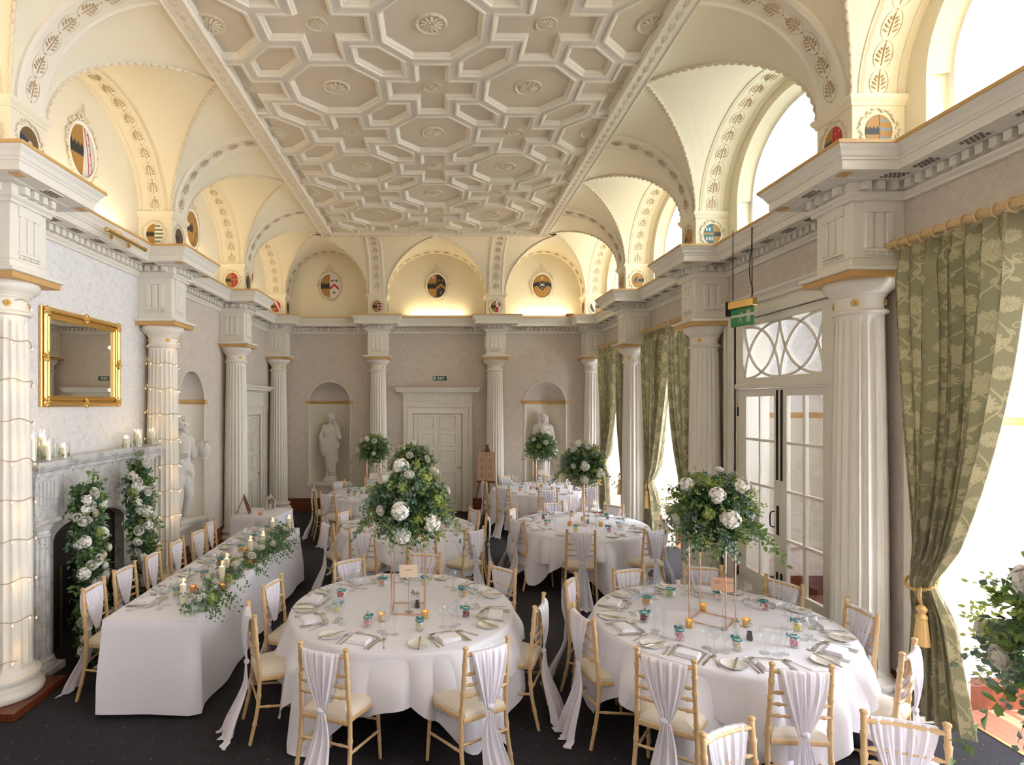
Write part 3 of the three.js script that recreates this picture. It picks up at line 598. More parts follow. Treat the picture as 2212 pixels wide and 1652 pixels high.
// ---------------------------------------------------------------- painted shields
const CELL = 128, ATLAS = 640;
const crestAtlas = canvasTex(ATLAS, 512, (g) => {
  const GOLD = '#a67b3c', DK = '#26282c', WH = '#d9d6cf', RED = '#b3222f', TEAL = '#3f6f74', BLUE = '#2a3450';
  const zig = (x, y, w, c = DK, t = 20) => { g.fillStyle = c; g.beginPath(); const n = 4, s = w / n / 2; g.moveTo(x, y); for (let i = 0; i < n; i++) { g.lineTo(x + (2 * i + 1) * s, y - 12); g.lineTo(x + (2 * i + 2) * s, y); } for (let i = n; i > 0; i--) { g.lineTo(x + 2 * i * s, y + t); g.lineTo(x + (2 * i - 1) * s, y + t - 12 + 14); } g.lineTo(x, y + t); g.fill(); };
  const chev = (c, y, t = 14) => { g.strokeStyle = c; g.lineWidth = t; g.beginPath(); g.moveTo(64, y + 14); g.lineTo(94, y - 8); g.lineTo(128, y + 18); g.stroke(); };
  const star = (x, y, r, c) => { g.fillStyle = c; g.beginPath(); for (let k = 0; k < 12; k++) { const q = k % 2 ? r * 0.4 : r; g.lineTo(x + q * cos(k * PI / 6), y + q * sin(k * PI / 6)); } g.fill(); };
  const half = (c) => { g.fillStyle = c; g.fillRect(64, 0, 64, 128); };
  const fleur = (x, y, c) => { g.fillStyle = c; g.beginPath(); g.ellipse(x, y, 3, 9, 0, 0, 7); g.fill(); g.beginPath(); g.ellipse(x - 6, y + 1, 3, 7, -0.6, 0, 7); g.fill(); g.beginPath(); g.ellipse(x + 6, y + 1, 3, 7, 0.6, 0, 7); g.fill(); };
  const art = [
    () => { half(WH); g.strokeStyle = RED; g.lineWidth = 4; for (const o of [0, 17]) { g.beginPath(); g.moveTo(72 + o, 0); g.lineTo(100 + o, 128); g.stroke(); } for (let y = 14; y < 128; y += 24) { g.fillStyle = RED; g.fillRect(80 + y * 0.21, y, 6, 4); } },
    () => { g.strokeStyle = DK; g.lineWidth = 5; g.beginPath(); g.moveTo(70, 128); g.lineTo(100, 70); g.lineTo(128, 100); g.stroke(); g.fillStyle = '#5d4a2c'; g.beginPath(); g.moveTo(90, 0); g.lineTo(128, 60); g.lineTo(128, 0); g.fill(); },
    () => { half(WH); chev(RED, 66, 12); fleur(80, 36, '#53646e'); fleur(108, 36, '#53646e'); fleur(92, 100, '#53646e'); },
    () => { half(DK); chev(GOLD, 66, 12); star(80, 34, 9, GOLD); star(104, 34, 9, GOLD); star(94, 102, 12, GOLD); g.fillStyle = WH; g.fillRect(36, 12, 14, 14); g.fillStyle = RED; g.fillRect(40, 16, 6, 7); },
    () => { g.fillStyle = GOLD; g.fillRect(0, 0, 128, 128); g.strokeStyle = DK; g.lineWidth = 20; g.beginPath(); g.moveTo(0, 62); g.lineTo(32, 52); g.lineTo(64, 78); g.lineTo(96, 52); g.lineTo(128, 62); g.stroke(); g.fillStyle = DK; g.fillRect(44, 40, 40, 14); star(52, 50, 5, WH); star(76, 50, 5, WH); g.strokeStyle = WH; g.lineWidth = 6; g.beginPath(); g.moveTo(48, 66); g.lineTo(64, 56); g.lineTo(80, 66); g.stroke(); star(64, 76, 6, WH); g.fillStyle = WH; g.fillRect(57, 14, 14, 15); g.fillStyle = RED; g.fillRect(61, 18, 6, 7); },
    () => { half('#e6e2d0'); g.fillStyle = '#6d7a66'; for (let y = 10; y < 128; y += 24) g.fillRect(64, y, 64, 11); },
    () => { half(RED); g.fillStyle = GOLD; g.fillRect(64, 52, 64, 14); g.fillRect(84, 66, 12, 40); star(82, 30, 7, WH); star(106, 30, 7, GOLD); g.fillStyle = '#e8d9a0'; g.fillRect(30, 54, 34, 12); },
    () => { half(RED); g.strokeStyle = WH; g.lineWidth = 20; g.beginPath(); g.moveTo(56, 0); g.lineTo(128, 128); g.stroke(); for (let k = 0; k < 5; k++) star(64 + k * 14, 14 + k * 25, 5, DK); },
    () => { half(RED); g.fillStyle = WH; for (let y = 14; y < 128; y += 30) g.fillRect(64, y, 64, 13); g.fillStyle = DK; g.fillRect(86, 10, 9, 110); for (let y = 26; y < 110; y += 30) g.fillRect(74, y, 34, 8); },
    () => { half(WH); g.fillStyle = RED; g.fillRect(64, 70, 32, 58); g.fillRect(96, 0, 32, 60); star(86, 40, 7, RED); g.strokeStyle = WH; g.lineWidth = 5; g.strokeRect(98, 70, 24, 40); },
    () => { g.fillStyle = WH; g.fillRect(0, 0, 128, 128); g.fillStyle = '#3b4147'; g.beginPath(); g.moveTo(0, 0); g.lineTo(60, 128); g.lineTo(0, 128); g.fill(); g.fillStyle = GOLD; g.fillRect(64, 0, 64, 128); zig(64, 58, 64); },
    () => { g.fillStyle = DK; g.beginPath(); g.ellipse(40, 62, 16, 9, -0.5, 0, 7); g.fill(); g.beginPath(); g.ellipse(52, 42, 7, 12, 0.5, 0, 7); g.fill(); for (const x of [28, 36, 46, 54]) g.fillRect(x, 66, 4, 26); zig(66, 58, 60); },
    () => { g.fillStyle = TEAL; g.fillRect(0, 0, 70, 128); g.fillStyle = WH; for (const [x, y] of [[18, 26], [38, 26], [18, 84], [38, 84], [56, 84]]) g.fillRect(x, y, 10, 20); g.fillStyle = GOLD; g.fillRect(0, 56, 70, 14); zig(72, 58, 56); },
    () => { g.fillStyle = '#7d8a95'; for (let y = 20; y < 110; y += 34) g.fillRect(66, y, 62, 10); g.fillStyle = DK; g.fillRect(63, 0, 3, 128); },
    () => { half(RED); chev(GOLD, 70, 14); star(84, 34, 6, WH); star(106, 30, 6, WH); star(94, 104, 6, WH); },
    () => { g.fillStyle = '#6a5334'; g.fillRect(0, 0, 128, 128); g.strokeStyle = BLUE; g.lineWidth = 26; g.beginPath(); g.moveTo(0, 50); g.lineTo(64, 80); g.lineTo(128, 100); g.stroke(); g.fillStyle = RED; g.beginPath(); g.ellipse(64, 80, 24, 22, 0, 0, 7); g.fill(); g.fillStyle = WH; for (let k = 0; k < 4; k++) g.fillRect(52 + k * 7, 54 + abs(k - 1.5) * 4, 5, 34); },
    () => { g.fillStyle = TEAL; g.fillRect(0, 0, 128, 128); star(70, 60, 26, '#c98b2e'); },
    () => { g.fillStyle = '#5b4327'; g.fillRect(0, 0, 128, 128); zig(0, 58, 62); g.strokeStyle = '#8a2a33'; g.lineWidth = 6; g.beginPath(); g.moveTo(70, 110); g.lineTo(110, 30); g.stroke(); },
  ];
  art.forEach((f, i) => { g.save(); g.translate((i % 5) * CELL, Math.floor(i / 5) * CELL); g.beginPath(); g.rect(0, 0, 128, 128); g.clip(); g.fillStyle = GOLD; g.fillRect(0, 0, 128, 128); if (![4, 10, 11, 12, 15, 16, 17].includes(i)) { } f(); if (![4, 10, 11, 12, 15, 16, 17].includes(i)) { zig(0, 58, 62); } g.restore(); });
});
const M_shield = new THREE.MeshStandardMaterial({ map: crestAtlas, roughness: 0.5 });
function shieldGeo(i, rx, ry) {
  const g = new THREE.CircleGeometry(1, 36), p = g.attributes.position, uv = g.attributes.uv, cx = (i % 5) * CELL, cy = Math.floor(i / 5) * CELL;
  for (let k = 0; k < p.count; k++) { const u = uv.getX(k) * 0.98 + 0.01, v = uv.getY(k) * 0.98 + 0.01; uv.setXY(k, (cx + u * CELL) / ATLAS, 1 - (cy + (1 - v) * CELL) / 512); p.setZ(k, 0.08 * (1 - p.getX(k) ** 2 - p.getY(k) ** 2)); }
  g.scale(rx, ry, min(rx, ry)); g.computeVertexNormals();
  return g;
}
function wreathGeo(rx, ry, n, s, sd) {
  reseed(sd); const l = [];
  for (let k = 0; k < n; k++) { const a = k / n * 2 * PI, q = 1 + rr(-0.06, 0.1), g = ellipsoid(0, 0, 0, s * rr(0.5, 0.8), s * rr(1.1, 1.6), s * 0.5, 5, 4); g.rotateZ(a + rr(-0.9, 0.9)); g.translate(cos(a) * rx * q, sin(a) * ry * q, s * 0.4); l.push(g); }
  return join(l);
}
const wreathBig = wreathGeo(0.262, 0.322, 54, 0.02, 5), wreathSmall = wreathGeo(0.145, 0.165, 40, 0.013, 9);
const ringBig = (() => { const g = new THREE.TorusGeometry(1, 0.07, 8, 48); g.scale(0.232, 0.288, 0.22); return g; })();
const ribbonGeo = join([tube(spline([new THREE.Vector3(-0.012, 0.3, 0.012), new THREE.Vector3(-0.016, 0.42, 0.015), new THREE.Vector3(0, 0.5, 0.016), new THREE.Vector3(0.016, 0.42, 0.015), new THREE.Vector3(0.012, 0.3, 0.012)], 20), 0.007, 5), ...[-1, 1].map((s) => tube(spline([new THREE.Vector3(0, 0.33, 0.012), new THREE.Vector3(s * 0.06, 0.38, 0.02), new THREE.Vector3(s * 0.09, 0.34, 0.016), new THREE.Vector3(s * 0.05, 0.31, 0.012)], 12), 0.009, 5))]);
function crest(i, x, y, d, turn, label) {
  const t = thing('wall_crest', label, 'crest', [x, y, d], turn, 'painted oval shields in the lunettes');
  mesh('shield', shieldGeo(i, 0.21, 0.262), M_shield, t); mesh('oval_frame', ringBig, M.cream, t); stuff(mesh('wreath', wreathBig, M.ornamentPale, t)); mesh('ribbon', ribbonGeo, M.ornamentPale, t);
}
crest(0, XL + 0.012, 5.14, bayMid(3), PI / 2, 'oval shield with black zigzag and red ladder stripe above the gilt mirror');
crest(1, XL + 0.012, 5.14, bayMid(4), PI / 2, 'brown and gold oval shield above the jug-bearer niche');
crest(6, XL + 0.012, 5.14, bayMid(5), PI / 2, 'oval shield with a red half above the side door');
crest(2, backMid[0], 5.14, DB - 0.012, 0, 'oval shield with red chevron and fleurs-de-lis above the draped statue');
crest(3, backMid[1], 5.14, DB - 0.012, 0, 'oval shield with gold stars on black above the exit door');
crest(4, backMid[2], 5.14, DB - 0.012, 0, 'gold oval shield with black wavy band above the crossed-arm statue');
const pierCap = [[0, 4.80], [0.008, 4.80], [0.012, 4.82], [0.03, 4.845], [0.036, 4.86], [0.036, 4.88], [0, 4.882]];
function pier(x, d, faces, label) {   // faces: [[turn, shield index], ...]
  const t = thing('crested_pier', label, 'pier', [x, YC, d], 0, 'cream piers with oval shields on the cornice');
  const b = mesh('pier_block', rbox(-B, B, 0, YS - YC, -B, B, 0.006), M.plaster, t);
  mesh('pier_cap', sweep([[-B, -B], [B, -B], [B, B], [-B, B]], pierCap.map(([o, y]) => [o, y - YC]), true, -1), M.plaster, t);
  for (const [a, i] of faces) {
    const s = mesh('shield', shieldGeo(i, 0.108, 0.128), M_shield, t); s.rotation.y = a; s.position.set(sin(a) * (B + 0.004), 0.215, cos(a) * (B + 0.004));
    stuff(mesh('wreath', wreathSmall, M.ornamentPale, s));
  }
}
pier(XL + B, colD[1], [[0, 16], [PI / 2, 15]], 'cream pier with a red badge oval and a teal oval');
pier(XL + B, colD[2], [[0, 5], [PI / 2, 17]], 'cream pier whose oval is striped green and white');
pier(XL + B, colD[3], [[0, 6], [PI / 2, 17]], 'cream pier whose oval is half red with a gold bar');
pier(XL + B, colD[4], [[0, 7], [PI / 2, 17]], 'corner pier whose oval has a white diagonal on red');
pier(backX[1], DB - B, [[0, 8], [PI / 2, 17], [-PI / 2, 17]], 'cream pier whose oval is barred red and white under a black cross');
pier(backX[2], DB - B, [[0, 9], [PI / 2, 17], [-PI / 2, 17]], 'cream pier whose oval is quartered crimson and white');
pier(XR - B, colD[4], [[0, 10], [-PI / 2, 17]], 'corner pier whose oval is slate, white and gold');
pier(XR - B, colD[3], [[0, 11], [-PI / 2, 1]], 'cream pier whose gold oval shows a black horse');
pier(XR - B, colD[2], [[0, 12], [-PI / 2, 1]], 'cream pier whose oval is teal with white marks');
pier(XR - B, colD[1], [[0, 13], [-PI / 2, 14]], 'cream pier with a grey-barred gold oval and a red oval with gold chevron');

// ---------------------------------------------------------------- lamps hidden on the cornice
function coveLamp(x, d, along, len, power, label) {
  const t = thing('cove_lamp', label, 'lamp', [x, YC, d], along === 'd' ? PI / 2 : 0, 'tube lamps lying on the cornice');
  mesh('batten', rbox(-len / 2, len / 2, 0.002, 0.02, -0.02, 0.02, 0.004), M.white, t);
  const g = new THREE.CylinderGeometry(0.011, 0.011, len - 0.04, 10); g.rotateZ(PI / 2); g.translate(0, 0.031, 0);
  mesh('tube', g, M.tubeLamp, t, 'glowing warm tube');
  const l = new THREE.RectAreaLight(C(...COVE_TINT), COVE_POWER * power, len - 0.04, 0.05);
  l.position.set(0, 0.05, 0); l.rotation.x = PI / 2; t.add(l);
}
for (const [k, p] of [[2, 1], [3, 1], [4, 1], [5, 0.9]]) coveLamp(XL + 0.11, bayMid(k), 'd', 1.5, p, ['', '', 'warm tube lamp on the cornice beside the fairy-lit column', 'warm tube lamp on the cornice above the gilt mirror', 'warm tube lamp on the cornice above the jug-bearer niche', 'warm tube lamp on the cornice above the side door'][k]);
for (const [k, p] of [[2, 0.8], [4, 0.6], [5, 0.8]]) coveLamp(XR - 0.11, bayMid(k), 'd', 1.5, p, ['', '', 'warm tube lamp on the cornice above the large tied-back curtain', '', 'warm tube lamp on the cornice above the curtained window by the glazed doors', 'warm tube lamp on the cornice above the curtained window in the corner'][k]);
coveLamp(backMid[1], DB - 0.11, 'x', 1.3, 1.1, 'warm tube lamp on the cornice above the exit door');
coveLamp(backMid[2], DB - 0.11, 'x', 1.3, 1.2, 'warm tube lamp on the cornice above the crossed-arm statue');
const junction = mesh('junction_box', rbox(backX[3] - 0.62, backX[3] - 0.42, YC, YC + 0.07, DB - 0.34, DB - 0.27, 0.005), M.darkWood); tag(junction, 'small brown box lying on the cornice beside the corner pier', 'box');

// ---------------------------------------------------------------- windows
for (let k = 2; k < 6; k++) {
  const w = structure('window_' + (k - 1), 'arched light above the cornice'), c = bayMid(k), o = arch(c, 0.965, YC + 0.015, 4.93, 0.845, 28), i = arch(c, 0.90, YC + 0.07, 4.93, 0.78, 28);
  mesh('window_frame', slab(o, [i], XR + 0.16, XR + 0.24, 'x'), M.white, w); mesh('pane', slab(i, [], XR + 0.19, XR + 0.194, 'x'), M.dimPane, w);
  mesh('window_reveal', grid(28, 1, (u, v) => { const f = u * PI; return V(lerp(XR + 0.005, XR + 0.17, v), 4.93 + lerp(0.84, 0.80, v) * sin(f), c + lerp(0.96, 0.92, v) * cos(f)); }), M.plaster, w);
}
for (const [n, k] of [[5, 2], [6, 4], [7, 5]]) {
  const w = structure('window_' + n, 'tall window opening to an alcove'), c = bayMid(k);
  const a = openHalf, b = openHalf + 0.11;
  mesh('architrave', slab([[c - b, 0], [c - a, 0], [c - a, openTop], [c + a, openTop], [c + a, 0], [c + b, 0], [c + b, openTop + 0.12], [c - b, openTop + 0.12]], [], XR - 0.03, XR, 'x', 0.006), M.cream, w);
  mesh('architrave_bead', slab([[c - a - 0.03, 0], [c - a, 0], [c - a, openTop], [c + a, openTop], [c + a, 0], [c + a + 0.03, 0], [c + a + 0.03, openTop + 0.03], [c - a - 0.03, openTop + 0.03]], [], XR - 0.045, XR, 'x', 0.005), M.cream, w);
  const O = rect(c - 1.05, c + 0.95, 0.35, 3.45), panes = [];
  for (const [p, q] of [[0, 0.5], [0.5, 1]]) for (let r = 0; r < 4; r++) panes.push(rect(lerp(c - 1.0, c + 0.9, p) + 0.02, lerp(c - 1.0, c + 0.9, q) - 0.02, lerp(0.42, 3.38, r / 4) + 0.02, lerp(0.42, 3.38, (r + 1) / 4) - 0.02));
  mesh('sash_bars', slab(O, panes, XOUT + 0.05, XOUT + 0.09, 'x'), M.white, w);
  for (const p of panes) mesh('pane', slab(p, [], XOUT + 0.068, XOUT + 0.072, 'x'), M.pane, w);
}

// ---------------------------------------------------------------- doors
function panelledDoor(n, label, x, d, turn) {
  const w = structure('door_' + n, label); w.position.set(x, 0, -d); w.rotation.y = turn;
  const F = (o, h, z0, z1, bev = 0.004) => slab(o, h, -z1, -z0, 'd', bev);
  const ring = (hw, top, t) => [[-hw - t, 0], [-hw, 0], [-hw, top], [hw, top], [hw, 0], [hw + t, 0], [hw + t, top + t], [-hw - t, top + t]];
  mesh('architrave', F(ring(0.56, 2.225, 0.235), [], 0, 0.04), M.cream, w); mesh('architrave_step', F(ring(0.56, 2.225, 0.13), [], 0, 0.058), M.cream, w); mesh('architrave_bead', F(ring(0.72, 2.385, 0.045), [], 0, 0.075), M.cream, w);
  mesh('frieze', box(-0.78, 0.78, 2.45, 2.70, -0.05, 0), M.cream, w);
  for (let k = 0; k < 10; k++) mesh('frieze_flute', rbox(-0.68 + k * 0.145, -0.68 + k * 0.145 + 0.055, 2.50, 2.645, -0.066, -0.04, 0.006), M.cream, w);
  const hood = [[0, 2.66], [0.02, 2.66], [0.02, 2.675], [0.05, 2.70], [0.05, 2.715], [0.13, 2.72], [0.13, 2.755], [0.15, 2.77], [0.165, 2.80], [0.165, 2.815], [0, 2.82]];
  mesh('door_hood', sweep([[-0.80, 0.05], [-0.80, -0.05], [0.80, -0.05], [0.80, 0.05]], hood, false, -1), M.cream, w);
  const dent = []; for (let k = 0; k < 36; k++) dent.push(box(-0.79 + k * 0.0445, -0.79 + k * 0.0445 + 0.022, 2.682, 2.704, -0.085, -0.05)); stuff(mesh('hood_dentils', join(dent), M.cream, w));
  const leaf = mesh('door_leaf', F(rect(-0.55, 0.55, 0.012, 2.215), [], 0.004, 0.03), M.cream, w);
  for (const [y0, y1] of [[0.196, 0.905], [1.11, 1.412], [1.494, 1.786], [1.877, 2.18]]) for (const [a, b] of [[-0.436, -0.05], [0.05, 0.436]]) {
    mesh('panel_moulding', F(rect(a, b, y0, y1), [rect(a + 0.03, b - 0.03, y0 + 0.03, y1 - 0.03)], 0.028, 0.052, 0.009), M.cream, leaf); mesh('panel', F(rect(a + 0.05, b - 0.05, y0 + 0.05, y1 - 0.05), [], 0.02, 0.034, 0.004), M.cream, leaf);
  }
  const k = lathe([[0, 0.06], [0.02, 0.058], [0.028, 0.045], [0.02, 0.03], [0.01, 0.02], [0.01, 0.006], [0.03, 0.004], [0.03, 0]], 14); k.rotateX(PI / 2); k.translate(0.47, 1.0, 0.03); mesh('knob', k, M.brass, leaf, 'brass door knob');
  const e = new THREE.CylinderGeometry(0.014, 0.014, 0.01, 10); e.rotateX(PI / 2); e.translate(0.52, 1.0, 0.034); mesh('keyhole', e, M.iron, leaf);
}
panelledDoor(1, 'white panelled door with a hooded surround under the exit sign', -0.006, DB, 0);
panelledDoor(2, 'white panelled side door with a hooded surround', XL, 11.53, PI / 2);
{
  const w = structure('door_3', 'white glazed double doors with interlaced fanlight'); w.position.set(XR, 0, -6.2); w.rotation.y = -PI / 2;
  const F = (o, h, z0, z1, bev = 0) => slab(o, h, -z1, -z0, 'd', bev);
  const ring = (hw, top, t) => [[-hw - t, 0], [-hw, 0], [-hw, top], [hw, top], [hw, 0], [hw + t, 0], [hw + t, top + t], [-hw - t, top + t]];
  mesh('door_surround', F(ring(0.88, 3.45, 0.19), [], -0.02, 0.03, 0.005), M.cream, w); mesh('surround_step', F(ring(0.88, 3.45, 0.12), [], 0, 0.05, 0.006), M.cream, w); mesh('surround_bead', F(ring(1.03, 3.60, 0.045), [], 0, 0.065, 0.006), M.cream, w);
  const hood = [[0, 3.62], [0.03, 3.62], [0.05, 3.65], [0.09, 3.68], [0.09, 3.70], [0, 3.71]]; mesh('surround_hood', sweep([[-1.08, 0.03], [-1.08, -0.03], [1.08, -0.03], [1.08, 0.03]], hood, false, -1), M.cream, w);
  mesh('door_lining', F([[-0.98, 0], [-0.86, 0], [-0.86, 3.44], [0.86, 3.44], [0.86, 0], [0.98, 0], [0.98, 3.48], [-0.98, 3.48]], [], -0.4, 0.0), M.cream, w);
  const T0 = 2.75, T1 = 3.36, TW = 0.71;
  mesh('transom_frame', F(rect(-0.87, 0.87, 2.66, 3.45), [rect(-TW, TW, T0, T1)], -0.08, 0.01, 0.004), M.cream, w); mesh('transom_bar', rbox(-0.87, 0.87, 2.63, 2.69, -0.03, 0.05, 0.01), M.cream, w);
  const tr = [];
  for (const c of [-TW / 2, TW / 2]) for (const s of [-1, 1]) for (const bul of [-1, 1]) {
    const ax = c - TW / 2, ay = s > 0 ? T0 : T1, bx = c + TW / 2, by = s > 0 ? T1 : T0, nx = -(by - ay), ny = bx - ax, L = Math.hypot(nx, ny), pts = [];
    for (let i = 0; i <= 18; i++) { const t = i / 18, k = bul * 0.205 * 4 * t * (1 - t); pts.push(new THREE.Vector3(min(c + TW / 2, max(c - TW / 2, lerp(ax, bx, t) + nx / L * k)), min(T1, max(T0, lerp(ay, by, t) + ny / L * k)), -0.02)); }
    tr.push(tube(pts, 0.016, 6));
  }
  mesh('transom_tracery', join(tr), M.cream, w, 'interlaced curved glazing bars');
  mesh('pane', F(rect(-TW, TW, T0, T1), [], -0.045, -0.041), M.pane, w);
  for (const s of [-1, 1]) {
    const X = (a, b) => s > 0 ? [a, b] : [-b, -a], holes = [], [x0, x1] = X(0.005, 0.86);
    for (const [a, b] of [[0.115, 0.385], [0.415, 0.69]]) for (let r = 0; r < 4; r++) { const [p, q] = X(a, b); holes.push(rect(p, q, lerp(0.48, 2.55, r / 4) + 0.014, lerp(0.48, 2.55, (r + 1) / 4) - 0.014)); }
    const leaf = mesh('door_leaf', F(rect(x0, x1, 0.01, 2.625), holes, -0.06, -0.015, 0.004), M.cream, w);
    for (const h of holes) mesh('pane', F(h, [], -0.04, -0.036), M.pane, leaf);
    const [bx0, bx1] = X(0.03, 0.05); mesh('bolt', rbox(bx0, bx1, 1.62, 2.6, -0.002, 0.014, 0.003).translate(0, 0, 0), M.iron, leaf, 'long dark bolt'); mesh('bolt', rbox(bx0, bx1, 0.3, 0.62, -0.002, 0.014, 0.003), M.iron, leaf, 'dark floor bolt');
    for (const y of [0.35, 1.25, 2.3]) { const [hx0, hx1] = X(0.85, 0.866); mesh('hinge', rbox(hx0, hx1, y, y + 0.11, 0.0, 0.02, 0.003), M.iron, leaf); }
  }
  mesh('lock_plate', rbox(-0.065, -0.015, 1.02, 1.34, 0.012, 0.02, 0.003), M.iron, w, 'dark lock plate'); mesh('handle', tube(spline([new THREE.Vector3(-0.04, 1.28, 0.02), new THREE.Vector3(-0.04, 1.27, 0.06), new THREE.Vector3(-0.04, 1.2, 0.07), new THREE.Vector3(-0.04, 1.12, 0.06), new THREE.Vector3(-0.04, 1.11, 0.02)], 14), 0.008, 6), M.iron, w, 'dark pull handle');
}

// ---------------------------------------------------------------- signs
const exitTex = canvasTex(256, 86, (g) => {
  g.fillStyle = '#e9efe6'; g.fillRect(0, 0, 256, 86); g.fillStyle = '#0f4a34'; g.fillRect(4, 4, 248, 78);
  g.fillStyle = '#eef4ea'; g.font = 'bold 62px sans-serif'; g.fillText('EXIT', 84, 65);
  g.fillRect(16, 14, 40, 58); g.fillStyle = '#0f4a34'; g.beginPath(); g.arc(38, 24, 6, 0, 7); g.fill(); g.lineWidth = 6; g.strokeStyle = '#0f4a34'; g.beginPath(); g.moveTo(37, 30); g.lineTo(33, 48); g.lineTo(44, 56); g.lineTo(42, 70); g.moveTo(33, 48); g.lineTo(24, 66); g.moveTo(24, 40); g.lineTo(36, 34); g.lineTo(48, 42); g.stroke();
});
{
  const t = thing('exit_sign', 'small green EXIT sign on the end wall above the door', 'sign', [0.04, 3.03, DB - 0.008]);
  mesh('sign_board', rbox(-0.166, 0.166, -0.056, 0.056, -0.006, 0.006, 0.003), std(0.02, 0.1, 0.06, 0.5), t);
  const g = new THREE.PlaneGeometry(0.328, 0.11); g.translate(0, 0, 0.0066); mesh('lettering', g, new THREE.MeshStandardMaterial({ map: exitTex, roughness: 0.5 }), t, 'white EXIT lettering and running figure');
}
{
  const d = 6.27, x = 3.33, y0 = 3.30;
  const t = thing('hanging_exit_sign', 'green glass exit sign in a brass box hung on chains from the cornice', 'sign', [x, y0, d], -PI / 2 + 0.3);
  mesh('brass_housing', rbox(-0.17, 0.17, 0.20, 0.285, -0.035, 0.035, 0.008), M.brass, t);
  const gt = canvasTex(256, 128, (g) => { g.fillStyle = '#2c9a57'; g.fillRect(0, 0, 256, 128); g.fillStyle = '#dfe9cf'; g.fillRect(0, 44, 256, 18); g.fillStyle = 'rgba(235,245,230,0.75)'; g.fillRect(178, 20, 44, 84); g.beginPath(); g.arc(120, 36, 10, 0, 7); g.fill(); g.lineWidth = 9; g.strokeStyle = 'rgba(235,245,230,0.75)'; g.beginPath(); g.moveTo(118, 46); g.lineTo(108, 74); g.lineTo(126, 88); g.lineTo(122, 110); g.moveTo(108, 74); g.lineTo(90, 104); g.moveTo(84, 62); g.lineTo(114, 52); g.lineTo(140, 66); g.stroke(); });
  mesh('glass_panel', rbox(-0.155, 0.155, 0.0, 0.2, -0.006, 0.006, 0.003), new THREE.MeshPhysicalMaterial({ map: gt, roughness: 0.2, transmission: 0.3, thickness: 0 }), t, 'green glass panel with a running figure');
  mesh('end_cap', rbox(-0.20, -0.17, 0.13, 0.295, -0.04, 0.04, 0.004), M.black, t, 'black end cap'); mesh('indicator', ellipsoid(-0.203, 0.21, 0.02, 0.008, 0.008, 0.008, 8, 6), new THREE.MeshStandardMaterial({ color: 0x220000, emissive: C(1, 0.05, 0.02), emissiveIntensity: 1.5 }), t, 'red indicator light');
  const link = new THREE.TorusGeometry(0.011, 0.0022, 4, 10);
  for (const s of [-0.13, 0.13]) { const l = []; for (let k = 0; k < 36; k++) { const g = link.clone(); g.scale(0.7, 1.35, 1); if (k % 2) g.rotateY(PI / 2); g.translate(s, 0.295 + k * 0.0222, 0); l.push(g); } stuff(mesh('chain', join(l), M.iron, t, 'thin dark chain')); }
  mesh('flex', tube(spline([new THREE.Vector3(0.12, 0.29, 0), new THREE.Vector3(0.15, 0.34, 0.01), new THREE.Vector3(0.105, 0.55, 0.01), new THREE.Vector3(0.13, 0.8, 0.01), new THREE.Vector3(0.13, 1.08, 0)], 20), 0.005, 5), M.iron, t, 'dark flex');
}
{
  const t = thing('picture_light', 'brass tube picture light fixed to the cornice above the gilt mirror', 'lamp', [XL + 0.36, 4.225, 6.22], PI / 2);
  const g = new THREE.CylinderGeometry(0.022, 0.022, 0.78, 16); g.rotateZ(PI / 2); g.translate(0, 0, 0.06); mesh('brass_tube', g, M.brass, t);
  for (const s of [-0.39, 0.39]) mesh('end_cap', ellipsoid(s, 0, 0.06, 0.012, 0.026, 0.026), M.brass, t);
  for (const s of [-0.14, 0.2]) { mesh('bracket', tube(spline([new THREE.Vector3(s, 0.01, -0.03), new THREE.Vector3(s, 0.06, 0.0), new THREE.Vector3(s + 0.03, 0.06, 0.04), new THREE.Vector3(s + 0.05, 0.02, 0.06)], 12), 0.008, 6), M.brass, t); const r = new THREE.CylinderGeometry(0.03, 0.03, 0.012, 16); r.rotateX(PI / 2); r.translate(s, 0.0, -0.034); mesh('wall_plate', r, M.brass, t); }
}

// ---------------------------------------------------------------- gilt mirror
{
  const t = thing('gilt_mirror', 'large mirror in an ornate gilt frame hanging above the fireplace', 'mirror', [XL + 0.004, 2.42, 6.1], PI / 2), hw = 0.66, H = 0.97;
  const F = (o, h, z0, z1, bev = 0.006) => slab(o, h, -z1, -z0, 'd', bev), R = (i) => rect(-hw + i, hw - i, i, H - i);
  mesh('frame', F(R(0), [R(0.11)], 0.0, 0.03), M.gilt, t); mesh('frame_ridge', F(R(0.012), [R(0.052)], 0.028, 0.062, 0.014), M.gilt, t); mesh('frame_ridge', F(R(0.058), [R(0.08)], 0.026, 0.048, 0.008), M.gilt, t); mesh('frame_bead', F(R(0.092), [R(0.108)], 0.026, 0.04, 0.005), M.gilt, t);
  reseed(31);
  for (const [x, y] of [[-hw + 0.05, 0.05], [hw - 0.05, 0.05], [-hw + 0.05, H - 0.05], [hw - 0.05, H - 0.05], [0, 0.04], [0, H - 0.04], [-hw + 0.04, H / 2], [hw - 0.04, H / 2]]) {
    const l = []; for (let k = 0; k < 9; k++) { const g = ellipsoid(0, 0.03, 0.055, 0.012, 0.028, 0.014, 6, 5); g.rotateZ(k / 9 * 2 * PI + rr(-0.2, 0.2)); g.translate(x, y, 0); l.push(g); } l.push(ellipsoid(x, y, 0.064, 0.016, 0.016, 0.014, 8, 6)); mesh('frame_ornament', join(l), M.gilt, t, 'gilt leaf ornament');
  }
  mesh('mirror_glass', F(R(0.1), [], 0.010, 0.014, 0), M.mirror, t, 'silvered glass');
}

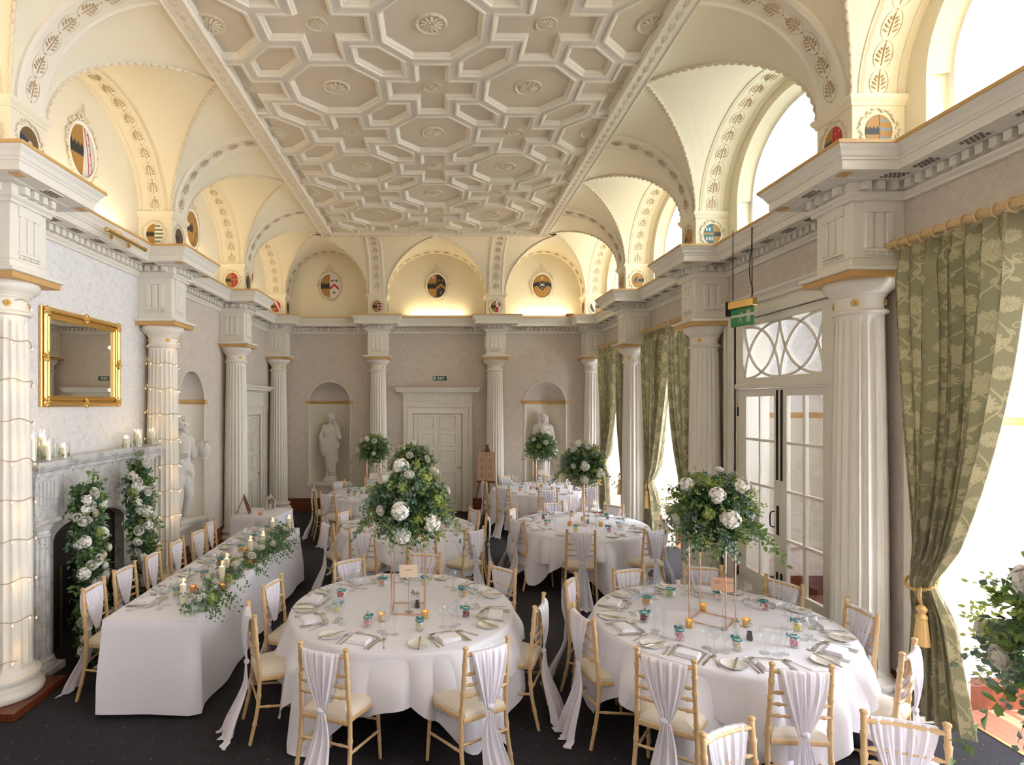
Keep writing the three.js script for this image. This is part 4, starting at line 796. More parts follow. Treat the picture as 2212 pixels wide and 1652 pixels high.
// ---------------------------------------------------------------- fireplace
{
  const t = thing('fireplace', 'grey-veined marble fireplace with fluted columns and a dark opening', 'fireplace', [XL, 0, 6.11], PI / 2);   // local +z into the room, local x = -(d - 6.11)
  const MB = (n, g, p = t, l) => mesh(n, metric(g), M.marble, p, l);
  const F = (o, h, z0, z1, bev = 0) => slab(o, h, -z1, -z0, 'd', bev);
  MB('surround', F([[-1.12, 0.0], [-0.62, 0.0], [-0.62, 1.14], ...Array.from({ length: 13 }, (_, i) => [-0.62 * cos(i / 12 * PI), 1.14 + 0.17 * sin(i / 12 * PI)]), [0.62, 0.0], [1.12, 0.0], [1.12, 1.80], [-1.12, 1.80]], [], 0, 0.11));
  for (let k = 0; k < 7; k++) MB('frieze_panel', rbox(-0.70 + k * 0.2 + 0.003, -0.70 + (k + 1) * 0.2 - 0.003, 1.44, 1.77, -0.128, -0.10, 0.004));
  MB('arch_moulding', tube(Array.from({ length: 25 }, (_, i) => new THREE.Vector3(-0.64 * cos(i / 24 * PI), 1.15 + 0.185 * sin(i / 24 * PI), 0.11)), 0.018, 6));
  for (const s of [-1, 1]) {
    const c = s * 0.90;
    MB('end_block', rbox(c - 0.16, c + 0.16, 1.40, 1.80, -0.25, -0.05, 0.005));
    const fl = []; for (let k = 0; k < 5; k++) fl.push(rbox(c - 0.12 + k * 0.05, c - 0.12 + k * 0.05 + 0.036, 1.52, 1.75, -0.262, -0.24, 0.006)); for (let k = 0; k < 6; k++) { const g = new THREE.ConeGeometry(0.012, 0.022, 6); g.translate(c - 0.11 + k * 0.044, 1.495, 0.252); fl.push(g); }
    MB('block_flutes', join(fl));
    MB('block_ledge', rbox(c - 0.19, c + 0.19, 1.36, 1.405, -0.28, -0.05, 0.008));
    const n = 16, per = 6, col = grid(n * per, 4, (u, v) => { const y = lerp(0.15, 1.25, v), ph = (u * n) % 1, r = 0.098 - 0.008 * v - 0.009 * max(0, sin(ph * PI)); return new THREE.Vector3(c + cos(u * 2 * PI) * r, y, 0.165 + sin(u * 2 * PI) * r); }, true);
    MB('column_shaft', col);
    const cap = lathe([[0.088, 1.24], [0.1, 1.25], [0.1, 1.265], [0.09, 1.27], [0.09, 1.30], [0.115, 1.335], [0.118, 1.36], [0, 1.36]], 24); cap.translate(c, 0, 0.165); MB('column_capital', cap);
    const bs = lathe([[0, 0.06], [0.135, 0.06], [0.142, 0.08], [0.135, 0.1], [0.118, 0.105], [0.116, 0.115], [0.124, 0.125], [0.12, 0.14], [0.1, 0.155], [0, 0.155]], 28); bs.translate(c, 0, 0.165); MB('column_base', bs);
    MB('column_plinth', rbox(c - 0.15, c + 0.15, 0, 0.062, -0.315, -0.02, 0.004));
  }
  const path = [[-1.12, 0], [-1.12, -0.11], [-1.06, -0.11], [-1.06, -0.25], [-0.74, -0.25], [-0.74, -0.11], [0.74, -0.11], [0.74, -0.25], [1.06, -0.25], [1.06, -0.11], [1.12, -0.11], [1.12, 0]];
  MB('mantel_cornice', sweep(path, [[0, 1.77], [0.015, 1.77], [0.015, 1.80], [0.05, 1.805], [0.05, 1.835], [0.06, 1.84], [0.085, 1.88], [0.09, 1.93], [0, 1.93]], false, -1));
  MB('mantel_shelf', slab([[-1.21, 0], [-1.21, 0.2], [-1.15, 0.2], [-1.15, 0.34], [-0.65, 0.34], [-0.65, 0.2], [0.65, 0.2], [0.65, 0.34], [1.15, 0.34], [1.15, 0.2], [1.21, 0.2], [1.21, 0]].map(([a, b]) => [a, -b]), [], 1.905, 1.935, 'y'), t, 'marble mantel shelf');
  const dn = []; for (let i = 0; i < path.length - 1; i++) { const [ax, ad] = path[i], [bx, bd] = path[i + 1], l = Math.hypot(bx - ax, bd - ad), n = Math.floor(l / 0.032); for (let k = 0; k < n; k++) { const q = (k + 0.5) / n; dn.push(box(lerp(ax, bx, q) - 0.008, lerp(ax, bx, q) + 0.008, 1.80, 1.826, lerp(ad, bd, q) - 0.03, lerp(ad, bd, q) + 0.02)); } } stuff(mesh('mantel_dentils', metric(join(dn)), M.marble, t));
  mesh('firebox', join([box(-0.62, 0.62, 0, 1.32, 0.3, 0.34), box(-0.66, -0.62, 0, 1.32, 0, 0.34), box(0.62, 0.66, 0, 1.32, 0, 0.34), box(-0.66, 0.66, 1.30, 1.34, 0, 0.34)]), M.black, t, 'black firebox');  // back, sides and top in one flat black
  mesh('iron_insert', F([[-0.62, 0], [-0.34, 0], [-0.34, 0.8], [0.34, 0.8], [0.34, 0], [0.62, 0], [0.62, 1.30], [-0.62, 1.30]], [], -0.02, 0.0), M.iron, t, 'black iron insert'); for (const s of [-1, 1]) mesh('brass_strip', rbox(s * 0.345 - 0.012, s * 0.345 + 0.012, 0.0, 0.82, -0.008, 0.004, 0.003), metal(0.35, 0.22, 0.09, 0.45), t, 'tarnished brass strip');
  mesh('hearth', rbox(-0.74, 0.74, 0, 0.012, -0.3, 0.3, 0.004), M.black, t, 'dark hearth slab');
}

// ---------------------------------------------------------------- statues
function carve(bones, boxes, size, res, sy, k = 0.035) {   // bones: [x, y, z, r, x, y, z, r]; a smooth union meshed on a cube of side "size" centred on x = z = 0, resting at y = sy
  const mc = new MarchingCubes(res, new THREE.MeshBasicMaterial(), false, false, 60000); mc.isolation = 0; mc.reset();
  const half = res / 2, N = res, bs = bones.map((b) => ({ a: b.slice(0, 3), d: [b[4] - b[0], b[5] - b[1], b[6] - b[2]], r0: b[3], r1: b[7], cut: b[8] })); bs.forEach((b) => { b.l2 = b.d[0] ** 2 + b.d[1] ** 2 + b.d[2] ** 2 + 1e-9; });
  for (let z = 0; z < N; z++) for (let y = 0; y < N; y++) for (let x = 0; x < N; x++) {
    const px = (x - half) / half * size / 2, py = (y - half) / half * size / 2 + sy + size / 2, pz = (z - half) / half * size / 2;
    let D = 1e3;
    for (const b of bs) {
      const qx = px - b.a[0], qy = py - b.a[1], qz = pz - b.a[2], t = min(1, max(0, (qx * b.d[0] + qy * b.d[1] + qz * b.d[2]) / b.l2)), e = Math.hypot(qx - b.d[0] * t, qy - b.d[1] * t, qz - b.d[2] * t) - lerp(b.r0, b.r1, t);
      if (b.cut) { const h = max(0, 0.012 - abs(D + e)) / 0.012; D = max(D, -e) + h * h * 0.003; continue; }
      const kk = b.r0 < 0.024 ? 0.014 : b.r0 < 0.032 ? k * 0.5 : k, h = max(kk - abs(D - e), 0) / kk; D = min(D, e) - h * h * kk / 4;
    }
    mc.field[x + y * N + z * N * N] = -D;
  }
  mc.update();
  const g = new THREE.BufferGeometry(), n = mc.count;
  g.setAttribute('position', new THREE.BufferAttribute(mc.positionArray.slice(0, n * 3), 3)); g.setAttribute('normal', new THREE.BufferAttribute(mc.normalArray.slice(0, n * 3), 3));
  g.scale(size / 2, size / 2, size / 2); g.translate(0, sy + size / 2, 0);
  return fix(g);
}
function headGeo(x, y, z, turn, hair) {   // a head 0.22 m tall, chin near y - 0.11
  const b = [[0, 0.03, -0.01, 0.078, 0, 0.0, 0.0, 0.074], [0, -0.03, 0.02, 0.062, 0, -0.07, 0.035, 0.036], [0, 0.02, 0.075, 0.012, 0, -0.022, 0.09, 0.016], [-0.03, 0.025, 0.066, 0.02, 0.03, 0.025, 0.066, 0.02], [0, -0.05, 0.066, 0.014, 0, -0.05, 0.066, 0.014], [-0.035, -0.03, 0.045, 0.03, 0.035, -0.03, 0.045, 0.03], [0, -0.1, -0.02, 0.05, 0, -0.16, -0.03, 0.055],
    [-0.078, 0, -0.005, 0.018, -0.08, 0.02, -0.01, 0.016], [0.078, 0, -0.005, 0.018, 0.08, 0.02, -0.01, 0.016]];
  for (const s of [-1, 1]) b.push([s * 0.032, 0.004, 0.082, 0.014, s * 0.032, 0.004, 0.082, 0.014, 1], [s * 0.031, 0.002, 0.062, 0.012, s * 0.031, 0.002, 0.062, 0.012]);
  b.push([-0.02, -0.043, 0.086, 0.006, 0.02, -0.043, 0.086, 0.006, 1]);
  b.push(...hair);
  const g = carve(b, null, 0.4, 64, -0.2, 0.02); g.rotateY(turn); g.translate(x, y, z); return g;
}
const statueBase = (w, h, y0 = 0) => fix(toCreasedNormals(new RoundedBoxGeometry(w, h, w * 0.85, 2, 0.012).translate(0, y0 + h / 2, 0), 0.5));
const curls = (n, r, sd) => { reseed(sd); return Array.from({ length: n }, () => { const a = rr(0, 2 * PI), q = rr(0.1, 1.35), x = sin(a) * sin(q) * r, y = 0.03 + cos(q) * r, z = -0.015 + cos(a) * sin(q) * r * 0.95; return z > 0.025 && y < 0.085 ? [0, 0.09, -0.02, 0.02, 0, 0.09, -0.02, 0.02] : [x, y, z, 0.0245, x, y, z, 0.0245]; }); };
function fold(a, b, r) { return [...a, r, ...b, r * 0.7]; }
const skirtFolds = (n, y0, r0, y1, r1, twist, w, sd) => { reseed(sd); return Array.from({ length: n }, (_, i) => { const a = -1.35 + 2.7 * (i + rr(0.2, 0.8)) / n, b = a * 0.8 + twist + rr(-0.12, 0.12); return [sin(a) * r0, y0 + rr(-0.05, 0.05), cos(a) * r0, w, sin(b) * r1, y1 + rr(-0.05, 0.08), cos(b) * r1, w * 0.8]; }); };
{
  const t = thing('draped_statue', 'white statue of a draped woman with a hand raised to her cheek, in its niche', 'statue', [nicheX[0], NICHE.sill, DB + 0.14]);
  const bones = [
    [0, 0.2, 0, 0.10, 0, 0.5, 0, 0.125], [0, 0.5, 0, 0.125, -0.02, 0.86, 0.0, 0.185], [-0.05, 0.86, 0, 0.16, 0.06, 0.86, 0, 0.15], [0, 0.9, 0, 0.165, 0, 1.06, 0, 0.13], [0, 1.06, 0, 0.128, 0, 1.2, 0.01, 0.125], [-0.07, 1.17, 0.07, 0.062, -0.07, 1.17, 0.07, 0.062], [0.07, 1.17, 0.07, 0.062, 0.07, 1.17, 0.07, 0.062], [-0.12, 1.27, 0, 0.062, 0.12, 1.27, 0, 0.062], [0, 1.27, 0, 0.06, -0.005, 1.4, 0.0, 0.045],
    [-0.15, 1.26, 0, 0.06, -0.22, 1.04, 0.02, 0.05], [-0.22, 1.04, 0.02, 0.05, -0.15, 0.79, 0.12, 0.034], [-0.15, 0.79, 0.12, 0.034, -0.12, 0.72, 0.15, 0.028], [0.15, 1.26, 0, 0.06, 0.21, 1.04, 0.08, 0.05], [0.21, 1.04, 0.08, 0.05, 0.14, 1.33, 0.1, 0.034], [0.14, 1.33, 0.1, 0.034, 0.1, 1.40, 0.09, 0.026],
    fold([-0.12, 0.86, 0.14], [0.13, 0.5, 0.09], 0.028), fold([-0.10, 0.80, 0.155], [0.10, 0.42, 0.10], 0.024), fold([-0.05, 0.88, 0.16], [0.16, 0.62, 0.10], 0.026), fold([-0.08, 0.74, 0.15], [-0.05, 0.34, 0.10], 0.03), fold([-0.04, 0.66, 0.13], [0.03, 0.3, 0.10], 0.022), fold([-0.13, 0.7, 0.1], [-0.1, 0.46, 0.07], 0.022), fold([0.14, 0.8, 0.08], [0.17, 0.48, 0.03], 0.03), fold([-0.16, 1.03, 0.08], [0.14, 1.0, 0.1], 0.022), fold([-0.17, 0.96, 0.1], [0.12, 0.92, 0.13], 0.022), fold([-0.06, 1.24, 0.1], [0.02, 1.08, 0.13], 0.014), fold([-0.2, 0.98, 0.04], [-0.22, 0.72, 0.04], 0.05), fold([-0.17, 0.7, 0.1], [-0.13, 0.62, 0.12], 0.04),
    ...skirtFolds(11, 0.84, 0.17, 0.24, 0.108, 0.25, 0.018, 21), ...skirtFolds(7, 1.22, 0.115, 1.03, 0.14, 0.05, 0.013, 22), fold([-0.15, 1.045, 0.07], [0.15, 1.045, 0.07], 0.014),
  ];
  const hair = [[-0.06, 0.08, -0.02, 0.035, 0.06, 0.08, -0.02, 0.035], [0, 0.1, 0.0, 0.04, 0, 0.13, -0.03, 0.035], [-0.075, 0.05, -0.01, 0.03, -0.085, -0.1, -0.03, 0.024], [0.075, 0.05, -0.01, 0.03, 0.08, -0.06, -0.03, 0.024], ...curls(18, 0.095, 3)];
  mesh('figure', join([carve(bones, null, 1.5, 96, 0.05), headGeo(-0.005, 1.485, 0.01, -0.1, hair)]), M.statue, t); mesh('pedestal', join([statueBase(0.31, 0.09), statueBase(0.25, 0.06, 0.085), statueBase(0.20, 0.12, 0.14)]), M.statue, t);
}
{
  const t = thing('crossed_arm_statue', 'white statue of a hooded figure with folded arms behind the far flower stand', 'statue', [nicheX[1] - 0.02, NICHE.sill, DB + 0.14]);
  const bones = [[0, 0.12, 0, 0.14, 0, 0.4, 0, 0.105], [0, 0.4, 0, 0.105, 0, 0.9, 0, 0.14], [-0.1, 0.95, 0, 0.11, 0.1, 0.95, 0, 0.11], [0, 0.95, 0, 0.14, 0, 1.25, 0, 0.13], [-0.14, 1.27, 0, 0.075, 0.14, 1.27, 0, 0.075], [0, 1.28, 0, 0.06, 0, 1.4, 0, 0.05], [-0.17, 1.25, 0, 0.065, -0.2, 1.05, 0.06, 0.055], [-0.2, 1.05, 0.06, 0.055, 0.04, 1.16, 0.15, 0.04], [0.04, 1.16, 0.15, 0.04, 0.1, 1.2, 0.14, 0.028], [0.17, 1.25, 0, 0.065, 0.2, 1.03, 0.06, 0.055], [0.2, 1.03, 0.06, 0.055, -0.04, 1.22, 0.15, 0.04], [-0.04, 1.22, 0.15, 0.04, -0.1, 1.26, 0.13, 0.028], fold([-0.12, 0.98, 0.12], [0.12, 0.95, 0.12], 0.03), fold([-0.16, 0.9, 0.08], [-0.1, 0.55, 0.1], 0.03), fold([0.16, 0.9, 0.08], [0.1, 0.55, 0.1], 0.03), fold([-0.04, 0.9, 0.13], [0.05, 0.5, 0.1], 0.028), ...skirtFolds(9, 0.9, 0.14, 0.55, 0.115, 0.1, 0.016, 23)];
  const hair = [[-0.07, 0.05, -0.02, 0.045, 0.07, 0.05, -0.02, 0.045], [0, 0.08, -0.02, 0.05, 0, 0.07, -0.05, 0.05], [-0.085, 0.03, -0.01, 0.035, -0.1, -0.14, -0.03, 0.04], [0.085, 0.03, -0.01, 0.035, 0.1, -0.14, -0.03, 0.04]];
  mesh('figure', join([carve(bones, null, 1.46, 90, 0.05), headGeo(0, 1.47, 0.02, 0.25, hair)]), M.statue, t); mesh('pedestal', join([statueBase(0.34, 0.06), statueBase(0.28, 0.08, 0.055)]), M.statue, t);
}
{
  const t = thing('jug_bearer_statue', 'white statue of a youth carrying a jug, in the niche beside the fairy-lit column', 'statue', [XL - 0.10, NICHE.sill, 8.72], PI / 2 - 0.35);
  const bones = [[-0.08, 0.1, 0.0, 0.045, -0.075, 0.42, 0.02, 0.058], [-0.075, 0.42, 0.02, 0.055, -0.07, 0.8, 0, 0.085], [0.09, 0.1, -0.04, 0.045, 0.085, 0.42, 0.05, 0.058], [0.085, 0.42, 0.05, 0.055, 0.07, 0.8, 0, 0.085], [-0.08, 0.06, 0.0, 0.035, -0.1, 0.05, 0.14, 0.025], [0.09, 0.06, -0.04, 0.035, 0.11, 0.05, 0.1, 0.025], [-0.05, 0.84, 0, 0.1, 0.05, 0.84, 0, 0.1], [0, 0.86, 0, 0.12, 0, 1.08, 0, 0.115], [0, 1.08, 0, 0.12, 0, 1.2, 0.01, 0.125], [-0.13, 1.25, 0, 0.065, 0.13, 1.25, 0, 0.065], [0, 1.25, 0, 0.055, 0, 1.38, 0.01, 0.048], [-0.17, 1.24, 0, 0.06, -0.2, 1.0, 0.0, 0.046], [-0.2, 1.0, 0.0, 0.046, -0.1, 1.04, 0.2, 0.034], [0.17, 1.24, 0, 0.06, 0.22, 1.0, 0.02, 0.046], [0.22, 1.0, 0.02, 0.046, 0.25, 1.16, 0.1, 0.034], [0.25, 1.16, 0.1, 0.034, 0.28, 1.2, 0.12, 0.03],
    fold([-0.12, 0.95, 0.06], [0.12, 0.72, 0.1], 0.035), fold([0.1, 0.85, 0.09], [0.13, 0.4, 0.07], 0.035), fold([0.14, 0.8, 0.02], [0.16, 0.2, 0.0], 0.04)];
  mesh('figure', join([carve(bones, null, 1.5, 96, 0.02), headGeo(0, 1.46, 0.01, 0.3, curls(60, 0.1, 8))]), M.statue, t); mesh('pedestal', join([statueBase(0.42, 0.07)]), M.statue, t);
  const jug = lathe([[0, 0], [0.05, 0.0], [0.052, 0.015], [0.04, 0.03], [0.075, 0.09], [0.088, 0.15], [0.075, 0.2], [0.04, 0.235], [0.034, 0.26], [0.055, 0.285], [0.05, 0.285], [0.03, 0.26]], 24); jug.rotateX(0.12); jug.translate(0.33, 0.94, 0.12);
  mesh('jug', join([jug, tube(spline([new THREE.Vector3(0.30, 1.21, 0.15), new THREE.Vector3(0.25, 1.2, 0.15), new THREE.Vector3(0.24, 1.12, 0.14), new THREE.Vector3(0.26, 1.07, 0.13)], 12), 0.012, 6)]), M.statue, t, 'carved jug');
}

// ---------------------------------------------------------------- curtains
const poleWood = new THREE.MeshStandardMaterial({ map: woodMap([0.80, 0.68, 0.48], [0.90, 0.80, 0.62], 0.4), roughness: 0.5 });
function curtainPole(d0, d1, label) {
  const t = thing('curtain_pole', label, 'curtain pole', [XR - 0.13, 3.69, (d0 + d1) / 2]), h = (d1 - d0) / 2;
  const flutes = grid(48, 1, (u, v) => { const a = u * 2 * PI, r = 0.029 - 0.003 * max(0, sin(u * 12 * 2 * PI)); return new THREE.Vector3(cos(a) * r, sin(a) * r, lerp(-h, h, v)); });
  mesh('pole', flutes, poleWood, t); for (const s of [-1, 1]) { const g = lathe([[0, -0.01], [0.036, 0], [0.04, 0.02], [0.03, 0.035], [0.044, 0.06], [0.04, 0.085], [0, 0.1]], 16); g.rotateX(s * PI / 2); g.translate(0, 0, s * h); mesh('finial', g, poleWood, t); mesh('bracket', rbox(-0.02, 0.13, -0.03, 0.03, -s * (h - 0.06) - 0.02, -s * (h - 0.06) + 0.02, 0.006), poleWood, t); }
  t.userData.half = undefined; delete t.userData.half;
  return { t, h, mid: (d0 + d1) / 2 };
}
const ringG = new THREE.TorusGeometry(0.043, 0.007, 6, 20);
function curtain(pole, top, tie, bot, pleats, label, sd) {   // each pair: [outer edge d, inner edge d]; the inner edge swings in towards the tie
  reseed(sd);
  const t = thing('curtain', label, 'curtain', [XR - 0.13, 0, tie[0]]), yT = 3.645, yK = 1.165, z0 = tie[0], ph = Array.from({ length: 6 }, () => rr(0, 6));
  const edge = (y) => {
    if (y > yK) { const q = (y - yK) / (yT - yK), o = 1 - Math.pow(1 - q, 2.4), c = 1 - Math.pow(1 - q, 1.2); return [lerp(tie[0], top[0], c), lerp(tie[1], top[1], o)]; }
    const q = 1 - y / yK, e = Math.pow(q, 0.75); return [lerp(tie[0], bot[0], e), lerp(tie[1], bot[1], e)];
  };
  const nu = pleats * 12, g = grid(nu, 90, (u, v) => {
    const y = lerp(yT, 0.2, v), [a, b] = edge(y), head = smooth(3.42, 3.58, y), k = abs(y - yK), tight = 1 - smooth(0.0, 0.3, k);
    const w = u + 0.012 * sin(u * 11 + ph[0]) + 0.02 * sin(v * 3 + u * 5 + ph[1]) * (1 - head), c = cos(w * pleats * 2 * PI), s = head > 0.5 ? Math.sign(c) * Math.pow(abs(c), 0.6) : c;
    const amp = lerp(lerp(0.085, 0.045, tight), 0.04, head) * (0.8 + 0.3 * sin(u * 7 + ph[2])), x = amp * s + 0.012 * sin(w * pleats * PI + v * 4 + ph[3]) - 0.05 * tight + 0.02 * sin(u * 9 + y * 1.3);
    const p = V(x, y, lerp(a, b, u) - z0 + 0.012 * sin(w * pleats * 4 * PI) * (1 - tight));
    p.u = u * pleats * 0.24; p.v = y; return p;
  });
  mesh('fabric', g, M.curtain, t, 'green damask cloth with a pale floral pattern');
  const mid = (tie[0] + tie[1]) / 2 - z0, w = abs(tie[0] - tie[1]) / 2 + 0.02, rope = [], strands = [];
  for (let k = 0; k < 2; k++) strands.push(tube(Array.from({ length: 60 }, (_, i) => { const a = i / 59 * 2 * PI, q = a * 9 + k * PI; return V(-0.055 + 0.07 * cos(a) + 0.006 * cos(q), yK + 0.05 * cos(a + PI) * -1 + 0.006 * sin(q), mid + w * 0.86 * sin(a)); }), 0.008, 5));
  const rp = mesh('tieback', join(strands), M.brass.clone(), t, 'gold rope tieback'); rp.material.metalness = 0.2; rp.material.roughness = 0.6;
  const tz = mid + (tie[1] < tie[0] ? -1 : 1) * 0.075, tas = lathe([[0, 0.02], [0.02, 0.01], [0.036, -0.01], [0.03, -0.03], [0.02, -0.045], [0.032, -0.06], [0.036, -0.075], [0.03, -0.085]], 18); tas.translate(-0.115, yK - 0.16, -tz);
  const skirtT = grid(48, 3, (u, v) => { const a = u * 2 * PI, r = lerp(0.03, 0.05, v) * (1 + 0.06 * sin(a * 14)); return new THREE.Vector3(-0.115 + cos(a) * r, yK - 0.24 - 0.19 * v, -tz + sin(a) * r); });
  mesh('tassel', join([tas, skirtT, tube([V(-0.12, yK - 0.02, tz), V(-0.135, yK - 0.08, tz + 0.012), V(-0.115, yK - 0.15, tz)], 0.007, 5), tube([V(-0.12, yK - 0.02, tz), V(-0.135, yK - 0.08, tz - 0.012), V(-0.115, yK - 0.15, tz)], 0.007, 5)]), rp.material, rp, 'gold tassel');
  for (let k = 0; k <= pleats; k += 1) { const d = lerp(top[0], top[1], (k + 0.15) / (pleats + 0.3)); const r = mesh('curtain_ring', ringG, poleWood, pole.t); r.position.set(0, -0.012, -(d - pole.mid)); r.rotation.y = 0.12 * sin(k * 3); }
}
{
  const p0 = curtainPole(2.25, 4.50, 'fluted wooden curtain pole by the column of the glazed doors, above the large curtain');
  curtain(p0, [4.42, 3.52], [4.26, 4.04], [4.40, 3.78], 8, 'large green floral curtain tied back beside the wooden alcove floor', 41);
  const p1 = curtainPole(7.76, 9.90, 'fluted wooden curtain pole between the glazed doors and the middle column');
  curtain(p1, [9.86, 8.86], [9.62, 9.40], [9.82, 9.22], 9, 'green floral curtain tied back beside the column between the two windows', 42);
  curtain(p1, [7.86, 8.72], [7.98, 8.16], [7.88, 8.3], 8, 'green floral curtain half hidden by the column next to the glazed doors', 43);
  const p2 = curtainPole(10.46, 12.60, 'fluted wooden curtain pole in the far corner');
  curtain(p2, [12.56, 11.3], [12.34, 12.10], [12.52, 11.95], 10, 'green floral curtain tied back in the far corner by the end wall', 44);
  curtain(p2, [10.56, 11.2], [10.68, 10.86], [10.58, 11.0], 7, 'green floral curtain behind the column between the two windows, in the corner bay', 45);
}

// ---------------------------------------------------------------- chairs
const chairParts = (() => {
  const P = (x, y, z) => new THREE.Vector3(x, y, z);
  const rings = (list, base, extra, L) => (t) => { let r = base; const y = t * L; for (const q of list) { const e = abs(y - q); if (e < 0.009) r += extra * (1 - e / 0.009); } return r; };
  const post = (s) => {
    const pts = [], L = 0.905, n = 90, c = new THREE.CatmullRomCurve3([P(s * 0.192, 0, -0.035), P(s * 0.183, 0.25, 0.02), P(s * 0.176, 0.45, 0.034), P(s * 0.170, 0.68, 0.018), P(s * 0.166, 0.905, 0)]);
    for (let i = 0; i <= n; i++) pts.push(c.getPointAt(i / n));
    const R = rings([0.14, 0.155, 0.33, 0.345, 0.51, 0.525, 0.612, 0.626, 0.70, 0.714, 0.80, 0.814], 0.0146, 0.0052, L);
    const cap = lathe([[0.0, 0.014], [0.012, 0.013], [0.0185, 0.008], [0.0195, 0.002], [0.0165, -0.005], [0.013, -0.012], [0.013, -0.02]], 12, 0.7); cap.translate(s * 0.166, 0.912, 0);
    return join([tube(pts, (t) => R(t) * lerp(0.92, 1.0, smooth(0, 0.3, t)), 9), cap]);
  };
  const front = (s) => tube(line(P(s * 0.198, 0, 0.425), P(s * 0.186, 0.445, 0.395), 40), (t) => rings([0.13, 0.145, 0.29, 0.305], 0.0138, 0.003, 0.446)(t) * lerp(0.86, 1.06, t), 9);
  const bar = (a, b, r, mids = [0.18, 0.82], sag = 0) => { const pts = []; for (let i = 0; i <= 30; i++) { const t = i / 30, p = a.clone().lerp(b, t); p.z -= sag * 4 * t * (1 - t); pts.push(p); } return tube(pts, (t) => r + mids.reduce((q, m) => q + (abs(t - m) < 0.03 ? 0.0025 : 0), 0), 7); };
  const D = (w0, w1, l, r) => { const s = new THREE.Shape(); s.moveTo(-w0, 0); s.lineTo(w0, 0); s.bezierCurveTo(w0 + 0.01, l * 0.3, w1 + 0.012, l * 0.55, w1, l - r); s.quadraticCurveTo(w1 - 0.005, l, w1 - r * 1.4, l); s.quadraticCurveTo(0, l + 0.02, -w1 + r * 1.4, l); s.quadraticCurveTo(-w1 + 0.005, l, -w1, l - r); s.bezierCurveTo(-w1 - 0.012, l * 0.55, -w0 - 0.01, l * 0.3, -w0, 0); return s; };
  const flat = (s, h, bev, y, z) => { const g = new THREE.ExtrudeGeometry(s, { depth: h - 2 * bev, bevelEnabled: true, bevelThickness: bev, bevelSize: bev, bevelOffset: -bev, bevelSegments: 4, curveSegments: 8 }); g.rotateX(PI / 2); g.scale(1, -1, 1); g.translate(0, y + bev, z); g.deleteAttribute('normal'); return toCreasedNormals(mergeVertices(g), 0.9); };
  const seat = flat(D(0.165, 0.205, 0.41, 0.07), 0.034, 0.006, 0.428, 0.015), cushion = (() => { const o = D(0.16, 0.203, 0.405, 0.08).getPoints(10), n = o.length - 1; return grid(n, 12, (u, v) => { const p = o[Math.round(u * n) % n], t = v < 0.75 ? v / 0.75 : 1, k = v < 0.75 ? 0 : (v - 0.75) / 0.25, q = t * (1 - 0.03 * (1 - k) * t ** 6) , y = v < 0.75 ? 0.512 - 0.026 * t ** 5 : lerp(0.486, 0.458, k); return new THREE.Vector3(p.x * q, y, 0.018 + 0.19 + (p.y - 0.19) * q); }); })();
  { const p = seat.attributes.position; for (const g of [seat, cushion]) { const q = g.attributes.position; for (let i = 0; i < q.count; i++) q.setY(i, q.getY(i)); } }
  return { post: [post(-1), post(1)], front: [front(-1), front(1)], seat, cushion,
    topRail: bar(P(-0.166, 0.872, 0.002), P(0.166, 0.872, 0.002), 0.0125, [0.12, 0.88], 0.018),
    rails: [0.742, 0.674, 0.606].map((y) => bar(P(-0.17, y, 0.014), P(0.17, y, 0.014), 0.0085, [0.12, 0.13, 0.87, 0.88], 0.014)),
    spindles: [-0.1, -0.05, 0, 0.05, 0.1].map((x) => tube(line(P(x, 0.742, -0.002), P(x, 0.872, -0.014), 10), (t) => 0.0052 + 0.003 * sin(t * PI), 6)),
    stretchers: [bar(P(-0.186, 0.26, 0.015), P(-0.193, 0.2, 0.412), 0.0095), bar(P(0.186, 0.26, 0.015), P(0.193, 0.2, 0.412), 0.0095), bar(P(-0.183, 0.30, 0.02), P(0.183, 0.30, 0.02), 0.009), bar(P(-0.19, 0.28, 0.405), P(0.19, 0.28, 0.405), 0.009)] };
})();
